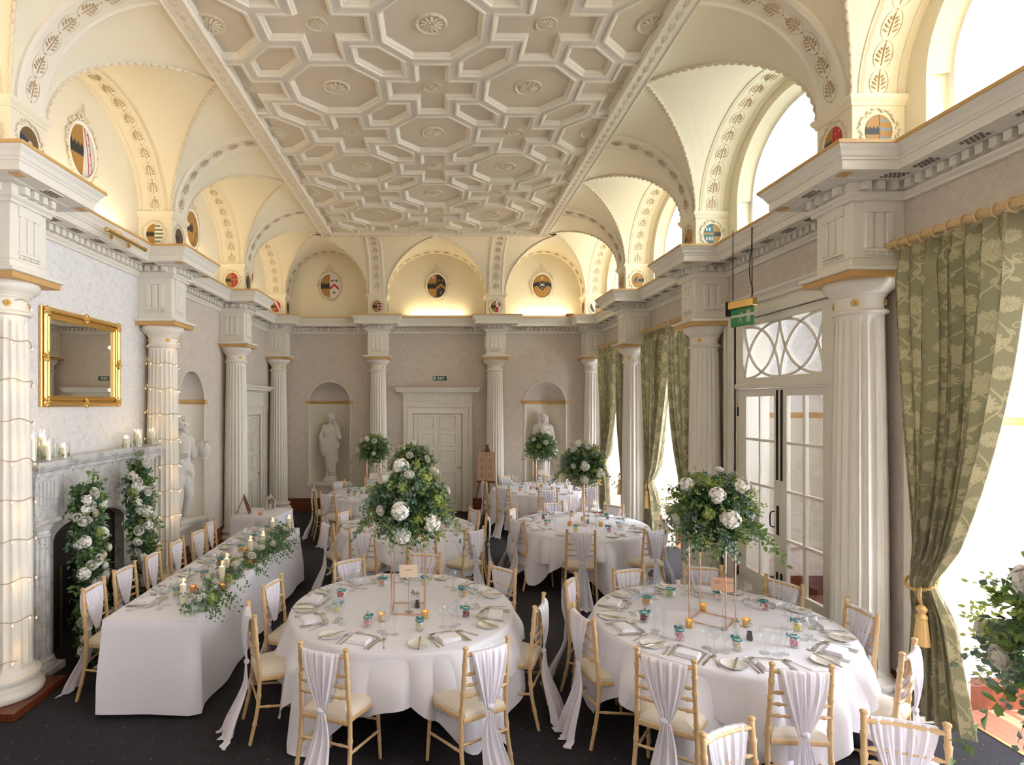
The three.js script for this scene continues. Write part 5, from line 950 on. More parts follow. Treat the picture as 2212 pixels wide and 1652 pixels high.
function sashGeo(kind, sd) {
  reseed(sd); const a = rr(0, 6), b = rr(0, 6), off = rr(-0.018, 0.018), knot = rr(0.50, 0.55), reach = rr(0.10, 0.15), lean = rr(-0.05, 0.05);
  const ripple = (u, t, k) => 0.006 * sin(u * 34 + a + t * 2) * k + 0.005 * sin(u * 61 + b) * k;
  if (kind === 'over') return grid(40, 30, (u, v) => {   // from the front, up over the rail and down the back to the knot
    const s = v < 0.42 ? v / 0.42 : 1, front = v < 0.45, t = front ? 1 - v / 0.45 : (v - 0.55) / 0.45, q = max(0, t), wq = Math.pow(q, 1.5), w = lerp(0.135, front ? 0.03 : 0.024, wq), over = v >= 0.45 && v <= 0.55 ? (v - 0.45) / 0.1 : -1;
    const x = (u - 0.5) * 2 * w + off * q, yTop = 0.884, y = over >= 0 ? yTop + 0.008 * sin(over * PI) : lerp(yTop, knot + (front ? 0.03 : 0), q), z = over >= 0 ? lerp(0.006, -0.034, over) - 0.016 * (1 - 4 * (u - 0.5) ** 2) : (front ? lerp(0.006, 0.03, q) : -0.034 - 0.012 * sin(q * PI)) - 0.016 * (1 - 4 * (u - 0.5) ** 2) * (1 - q);
    return new THREE.Vector3(x, y, z + ripple(u, q, 0.35 + q * (1 - q) * 3));
  });
  return grid(36, 26, (u, v) => {   // tail from the knot to the floor
    const t = v, w = 0.024 + 0.105 * Math.pow(t, 0.8) + (t > 0.94 ? 0.03 * (t - 0.94) / 0.06 : 0), y = lerp(knot, 0.012, min(1, t / 0.96)), z = -0.04 - reach * smooth(0.2, 1, t) - (t > 0.96 ? 0.03 : 0);
    return new THREE.Vector3((u - 0.5) * 2 * w + off + lean * t, y, z + 0.028 * t * sin(u * 17 + a) + 0.012 * sin(u * 39 + b) * (0.3 + t));
  });
}
const sashes = [1, 2, 3, 4].map((k) => ({ over: sashGeo('over', k * 13), tail: sashGeo('tail', k * 13) }));
const knotGeo = ellipsoid(0, 0.525, -0.034, 0.028, 0.022, 0.02, 10, 8);
const chairProto = sashes.map((s, i) => {
  const t = new THREE.Group(); t.name = 'banquet_chair';
  const W = (n, g, m = M.chair, l) => mesh(n, g, m, t, l);
  chairParts.post.forEach((g) => W('back_post', g)); chairParts.front.forEach((g) => W('front_leg', g)); W('seat_frame', chairParts.seat); W('cushion', chairParts.cushion, M.cushion, 'oatmeal seat cushion');
  W('top_rail', chairParts.topRail); chairParts.rails.forEach((g) => W('back_rail', g)); chairParts.spindles.forEach((g) => W('spindle', g)); chairParts.stretchers.forEach((g) => W('stretcher', g));
  const q = W('sash', s.over, M.sash, 'sheer white sash gathered over the back'); mesh('sash_tail', s.tail, M.sash, q); mesh('sash_knot', knotGeo, M.sash, q);
  return t;
});
let chairCount = 0;
function chair(x, d, toX, toD, label, group, twist = 0) {
  const c = chairProto[chairCount++ % chairProto.length].clone(); c.name = numbered('banquet_chair'); scene.add(c);
  c.position.set(x, 0, -d); c.rotation.y = Math.atan2(toX - x, -(toD - d)) + twist;
  tag(c, label, 'chair', group); return c;
}

// ---------------------------------------------------------------- tableware
const TW = (() => {
  const flatShape = (pts, h, bend) => {
    const s = new THREE.Shape(pts.map(([a, b]) => new THREE.Vector2(a, b))), g = new THREE.ExtrudeGeometry(s, { depth: h, bevelEnabled: false }); g.rotateX(-PI / 2);
    const p = g.attributes.position; for (let i = 0; i < p.count; i++) p.setY(i, p.getY(i) + bend(-p.getZ(i))); g.deleteAttribute('normal'); return toCreasedNormals(g, 0.6);
  };
  const sym = (half) => [...half, ...half.slice().reverse().map(([a, b]) => [-a, b])];
  const handle = [[0.0035, -0.045], [0.006, -0.1], [0.0035, -0.0]];
  const fork = flatShape([[0.005, -0.1], [0.0035, -0.04], [0.0028, 0.02], [0.006, 0.035], [0.0105, 0.045], [0.0105, 0.09], [0.0078, 0.09], [0.0075, 0.052], [0.0045, 0.052], [0.0042, 0.09], [0.0014, 0.09], [0.0012, 0.052], [-0.0012, 0.052], [-0.0014, 0.09], [-0.0042, 0.09], [-0.0045, 0.052], [-0.0075, 0.052], [-0.0078, 0.09], [-0.0105, 0.09], [-0.0105, 0.045], [-0.006, 0.035], [-0.0028, 0.02], [-0.0035, -0.04], [-0.005, -0.1]], 0.0022, (y) => 0.002 + 0.006 * Math.exp(-(((y - 0.03) / 0.035) ** 2)));
  const knife = join([flatShape(sym([[0.0065, -0.11], [0.008, -0.06], [0.0065, -0.01]]), 0.006, () => 0.001), flatShape([[0.006, -0.012], [-0.006, -0.012], [-0.0075, 0.06], [-0.004, 0.105], [0.003, 0.118], [0.0065, 0.1]], 0.0016, () => 0.003)]);
  const spoon = join([flatShape([[0.005, -0.1], [0.003, -0.03], [0.003, 0.03], [-0.003, 0.03], [-0.003, -0.03], [-0.005, -0.1]], 0.0025, (y) => 0.002 + 0.006 * Math.exp(-(((y - 0.02) / 0.03) ** 2))), (() => { const g = new THREE.SphereGeometry(1, 14, 6, 0, 2 * PI, PI / 2, PI / 2); g.scale(0.0185, 0.008, 0.029); g.translate(0, 0.0095, -0.055); return g; })()]);
  const plate = lathe([[0, 0.006], [0.05, 0.006], [0.058, 0.008], [0.078, 0.015], [0.081, 0.0165], [0.08, 0.013], [0.055, 0.003], [0.045, 0.0], [0, 0.0]], 36, 0.7);
  const glassShape = (bowl, stem, foot) => lathe([[0.0001, 0.004], [foot * 0.5, 0.003], [foot, 0.0005], [foot, 0.002], [0.008, 0.007], [0.0038, 0.015], [0.0036, stem - 0.006], [0.006, stem], ...bowl.map(([r, y]) => [r, y + stem])], 20, 0.9);
  const wine = glassShape([[0.018, 0.006], [0.031, 0.022], [0.037, 0.045], [0.036, 0.068], [0.031, 0.092]], 0.085, 0.034), flute = glassShape([[0.011, 0.006], [0.018, 0.025], [0.0235, 0.06], [0.0245, 0.09], [0.021, 0.125]], 0.075, 0.031);
  const napkin = join([rbox(-0.075, 0.075, 0.001, 0.010, -0.055, 0.055, 0.004), rbox(-0.074, 0.073, 0.0105, 0.018, -0.054, 0.05, 0.004), rbox(-0.072, 0.074, 0.0185, 0.026, -0.05, 0.054, 0.004)]);
  const jarGlass = lathe([[0, 0.001], [0.028, 0.001], [0.034, 0.006], [0.035, 0.02], [0.035, 0.06], [0.030, 0.072], [0.027, 0.078], [0.028, 0.084]], 20, 0.9), jarLid = lathe([[0.031, 0.084], [0.031, 0.09], [0.022, 0.098], [0.008, 0.101], [0.006, 0.106], [0.013, 0.113], [0.014, 0.12], [0.008, 0.126], [0, 0.127]], 18, 0.9);
  reseed(77); const sweets = join(Array.from({ length: 46 }, () => { const a = rr(0, 2 * PI), r = sqrt(rnd()) * 0.024, y = rr(0.01, 0.06), s = rr(0.006, 0.009); return ellipsoid(cos(a) * r, y, sin(a) * r, s, s * 0.8, s, 6, 5); }));
  const ribbon = (() => { const g = new THREE.TorusGeometry(0.030, 0.0035, 5, 22); g.rotateX(PI / 2); g.scale(1, 1.6, 1); g.translate(0, 0.077, 0); return g; })();
  const bowBand = (pts) => { const c = new THREE.CatmullRomCurve3(pts.map((p) => new THREE.Vector3(...p))); return grid(12, 1, (u, v) => c.getPoint(u).add(new THREE.Vector3(0, (v - 0.5) * 0.012, 0))); };
  const bow = join([[[0, 0.077, 0.034], [0.018, 0.088, 0.046], [0.03, 0.08, 0.044], [0.002, 0.076, 0.036]], [[0, 0.077, 0.034], [-0.018, 0.088, 0.046], [-0.03, 0.08, 0.044], [-0.002, 0.076, 0.036]], [[0, 0.077, 0.034], [0.012, 0.06, 0.042], [0.02, 0.036, 0.044]], [[0, 0.077, 0.034], [-0.012, 0.06, 0.042], [-0.018, 0.03, 0.044]]].map(bowBand));
  const tagCard = (() => { const g = new RoundedBoxGeometry(0.026, 0.034, 0.001, 1, 0.0004); g.rotateZ(0.25); g.rotateX(-0.12); g.translate(0.006, 0.045, 0.043); return g; })();
  const votive = lathe([[0, 0.002], [0.024, 0.002], [0.027, 0.006], [0.031, 0.06], [0.0295, 0.06], [0.026, 0.008], [0, 0.007]], 18, 0.9);
  const flame = lathe([[0, 0], [0.0035, 0.004], [0.0045, 0.009], [0.003, 0.016], [0, 0.024]], 8, 0);
  const mill = { glass: lathe([[0, 0.0], [0.022, 0.0], [0.024, 0.01], [0.018, 0.05], [0.021, 0.085], [0.017, 0.1]], 16, 0.9), body: lathe([[0, 0.004], [0.02, 0.004], [0.021, 0.012], [0.016, 0.05], [0.0165, 0.062], [0, 0.062]], 16, 0.7), top: lathe([[0.018, 0.1], [0.022, 0.104], [0.022, 0.118], [0.012, 0.128], [0.006, 0.132], [0.009, 0.14], [0, 0.146]], 16, 0.7) };
  return { fork, knife, spoon, plate, wine, flute, napkin, jarGlass, jarLid, sweets, ribbon, bow, tagCard, votive, flame, mill };
})();
M.goldGlass = phys(0.75, 0.52, 0.2, 0.2, { transmission: 0.35, thickness: 0, metalness: 0.3 });
M.copperGlass = phys(0.8, 0.42, 0.2, 0.2, { transmission: 0.3, thickness: 0, metalness: 0.35 });
const item = (name, geo, mat, x, y, d, turn, label, cat, group, sub) => { const m = mesh(name, geo, mat, scene); m.position.set(x, y, -d); m.rotation.y = turn; return tag(m, label, cat, group); };
const SWEETS = [['red', [0.55, 0.06, 0.07]], ['yellow', [0.85, 0.66, 0.12]], ['pink', [0.8, 0.36, 0.42]], ['cream', [0.82, 0.68, 0.48]], ['dark red', [0.28, 0.05, 0.06]], ['orange', [0.82, 0.36, 0.08]], ['lime', [0.55, 0.70, 0.25]], ['peach', [0.85, 0.52, 0.36]]].map(([n, c]) => [n, phys(...c, 0.35, { clearcoat: 0.4 })]);
function jar(x, y, d, turn, k, where, of) {
  const [n, m] = SWEETS[k % SWEETS.length], t = thing('sweet_jar', `jar of ${n} sweets, ${where}`, 'jar', [x, y, d], turn, `sweet jars on ${of}`);
  mesh('glass', TW.jarGlass, M.glass, t); mesh('lid', TW.jarLid, M.glass, t, 'knobbed glass lid'); stuff(mesh('sweets', TW.sweets, m, t)); mesh('ribbon', TW.ribbon, M.teal, t); mesh('bow', TW.bow, M.teal, t); mesh('name_tag', TW.tagCard, std(0.8, 0.68, 0.58, 0.8), t);
}
function votive(x, y, d, where, mat = M.goldGlass, kind = 'gold') {
  const t = thing('votive_holder', `${kind} glass tealight holder on ${where}`, 'candle holder', [x, y, d], 0, `tealights on ${where}`);
  mesh('cup', TW.votive, mat, t); const w = new THREE.CylinderGeometry(0.022, 0.022, 0.014, 14); w.translate(0, 0.018, 0); mesh('tealight', w, M.wax, t); const f = mesh('flame', TW.flame, M.flame, t); f.position.y = 0.026;
}
const TY = 0.752;
const sideOf = (a) => ['exit side', 'exit and window side', 'window side', 'window and near side', 'near side', 'near and fireplace side', 'fireplace side', 'fireplace and exit side'][Math.round(a / (PI / 4) + 8) % 8];
function setting(cx, cd, ang, R, table, k, far, y = TY, side = sideOf(ang)) {
  const where = `${side} of ${table}`, of = table;   // ang: direction of the guest from the centre; local axes: right of the guest, and inwards
  reseed(900 + k * 17 + Math.round(cx * 100));
  const ox = sin(ang), od = cos(ang), inx = -ox, ind = -od, rx = -od, rd = ox;    // right hand when facing the centre (plan x, d)
  const at = (s, i) => [cx + ox * R + rx * s + inx * i, cd + od * R + rd * s + ind * i], face = Math.atan2(inx, -ind) + PI;   // local -z looks inwards
  const put = (name, geo, mat, s, i, turn, label, cat, group, dy = 0) => { const [x, d] = at(s + rr(-0.006, 0.006), i + rr(-0.006, 0.006)); item(name, geo, mat, x, y + 0.003 + dy, d, face + turn + rr(-0.06, 0.06), label, cat, group); };
  put('side_plate', TW.plate, M.china, -0.235, 0.13, 0, `white side plate, ${where}`, 'plate', `side plates on ${of}`);
  put('napkin', TW.napkin, M.napkin, 0, 0.12, 0, `folded white napkin, ${where}`, 'napkin', `napkins on ${of}`);
  if (!far) {
    put('butter_knife', TW.knife, M.silver, -0.225, 0.13, -0.55, `steel knife on side plate, ${where}`, 'knife', `butter knives on ${of}`, 0.013);
    for (const s of [-0.128, -0.098]) put('fork', TW.fork, M.silver, s, 0.125, 0, `steel fork beside napkin, ${where}`, 'fork', `forks on ${of}`);
    for (const s of [0.1, 0.128]) put('table_knife', TW.knife, M.silver, s, 0.125, 0, `steel knife beside napkin, ${where}`, 'knife', `table knives on ${of}`);
    put('dessert_spoon', TW.spoon, M.silver, -0.02, 0.25, PI / 2, `steel dessert spoon, ${where}`, 'spoon', `dessert spoons on ${of}`);
    put('dessert_fork', TW.fork, M.silver, 0.01, 0.222, -PI / 2, `steel dessert fork, ${where}`, 'fork', `dessert forks on ${of}`);
    put('coffee_spoon', TW.spoon, M.silver, 0.175, 0.16, 0.5, `small steel spoon, ${where}`, 'spoon', `coffee spoons on ${of}`);
  }
  put('wine_glass', TW.wine, M.glass, 0.13, 0.295, 0, `empty wine glass, ${where}`, 'glass', `wine glasses on ${of}`);
  put('wine_glass', TW.wine, M.glass, 0.075, 0.335, 0, `empty wine glass, ${where}`, 'glass', `wine glasses on ${of}`);
  put('champagne_flute', TW.flute, M.glass, 0.19, 0.325, 0, `empty champagne flute, ${where}`, 'glass', `champagne flutes on ${of}`);
  const [jx, jd] = at(-0.09 + rr(-0.03, 0.03), 0.36 + rr(-0.03, 0.02)); jar(jx, y + 0.003, jd, face + PI + rr(-0.6, 0.6), k + Math.floor(abs(cx) * 7), where, of);
}

// ---------------------------------------------------------------- round tables
const tableLeg = join([tube([new THREE.Vector3(0.5, 0, -0.3), new THREE.Vector3(0.42, 0.70, -0.26)], 0.014, 8), tube([new THREE.Vector3(0.5, 0, 0.3), new THREE.Vector3(0.42, 0.70, 0.26)], 0.014, 8), tube([new THREE.Vector3(0.485, 0.13, -0.29), new THREE.Vector3(0.485, 0.13, 0.29)], 0.011, 6)]);
function clothGeo(R, half, turn, sd, minY, push) {   // a square cloth of half-side "half" over a round top of radius R
  reseed(sd); const N = 192, ph = Array.from({ length: 5 }, () => rr(0, 2 * PI)), rows = 22;
  return grid(N, rows, (u, v) => {
    const a = u * 2 * PI, b = a - turn, m = max(abs(cos(b)), abs(sin(b))), drop = max(0.16, half / m - R), corner = smooth(0.86, 0.72, m);
    const f1 = sin(a * 13 + ph[0] + 1.4 * sin(a * 3 + ph[1])), f2 = sin(a * 24 + ph[2] + sin(a * 5)), f3 = sin(a * 5 + ph[3]);
    if (v < 0.22) { const q = v / 0.22, r = R * q; return new THREE.Vector3(cos(a) * r, 0.75 + push - (q > 0.97 ? 0.002 : 0), sin(a) * r); }
    const t = (v - 0.22) / 0.78, s = t * drop, bend = min(s, 0.03) / 0.03, fold = smooth(0, 0.24, s);
    const r = R + 0.008 + push + 0.016 * bend + fold * (0.056 + 0.056 * f1 + 0.018 * f2 + 0.02 * f3) * (0.62 + 0.8 * s) + corner * fold * 0.07 * s;
    let y = 0.75 + push - max(0, s - 0.004) + 0.01 * sin(a * 7 + ph[4]) * t; if (y < minY) y = minY + 0.002 * sin(a * 23);
    return new THREE.Vector3(cos(a) * r, y, sin(a) * r);
  }, true);
}
function roundTable(x, d, R, where, turn, turnUnder, sd) {
  const t = thing('round_table', `round folding tabletop under the cloths of ${where}`, 'table', [x, 0, d], turn, 'round dining tables');
  mesh('tabletop', lathe([[0, 0.72], [R - 0.012, 0.72], [R - 0.004, 0.725], [R - 0.004, 0.743], [0, 0.743]], 48, 0.5), M.darkWood, t); mesh('leg_frame', tableLeg, M.iron, t); const l = mesh('leg_frame', tableLeg, M.iron, t); l.rotation.y = PI;
  const under = mesh('under_cloth', clothGeo(R, 1.25, turnUnder, sd + 5, 0.01, 0.0), M.linen); under.position.set(x, 0, -d); tag(under, `long white under cloth of ${where}`, 'tablecloth', 'white under cloths');
  const over = mesh('tablecloth', clothGeo(R, 1.16, turn, sd, 0.1, 0.004), M.linen); over.position.set(x, 0, -d); tag(over, `white tablecloth draped over ${where}`, 'tablecloth', 'white tablecloths');
}
const TABLES = [
  { x: -0.295, d: 4.82, R: 0.905, where: 'the table beside the head table', chairs: [[-0.73, 3.63], [0.316, 3.68], [0.795, 4.49], [0.61, 5.42], [-0.14, 5.95], [-0.885, 5.71], [-1.44, 4.99], [-1.4, 4.3]], stand: [-0.24, 4.73, 0] },
  { x: 2.17, d: 4.47, R: 0.905, where: 'the table by the glazed doors', chairs: [[1.39, 3.51], [2.14, 3.37], [1.075, 4.25], [1.17, 5.04], [1.79, 5.38], [2.52, 5.46], [3.02, 5.0], [3.2, 4.33], [2.98, 3.63]], stand: [2.145, 4.48, PI / 4 + 0.06] },
  { x: -0.42, d: 7.98, R: 0.9, where: 'the table facing the exit door', chairs: [[-1.43, 7.46], [-1.35, 8.24], [-0.92, 6.93], [-0.19, 6.75], [0.45, 7.06], [0.66, 7.85], [0.53, 8.4], [-0.1, 9.12], [-0.85, 8.95]], stand: [-0.36, 7.95, 0.2] },
  { x: 2.02, d: 8.08, R: 0.9, where: 'the table by the double curtains', chairs: [[1.07, 7.68], [1.1, 8.45], [1.735, 6.95], [2.67, 7.07], [3.02, 7.7], [2.69, 8.78], [1.81, 9.0]], stand: [2.05, 8.06, 0.55] },
  { x: -1.15, d: 10.9, R: 0.9, where: 'the table before the draped statue', chairs: [[-2.25, 10.45], [-1.9, 9.87], [-2.0, 11.5], [-1.36, 11.95], [-1.0, 9.72], [-0.1, 10.5], [-0.3, 11.5]], stand: [-1.22, 10.9, 0.15], far: true },
  { x: 2.0, d: 11.45, R: 0.9, where: 'the table before the crossed-arm statue', chairs: [[1.2, 10.6], [0.93, 11.45], [1.45, 12.35], [2.46, 12.38], [2.98, 11.5], [2.79, 10.65], [1.99, 10.35]], stand: [2.06, 11.45, 0.1], far: true },
];
TABLES.forEach((T, i) => {
  roundTable(T.x, T.d, T.R, T.where, ...[[0.26, -0.1], [0.7, 1.25], [0.35, 0.0], [0.1, 0.62], [0.3, -0.2], [0.0, 0.5]][i], 100 + i * 31);
  T.chairs.forEach(([x, d], k) => {
    chair(x, d, T.x, T.d, `pale chair with white sash, ${sideOf(Math.atan2(x - T.x, d - T.d))} of ${T.where}`, `chairs at ${T.where}`, 0.12 * sin(k * 2.7 + i));
    setting(T.x, T.d, Math.atan2(x - T.x, d - T.d), T.R, T.where, k + i * 3, T.far);
  });
});
for (const [x, d, l] of [[1.38, 2.73, 'farther from'], [2.28, 2.8, 'nearer to']]) chair(x, d, 1.86, 1.7, `pale chair ${l} the curtain, at the table below the big curtain`, 'chairs at the corner table');
roundTable(1.9, 1.62, 0.9, 'the table below the big curtain', 0.3, 1.0, 333);

// ---------------------------------------------------------------- long head table
function longCloth(x0, x1, d0, d1, y, sd, hem, label, group) {
  reseed(sd); const ph = Array.from({ length: 4 }, () => rr(0, 6)), W = x1 - x0, L = d1 - d0, per = [];
  const pts = [], seg = 0.05;
  const walk = (ax, ad, bx, bd) => { const l = Math.hypot(bx - ax, bd - ad), n = Math.ceil(l / seg); for (let i = 0; i < n; i++) pts.push([lerp(ax, bx, i / n), lerp(ad, bd, i / n), (bd - ad) / l, -(bx - ax) / l]); };
  walk(x0, d0, x1, d0); walk(x1, d0, x1, d1); walk(x1, d1, x0, d1); walk(x0, d1, x0, d0);
  const n = pts.length, drop = y - hem, side = grid(n, 18, (u, v) => {
    const i = Math.round(u * n) % n, [px, pd, nx, nd] = pts[i], s = v * drop, f = smooth(0, 0.5, s), a = i * 0.05;
    const o = 0.006 + 0.012 * min(1, s / 0.03) + f * (0.02 + 0.014 * sin(a * 5.2 + ph[0]) + 0.01 * sin(a * 11 + ph[1])) * (0.5 + s);
    const corner = min(Math.hypot(px - x0, pd - d0), Math.hypot(px - x1, pd - d0), Math.hypot(px - x1, pd - d1), Math.hypot(px - x0, pd - d1)), c = (1 - smooth(0, 0.14, corner)) * f * 0.018;
    return V(px + nx * o + (px > (x0 + x1) / 2 ? c : -c), y - s + (v === 1 ? 0.012 * sin(a * 3 + ph[2]) + 0.01 : 0), pd + nd * o + (pd > (d0 + d1) / 2 ? c : -c));
  });
  const top = box(x0 - 0.008, x1 + 0.008, y - 0.003, y + 0.002, d0 - 0.008, d1 + 0.008), m = mesh('tablecloth', join([side, top]), M.linen);
  return tag(m, label, 'tablecloth', group);
}
{
  const x0 = -2.63, x1 = -1.90, d0 = 4.50, d1 = 7.85, where = 'the head table';
  for (const [a, b, n] of [[d0 + 0.02, (d0 + d1) / 2 - 0.005, 'nearer the fireplace end'], [(d0 + d1) / 2 + 0.005, d1 - 0.02, 'nearer the side table']]) {
    const t = thing('trestle_table', `folding trestle under the long white cloth, ${n}`, 'table', [(x0 + x1) / 2, 0, (a + b) / 2], 0, 'trestles under the head table'), h = (b - a) / 2, w = (x1 - x0) / 2 - 0.01;
    mesh('tabletop', rbox(-w, w, 0.715, 0.745, -h, h, 0.006), M.darkWood, t);
    for (const s of [-1, 1]) mesh('leg_frame', join([tube([new THREE.Vector3(-w + 0.06, 0, s * (h - 0.2)), new THREE.Vector3(-w + 0.06, 0.715, s * (h - 0.25))], 0.014, 8), tube([new THREE.Vector3(w - 0.06, 0, s * (h - 0.2)), new THREE.Vector3(w - 0.06, 0.715, s * (h - 0.25))], 0.014, 8), tube([new THREE.Vector3(-w + 0.06, 0.2, s * (h - 0.214)), new THREE.Vector3(w - 0.06, 0.2, s * (h - 0.214))], 0.01, 6)]), M.iron, t);
  }
  longCloth(x0, x1, d0, d1, 0.75, 12, 0.03, 'long white tablecloth falling to the floor round the head table', 'white tablecloths');
  [[-2.95, 4.91], [-2.97, 5.43], [-2.95, 5.92], [-2.95, 6.47], [-2.93, 7.0], [-2.98, 7.5]].forEach(([x, d], k) => {
    chair(x, d, x + 1, d, `pale chair with white sash, ${['sixth', 'fifth', 'fourth', 'third', 'second', 'first'][k]} from the side table along the head table`, 'chairs along the head table', [0.06, -0.05, 0.08, 0, -0.06, 0.05][k]);
    setting(x0 + 0.5, d, -PI / 2, 0.49, where, k, false, 0.7515, ['sixth place', 'fifth place', 'fourth place', 'third place', 'second place', 'first place'][k] + ' from the side table');
  });
}
// side table with lantern, framed card and tealight
{
  const c = longCloth(-0.34, 0.34, -0.36, 0.36, 0.75, 19, 0.22, 'small square cloth over the side table by the side door', 'white tablecloths');
  c.position.set(-2.74, 0, -8.98); c.rotation.y = -0.12;
  const t = thing('side_table', 'small square table under a white cloth by the side door', 'table', [-2.74, 0, 8.98], -0.12); mesh('tabletop', rbox(-0.33, 0.33, 0.72, 0.745, -0.35, 0.35, 0.005), M.darkWood, t);
  for (const [a, b] of [[-1, -1], [1, -1], [-1, 1], [1, 1]]) mesh('leg', tube([new THREE.Vector3(a * 0.29, 0, b * 0.31), new THREE.Vector3(a * 0.29, 0.72, b * 0.31)], 0.016, 8), M.iron, t);
  const where = 'the side table';
  const L = thing('lantern', 'grey arched metal lantern with a candle on the side table', 'lantern', [-2.68, 0.752, 9.16], 0.5), gm = std(0.5, 0.48, 0.44, 0.6);
  mesh('base', rbox(-0.075, 0.075, 0, 0.018, -0.06, 0.06, 0.004), gm, L);
  const archFace = (w) => slab(arch(0, w, 0.015, 0.15, w, 14), [arch(0, w - 0.018, 0.03, 0.15, w - 0.018, 14)], -0.006, 0.006, 'd');
  for (const s of [-1, 1]) { const f = archFace(0.068); f.translate(0, 0, s * 0.052); mesh('arched_frame', f, gm, L); const q = slab(arch(0, 0.052, 0.03, 0.15, 0.052, 14), [], -0.001, 0.001, 'd'); q.translate(0, 0, s * 0.052); mesh('pane', q, M.pane, L); }
  mesh('arched_roof', grid(14, 1, (u, v) => new THREE.Vector3(0.07 * cos(u * PI), 0.15 + 0.072 * sin(u * PI), lerp(-0.06, 0.06, v))), gm, L); mesh('finial', lathe([[0, 0.27], [0.008, 0.265], [0.012, 0.25], [0.006, 0.24], [0.02, 0.228], [0.03, 0.215], [0, 0.215]], 12), gm, L);
  for (const s of [-1, 1]) mesh('side_panel', rbox(s * 0.07 - 0.003, s * 0.07 + 0.003, 0.015, 0.15, -0.055, 0.055, 0.002), gm, L);
  const cd = new THREE.CylinderGeometry(0.024, 0.024, 0.085, 16); cd.translate(0, 0.06, 0); mesh('candle', cd, M.wax, L);
  const E = thing('table_easel', 'small framed card on a tripod easel on the side table', 'easel', [-2.90, 0.752, 8.84], 1.75);
  const b = rbox(-0.10, 0.10, 0.02, 0.27, -0.006, 0.006, 0.003); b.rotateX(-0.32); mesh('card_frame', b, M.darkWood, E); mesh('leg', tube([new THREE.Vector3(-0.07, 0, 0.02), new THREE.Vector3(-0.02, 0.3, -0.09)], 0.006, 6), M.darkWood, E); mesh('leg', tube([new THREE.Vector3(0.07, 0, 0.02), new THREE.Vector3(0.02, 0.3, -0.09)], 0.006, 6), M.darkWood, E); mesh('leg', tube([new THREE.Vector3(0, 0, -0.2), new THREE.Vector3(0, 0.29, -0.085)], 0.006, 6), M.darkWood, E);
  votive(-2.70, 0.752, 8.72, where, M.copperGlass, 'copper');
}
// easel with the seating plan
{
  const t = thing('easel', 'wooden easel with a seating plan beside the exit door column', 'easel', [1.03, 0, 12.12], -0.3), bar = (a, b) => tube([new THREE.Vector3(...a), new THREE.Vector3(...b)], 0.013, 6);
  mesh('front_leg', bar([-0.3, 0, 0.1], [-0.03, 1.5, -0.08]), M.darkWood, t); mesh('front_leg', bar([0.3, 0, 0.1], [0.03, 1.5, -0.08]), M.darkWood, t); mesh('rear_leg', bar([0, 0, -0.35], [0, 1.48, -0.09]), M.darkWood, t); mesh('mast', rbox(-0.03, 0.03, 0.8, 1.58, 0.055, 0.075, 0.004), M.darkWood, t); mesh('ledge', rbox(-0.2, 0.2, 0.79, 0.83, -0.09, -0.0, 0.006), M.darkWood, t);
  const tex = canvasTex(256, 384, (g) => { g.fillStyle = '#c9a78e'; g.fillRect(0, 0, 256, 384); g.strokeStyle = '#6b4a36'; g.lineWidth = 3; g.strokeRect(4, 4, 248, 376); g.beginPath(); g.moveTo(128, 10); g.lineTo(128, 374); g.stroke(); g.fillStyle = '#7a5a46'; for (const cx of [66, 190]) for (let b = 0; b < 3; b++) for (let l = 0; l < 6; l++) { const w = 40 + 30 * hash2(l, b, cx); g.fillRect(cx - w / 2, 80 + b * 98 + l * 12, w, 3); } g.fillRect(56, 34, 60, 5); g.fillRect(140, 34, 60, 5); });
  const bd = rbox(-0.19, 0.19, 0.835, 1.44, -0.006, 0.006, 0.003); bd.rotateX(-0.11); bd.translate(0, 0, 0.18); const m = mesh('plan_board', bd, M.kraft, t);
  const pl = new THREE.PlaneGeometry(0.375, 0.6); pl.translate(0, 1.1375, 0.0067); pl.rotateX(-0.11); pl.translate(0, 0, 0.18); mesh('printed_plan', pl, new THREE.MeshStandardMaterial({ map: tex, roughness: 0.8 }), m, 'tan printed seating plan');
}

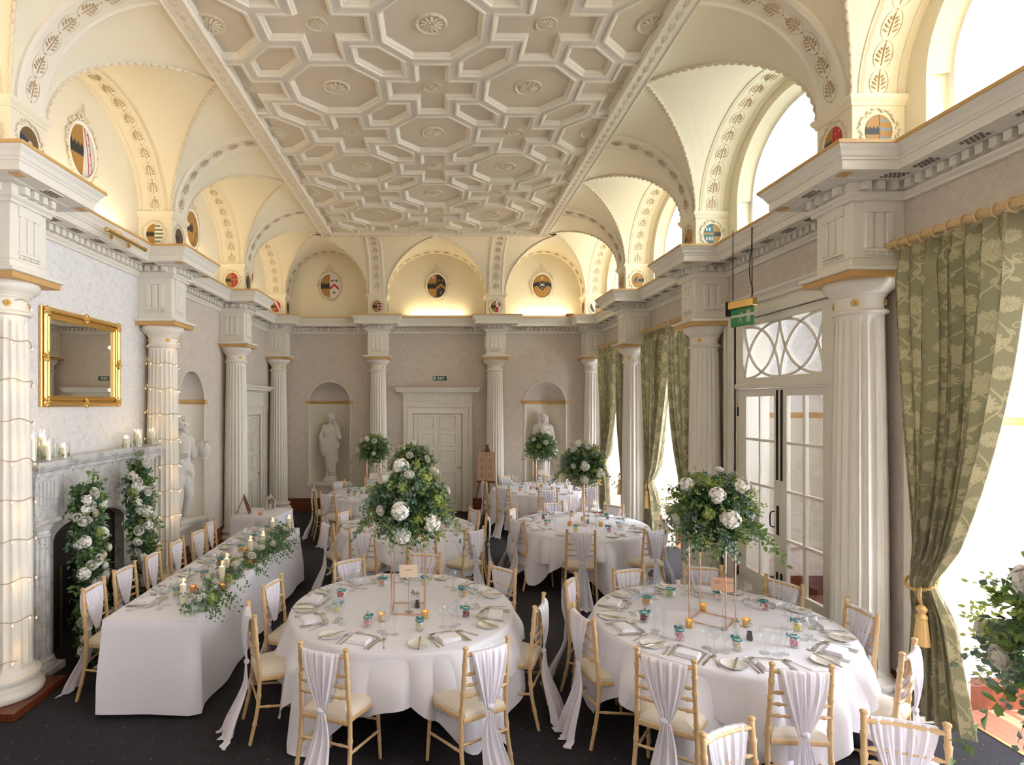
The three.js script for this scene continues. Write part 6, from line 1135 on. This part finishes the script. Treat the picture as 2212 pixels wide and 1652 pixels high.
// ---------------------------------------------------------------- flowers and foliage
class Leaves {
  constructor() { this.p = []; }
  leaf(o, dir, nor, l, w, curl = 0.25) {   // two folded halves, four triangles each side of the midrib
    const D = dir.clone().normalize(), S = D.clone().cross(nor).normalize(), N = S.clone().cross(D).normalize(), q = (a, b, c) => { const v = o.clone().addScaledVector(D, a * l).addScaledVector(S, b * w).addScaledVector(N, c * l); return [v.x, v.y, v.z]; };
    const b0 = q(0, 0, 0), m = q(0.5, 0, -0.04), t = q(1, 0, -curl), L = q(0.42, 0.5, 0.05), R = q(0.42, -0.5, 0.05), L2 = q(0.78, 0.32, -curl * 0.5 + 0.03), R2 = q(0.78, -0.32, -curl * 0.5 + 0.03);
    this.p.push(...b0, ...L, ...m, ...b0, ...m, ...R, ...L, ...L2, ...m, ...m, ...R2, ...R, ...L2, ...t, ...m, ...m, ...t, ...R2);
  }
  stem(a, b, r = 0.0018) { const D = b.clone().sub(a), S = new THREE.Vector3(0, 1, 0.3).cross(D).normalize().multiplyScalar(r), T = S.clone().cross(D).normalize().multiplyScalar(r); const v = (x) => [x.x, x.y, x.z]; this.p.push(...v(a.clone().add(S)), ...v(b), ...v(a.clone().sub(S)), ...v(a.clone().add(T)), ...v(b), ...v(a.clone().sub(T))); }
  sprig(o, dir, len, n, l, w, droop = 0.3) {
    const D = dir.clone().normalize(); let p = o.clone(), prev = p.clone();
    const side = D.clone().cross(new THREE.Vector3(rr(-1, 1), rr(-1, 1), rr(-1, 1))).normalize();
    for (let i = 0; i < n; i++) {
      const t = (i + 1) / n; p = o.clone().addScaledVector(D, len * t); p.y -= droop * len * t * t; this.stem(prev, p); prev = p.clone();
      const a = i * 2.4, s = side.clone().applyAxisAngle(D, a);
      for (const k of i === n - 1 ? [0] : [1, -1]) this.leaf(p, k ? s.clone().multiplyScalar(k).addScaledVector(D, 0.55) : D, D.clone().cross(s).add(new THREE.Vector3(0, 0.8, 0)), l * rr(0.75, 1.15) * (1 - 0.25 * t), w * rr(0.8, 1.1));
    }
  }
  build() { const g = new THREE.BufferGeometry(); g.setAttribute('position', new THREE.Float32BufferAttribute(this.p, 3)); g.computeVertexNormals(); return fix(g); }
}
const unit = () => { const z = rr(-1, 1), a = rr(0, 2 * PI), r = sqrt(1 - z * z); return new THREE.Vector3(r * cos(a), z, r * sin(a)); };
const roseG = (() => {   // opens along +y, radius about 1
  const list = [ellipsoid(0, 0.42, 0, 0.26, 0.42, 0.26, 10, 8)];
  const petal = (a, r, h, cup, flare, w, y0) => grid(6, 6, (u, v) => { const q = (u - 0.5) * 2, ang = a + q * w, rad = r * (0.45 + 0.55 * sqrt(v)) * (1 - cup * v ** 4) * (1 + flare * v ** 3) * (1 - 0.06 * q * q); return new THREE.Vector3(cos(ang) * rad, y0 + h * v * (1 - 0.16 * q * q) - flare * 0.45 * v ** 4, sin(ang) * rad); });
  for (let k = 0; k < 3; k++) list.push(petal(k * 2.1, 0.34, 0.90, 0.35, 0, 1.3, 0));
  for (let k = 0; k < 4; k++) list.push(petal(k * 1.57 + 0.5, 0.5, 0.87, 0.14, 0, 1.05, -0.02));
  for (let k = 0; k < 5; k++) list.push(petal(k * 1.257 + 0.2, 0.64, 0.80, 0.03, 0.02, 0.85, -0.05));
  for (let k = 0; k < 6; k++) list.push(petal(k * 1.047 + 0.7, 0.78, 0.72, 0.0, 0.07, 0.72, -0.1));
  for (let k = 0; k < 6; k++) list.push(petal(k * 1.047 + 0.2, 0.88, 0.56, 0.0, 0.16, 0.7, -0.16));
  return join(list);
})();
const hydrangeaG = (() => {
  reseed(501); const L = new Leaves();
  for (let k = 0; k < 64; k++) { const n = unit(); if (n.y < -0.5) continue; const o = n.clone().multiplyScalar(0.86 + rr(-0.06, 0.08)), s = n.clone().cross(unit()).normalize(); for (let q = 0; q < 4; q++) L.leaf(o, s.clone().applyAxisAngle(n, q * PI / 2).addScaledVector(n, 0.45 + rr(-0.2, 0.3)), n, 0.34, 0.32, 0.15); }
  return join([L.build(), ellipsoid(0, 0, 0, 0.74, 0.74, 0.74, 10, 7)]);
})();
const spikyG = (() => { reseed(502); const L = new Leaves(); for (let k = 0; k < 60; k++) { const n = unit(); n.y = abs(n.y) * 0.9 + 0.1; L.leaf(n.clone().multiplyScalar(0.25), n, unit(), 0.8, 0.09, 0.1); } return join([L.build(), ellipsoid(0, 0.15, 0, 0.36, 0.3, 0.36, 10, 8)]); })();
const yUp = new THREE.Vector3(0, 1, 0);
function bloom(parent, geo, mat, name, p, dir, r) { const m = mesh(name, geo, mat, parent); m.position.copy(p); m.quaternion.setFromUnitVectors(yUp, dir.clone().normalize()); m.rotateY(rr(0, 6)); m.scale.setScalar(r); return m; }
function ballArrangement(sd) {   // centred on the origin, radius about 0.33
  reseed(sd); const t = new THREE.Group(); t.name = 'flower_arrangement';
  const dark = new Leaves(), mid = new Leaves(), grey = new Leaves(), lime = new Leaves();
  const dirOf = () => { const n = unit(); n.y = n.y * 0.85 + 0.12; return n.normalize(); };
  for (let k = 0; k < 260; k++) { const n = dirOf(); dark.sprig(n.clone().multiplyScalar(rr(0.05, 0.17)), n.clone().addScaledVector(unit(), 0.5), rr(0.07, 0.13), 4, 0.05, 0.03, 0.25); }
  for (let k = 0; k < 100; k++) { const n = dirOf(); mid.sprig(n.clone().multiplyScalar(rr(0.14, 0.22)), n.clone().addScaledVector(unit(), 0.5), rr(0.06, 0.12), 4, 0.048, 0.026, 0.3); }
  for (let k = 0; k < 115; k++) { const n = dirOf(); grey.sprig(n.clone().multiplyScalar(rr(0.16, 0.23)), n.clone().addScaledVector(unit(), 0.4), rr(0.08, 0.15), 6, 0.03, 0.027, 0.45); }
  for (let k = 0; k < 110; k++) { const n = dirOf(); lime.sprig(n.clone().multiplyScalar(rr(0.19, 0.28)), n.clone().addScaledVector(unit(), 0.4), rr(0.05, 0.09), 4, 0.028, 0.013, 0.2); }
  for (let k = 0; k < 10; k++) { const a = rr(0, 2 * PI), n = new THREE.Vector3(cos(a), -0.25, sin(a)); (k % 2 ? grey : mid).sprig(n.clone().multiplyScalar(0.2), n, rr(0.18, 0.3), 9, k % 2 ? 0.03 : 0.055, k % 2 ? 0.026 : 0.026, 0.75); }
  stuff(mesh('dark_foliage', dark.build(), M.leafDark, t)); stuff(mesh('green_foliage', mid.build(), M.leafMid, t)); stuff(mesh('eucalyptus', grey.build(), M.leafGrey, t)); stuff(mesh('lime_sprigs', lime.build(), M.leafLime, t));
  const used = [];
  const spot = (min0) => { for (let q = 0; q < 60; q++) { const n = dirOf(); if (used.every((u) => u.distanceTo(n) > min0)) { used.push(n); return n; } } return dirOf(); };
  for (let k = 0; k < 9; k++) { const n = spot(0.55), r = rr(0.036, 0.052); bloom(t, roseG, M.petal, 'white_rose', n.clone().multiplyScalar(0.285), n, r); }
  for (let k = 0; k < 5; k++) { const n = spot(0.5); bloom(t, hydrangeaG, M.petal, 'white_hydrangea', n.clone().multiplyScalar(0.275), n, rr(0.05, 0.066)); }
  for (let k = 0; k < 5; k++) { const n = spot(0.4); bloom(t, hydrangeaG, M.leafLime, 'green_hydrangea', n.clone().multiplyScalar(0.24), n, rr(0.035, 0.05)); }
  for (let k = 0; k < 7; k++) { const n = spot(0.38); bloom(t, spikyG, M.leafLime, 'spiky_bloom', n.clone().multiplyScalar(0.26), n, rr(0.035, 0.05)); }
  return t;
}
const balls = [ballArrangement(611), ballArrangement(622), ballArrangement(633)];
const standGeo = (() => { const s = 0.132, h = 0.64, e = (a, b) => { const A = new THREE.Vector3(...a), Bv = new THREE.Vector3(...b); return tube([A, Bv], 0.0055, 6); }, l = []; return { posts: [[-s, -s], [s, -s], [s, s], [-s, s]].map(([x, z]) => e([x, 0.004, z], [x, h, z])), bars: [0.006, h].flatMap((y) => [e([-s, y, -s], [s, y, -s]), e([s, y, -s], [s, y, s]), e([s, y, s], [-s, y, s]), e([-s, y, s], [-s, y, -s])]), plate: rbox(-s, s, h - 0.003, h + 0.003, -s, s, 0.002) }; })();
function flowerStand(x, d, turn, where, k, scale = 1, tall = 1, y = TY + 0.003) {
  const t = thing('flower_stand', `rose gold wire stand on ${where}`, 'stand', [x, y, d], turn, 'rose gold flower stands');
  standGeo.posts.forEach((g) => mesh('post', g, M.copper, t)); standGeo.bars.forEach((g) => mesh('bar', g, M.copper, t)); mesh('top_plate', standGeo.plate, M.copper, t); t.scale.y = tall;
  const f = balls[k % balls.length].clone(); f.name = numbered('flower_arrangement'); scene.add(f); f.position.set(x, y + 0.64 * tall + 0.2 * scale, -d); f.rotation.y = k * 1.9 + turn; f.scale.setScalar(scale);
  tag(f, `ball of white roses and eucalyptus above ${where}`, 'flowers', 'tall flower arrangements');
}
TABLES.forEach((T, i) => flowerStand(T.stand[0], T.stand[1], T.stand[2], T.where, i, [1.14, 1.1, 1.04, 1.04, 1.02, 1.02][i]));
flowerStand(1.99, 1.68, 0.4, 'the table below the big curtain', 1, 1.0, 1.2);
// tealights, mills and table cards among the stands
TABLES.forEach((T, i) => {
  const [sx, sd] = T.stand;
  for (const [a, b] of i === 0 ? [[-0.2, -0.25], [0.14, -0.2]] : i === 1 ? [[-0.24, -0.14], [0.02, 0.2], [0.2, -0.12]] : [[-0.22, -0.1], [0.2, -0.14], [0.05, 0.24]]) votive(sx + a, TY + 0.003, sd + b, T.where);
  if (!T.far) for (const [a, b, dark] of i === 1 ? [[0.02, -0.33, 0], [0.09, -0.37, 1]] : [[0.03, 0.06, 0], [0.07, 0.03, 1]]) {
    const t = thing(dark ? 'pepper_mill' : 'salt_mill', `${dark ? 'pepper' : 'salt'} mill of clear glass on ${T.where}`, 'mill', [sx + a, TY + 0.003, sd + b], 0); mesh('glass', TW.mill.glass, M.glass, t); mesh('filling', TW.mill.body, dark ? std(0.03, 0.025, 0.02, 0.9) : std(0.8, 0.8, 0.78, 0.9), t); mesh('cap', TW.mill.top, dark ? M.silver : M.silver, t, 'metal cap');
  }
  const cardTex = i < 2 ? canvasTex(256, 160, (g) => { g.fillStyle = i ? '#c79d80' : '#d9c4ab'; g.fillRect(0, 0, 256, 160); g.fillStyle = '#5b4334'; if (i === 1) { g.font = 'italic 34px serif'; g.fillText('Mason', 150, 66); for (let q = 0; q < 3; q++) g.fillRect(24, 40 + q * 16, 90 - q * 14, 4); } else { g.fillRect(70, 60, 110, 4); g.fillRect(86, 76, 78, 4); } }) : null;
  const t = thing('table_card', `${i === 1 ? 'tan name' : 'small pale'} card in a wire holder on ${T.where}`, 'card', [sx + (i === 1 ? 0.0 : 0.0), TY + 0.003, sd + (i === 1 ? -0.16 : -0.06)], i === 1 ? -0.25 : 0.12);
  mesh('foot', lathe([[0, 0.012], [0.01, 0.011], [0.03, 0.005], [0.036, 0.001], [0, 0]], 18), M.silver, t); mesh('stem', tube([new THREE.Vector3(0, 0.008, 0), new THREE.Vector3(0, 0.26, 0)], 0.003, 6), M.silver, t);
  mesh('clip', tube(spline([new THREE.Vector3(-0.016, 0.31, 0), new THREE.Vector3(-0.018, 0.285, 0), new THREE.Vector3(0, 0.262, 0), new THREE.Vector3(0.018, 0.285, 0), new THREE.Vector3(0.016, 0.31, 0)], 16), 0.003, 5), M.silver, t);
  const cg = new THREE.BoxGeometry(0.15, 0.1, 0.0015); cg.rotateX(-0.08); cg.translate(0.0, 0.335, 0.004); mesh('card', cg, cardTex ? new THREE.MeshStandardMaterial({ map: cardTex, roughness: 0.8 }) : std(0.78, 0.68, 0.56, 0.8), t, 'small card');
});

// flower pillars before the fireplace
function pillar(path, sd, label) {
  reseed(sd); const t = thing('flower_pillar', label, 'flowers', [0, 0, 0], 0, 'flower pillars beside the fire opening'), c = new THREE.CatmullRomCurve3(path.map(([x, y, d]) => V(x, y, d))), dark = new Leaves(), mid = new Leaves(), grey = new Leaves(), lime = new Leaves();
  const outw = () => { const n = unit(); n.x = abs(n.x) * 0.9 + 0.1; return n.normalize(); };
  for (let k = 0; k < 420; k++) { const p = c.getPoint(rnd()), n = outw(); dark.sprig(p.clone().addScaledVector(n, rr(0.02, 0.1)), n.clone().addScaledVector(unit(), 0.6), rr(0.08, 0.16), 5, 0.06, 0.03, 0.3); }
  for (let k = 0; k < 80; k++) { const p = c.getPoint(rnd()), n = outw(); mid.sprig(p.addScaledVector(n, rr(0.08, 0.14)), n.clone().addScaledVector(unit(), 0.6), rr(0.08, 0.16), 4, 0.075, 0.034, 0.3); }
  for (let k = 0; k < 110; k++) { const p = c.getPoint(rnd()), n = outw(); grey.sprig(p.addScaledVector(n, rr(0.08, 0.14)), n.clone().addScaledVector(unit(), 0.5), rr(0.08, 0.15), 6, 0.036, 0.024, 0.35); }
  for (let k = 0; k < 40; k++) { const p = c.getPoint(rnd()), n = outw(); lime.sprig(p.addScaledVector(n, rr(0.1, 0.16)), n.clone().addScaledVector(unit(), 0.4), rr(0.05, 0.09), 4, 0.03, 0.014, 0.2); }
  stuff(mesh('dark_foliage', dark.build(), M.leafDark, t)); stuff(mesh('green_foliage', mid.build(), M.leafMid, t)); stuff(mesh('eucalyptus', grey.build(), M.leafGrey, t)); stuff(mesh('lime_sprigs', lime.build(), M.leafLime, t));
  for (let k = 0; k < 50; k++) { const p = c.getPoint((k + rnd()) / 50), n = outw(), z = rnd(); n.x += 0.5; n.z += 0.35; n.normalize(); p.addScaledVector(n, rr(0.16, 0.22)); z < 0.4 ? bloom(t, hydrangeaG, M.petal, 'white_hydrangea', p, n, rr(0.045, 0.07)) : z < 0.75 ? bloom(t, roseG, M.petal, 'white_rose', p, n, rr(0.04, 0.058)) : z < 0.88 ? bloom(t, roseG, M.petalCream, 'cream_rose', p, n, rr(0.034, 0.05)) : bloom(t, hydrangeaG, M.leafLime, 'green_hydrangea', p, n, rr(0.04, 0.055)); }
}
pillar([[-3.34, 0.1, 5.42], [-3.34, 0.5, 5.42], [-3.38, 0.95, 5.44], [-3.42, 1.35, 5.46], [-3.44, 1.62, 5.5]], 701, 'pillar of white flowers beside the fire opening, by the marble column near the viewer');
pillar([[-3.38, 0.1, 6.42], [-3.38, 0.5, 6.44], [-3.42, 1.0, 6.46], [-3.46, 1.4, 6.48], [-3.48, 1.7, 6.52]], 702, 'pillar of white flowers beside the fire opening, on the jug-bearer side');

// garland, candles and tealights on the head table
{
  reseed(801); const y = 0.752, d0 = 4.62, d1 = 7.74, t = thing('table_garland', 'garland of greenery and white roses along the head table edge', 'garland', [0, 0, 0]), dark = new Leaves(), mid = new Leaves(), grey = new Leaves();
  const X = (d) => -2.02 + 0.04 * sin(d * 3.1);
  for (let k = 0; k < 330; k++) { const d = rr(d0, d1), n = unit(); n.y = abs(n.y) * 0.6; n.x += 0.15; const o = V(X(d) + rr(-0.06, 0.06), y + rr(0.01, 0.06), d), L = k % 3 === 0 ? grey : k % 3 === 1 ? mid : dark; L.sprig(o, n, rr(0.08, 0.15), 5, 0.036, 0.021, n.x > 0.3 ? 0.45 : 0.15); }
  for (let k = 0; k < 60; k++) { const d = rr(d0, d1), n = new THREE.Vector3(1, rr(-0.3, 0.2), rr(-0.7, 0.7)); (k % 2 ? mid : dark).sprig(V(X(d) + 0.06, y + 0.02, d), n, rr(0.10, 0.2), 6, 0.034, 0.02, 0.7); }
  stuff(mesh('dark_foliage', dark.build(), M.leafDark, t)); stuff(mesh('green_foliage', mid.build(), M.leafMid, t)); stuff(mesh('eucalyptus', grey.build(), M.leafGrey, t));
  for (let k = 0; k < 34; k++) { const d = lerp(d0, d1, (k + rnd()) / 34), n = new THREE.Vector3(rr(-0.2, 0.9), 1, rr(0.2, 0.9)), p = V(X(d) + rr(-0.07, 0.11), y + rr(0.06, 0.1), d); k % 3 === 0 ? bloom(t, roseG, M.petal, 'white_rose', p, n, rr(0.036, 0.05)) : k % 3 === 1 ? bloom(t, roseG, M.petal, 'white_rose', p, n, rr(0.022, 0.032)) : k % 2 ? bloom(t, roseG, M.petalBlush, 'blush_bud', p, n, rr(0.018, 0.025)) : bloom(t, hydrangeaG, M.leafLime, 'green_hydrangea', p, n, rr(0.03, 0.045)); }
}
function pillarCandle(x, y, d, r, h, gr, gh, label, group, ivy) {
  const t = thing('pillar_candle', label, 'candle', [x, y, d], 0, group), c = lathe([[0, 0], [r, 0], [r, h - 0.004], [r * 0.9, h], [r * 0.5, h - 0.005], [0, h - 0.006]], 20, 0.7); c.translate(0, 0.006, 0);
  mesh('candle', c, M.wax, t, 'ivory pillar candle'); const f = mesh('flame', TW.flame, M.flame, t, 'candle flame'); f.position.y = h + 0.004; f.scale.setScalar(1.25);
  const pl = new THREE.PointLight(C(1, 0.6, 0.25), 0.01, 0, 2); pl.position.y = h + 0.018; pl.castShadow = true; t.add(pl);
  mesh('glass_cylinder', lathe([[0, 0.001], [gr, 0.001], [gr, gh], [gr - 0.003, gh]], 28, 0.9), M.glass, t, 'clear glass cylinder');
  if (ivy) { reseed(Math.round(d * 1000 + x * 77)); const L = new Leaves(); for (let k = 0; k < 9; k++) { const a = rr(0, 2 * PI); L.sprig(new THREE.Vector3(cos(a) * (r + 0.004), 0.01, sin(a) * (r + 0.004)), new THREE.Vector3(cos(a) * 0.1, 1, sin(a) * 0.1), h * rr(0.3, 0.6), 5, 0.014, 0.007, 0); } stuff(mesh('greenery', L.build(), M.leafMid, t)); }
}
[[-2.16, 4.86, 0.16], [-2.02, 5.36, 0.17], [-2.13, 5.78, 0.13], [-2.06, 6.3, 0.19], [-2.05, 6.72, 0.15], [-2.1, 7.28, 0.2], [-1.98, 7.62, 0.17]].forEach(([x, d, h]) => pillarCandle(x, 0.755, d, 0.026, h, 0.05, h + 0.05, 'lit ivory candle in a glass cylinder among the head table garland', 'candles on the head table'));
[[-2.2, 5.15], [-1.96, 5.2], [-2.17, 5.98], [-1.97, 6.0], [-2.18, 6.5], [-1.98, 6.9], [-2.14, 7.45]].forEach(([x, d]) => votive(x, 0.755, d, 'the head table among the garland', M.copperGlass, 'copper'));
[[-2.27, 6.0], [-2.27, 7.1]].forEach(([x, d], k) => { const t = thing(k ? 'salt_mill' : 'pepper_mill', `${k ? 'salt' : 'pepper'} mill of clear glass on the long head table`, 'mill', [x, 0.7545, d]); mesh('glass', TW.mill.glass, M.glass, t); mesh('filling', TW.mill.body, k ? std(0.8, 0.8, 0.78, 0.9) : std(0.03, 0.025, 0.02, 0.9), t); mesh('cap', TW.mill.top, M.silver, t, 'metal cap'); });
// candles on the mantel
[[-3.60, 5.08, 0.20, 0.27], [-3.53, 5.18, 0.13, 0.20], [-3.66, 5.30, 0.20, 0.28], [-3.53, 5.40, 0.10, 0.155]].forEach(([x, d, h, g]) => pillarCandle(x, 1.936, d, 0.036, h, 0.058, g, 'candle in a glass cylinder on the mantel block by the viewer-side fairy-lit column', 'mantel candles at the near block', true));
[[-3.60, 6.62, 0.11, 0.15], [-3.56, 6.82, 0.15, 0.19], [-3.64, 6.95, 0.17, 0.22], [-3.56, 7.14, 0.17, 0.22]].forEach(([x, d, h, g]) => pillarCandle(x, 1.936, d, 0.036, h, 0.05, g, 'candle in a glass cylinder on the mantel block by the jug-bearer', 'mantel candles at the far block', true));

// fairy lights wound round two columns
function fairyLights(d, y0, y1, turns, sd, label) {
  reseed(sd); const t = thing('fairy_lights', label, 'fairy lights', [XL + B, 0, d], 0, 'fairy lights on the columns'), pts = [], bulbs = [], n = turns * 40;
  const R = (y) => 0.208 - 0.03 * ((y - 0.28) / 2.9) ** 2;
  for (let i = 0; i <= n; i++) { const f = i / n, a = f * turns * 2 * PI + 0.5, y = lerp(y0, y1, f) + 0.055 * sin(a + 2.2) + 0.012 * sin(i * 0.9), r = R(y) + 0.004; pts.push(new THREE.Vector3(cos(a) * r, y, sin(a) * r)); if (i % 4 === 1) { const q = pts[i].clone().multiplyScalar(1); q.y -= 0.02; q.x *= 1.05; q.z *= 1.05; bulbs.push(ellipsoid(q.x, q.y, q.z, 0.0055, 0.009, 0.0055, 6, 5)); } }
  mesh('wire', tube(pts, 0.0036, 5), std(0.40, 0.35, 0.27, 0.6), t, 'thin tan wire'); stuff(mesh('bulbs', join(bulbs), M.bulb, t, 'tiny warm bulbs'));
  for (let i = 0; i < 6; i++) { const y = lerp(y0 + 0.1, y1 - 0.1, i / 5), l = new THREE.PointLight(C(1, 0.6, 0.25), 0.008, 0, 2); l.position.set(0.24, y, 0.12); l.castShadow = true; t.add(l); }
}
fairyLights(colD[1], 0.35, 3.27, 9, 51, 'string of warm fairy lights round the column by the viewer');
fairyLights(colD[2], 0.35, 3.27, 9, 52, 'string of warm fairy lights round the column between fireplace and jug-bearer');

renderer.render(scene, camera);
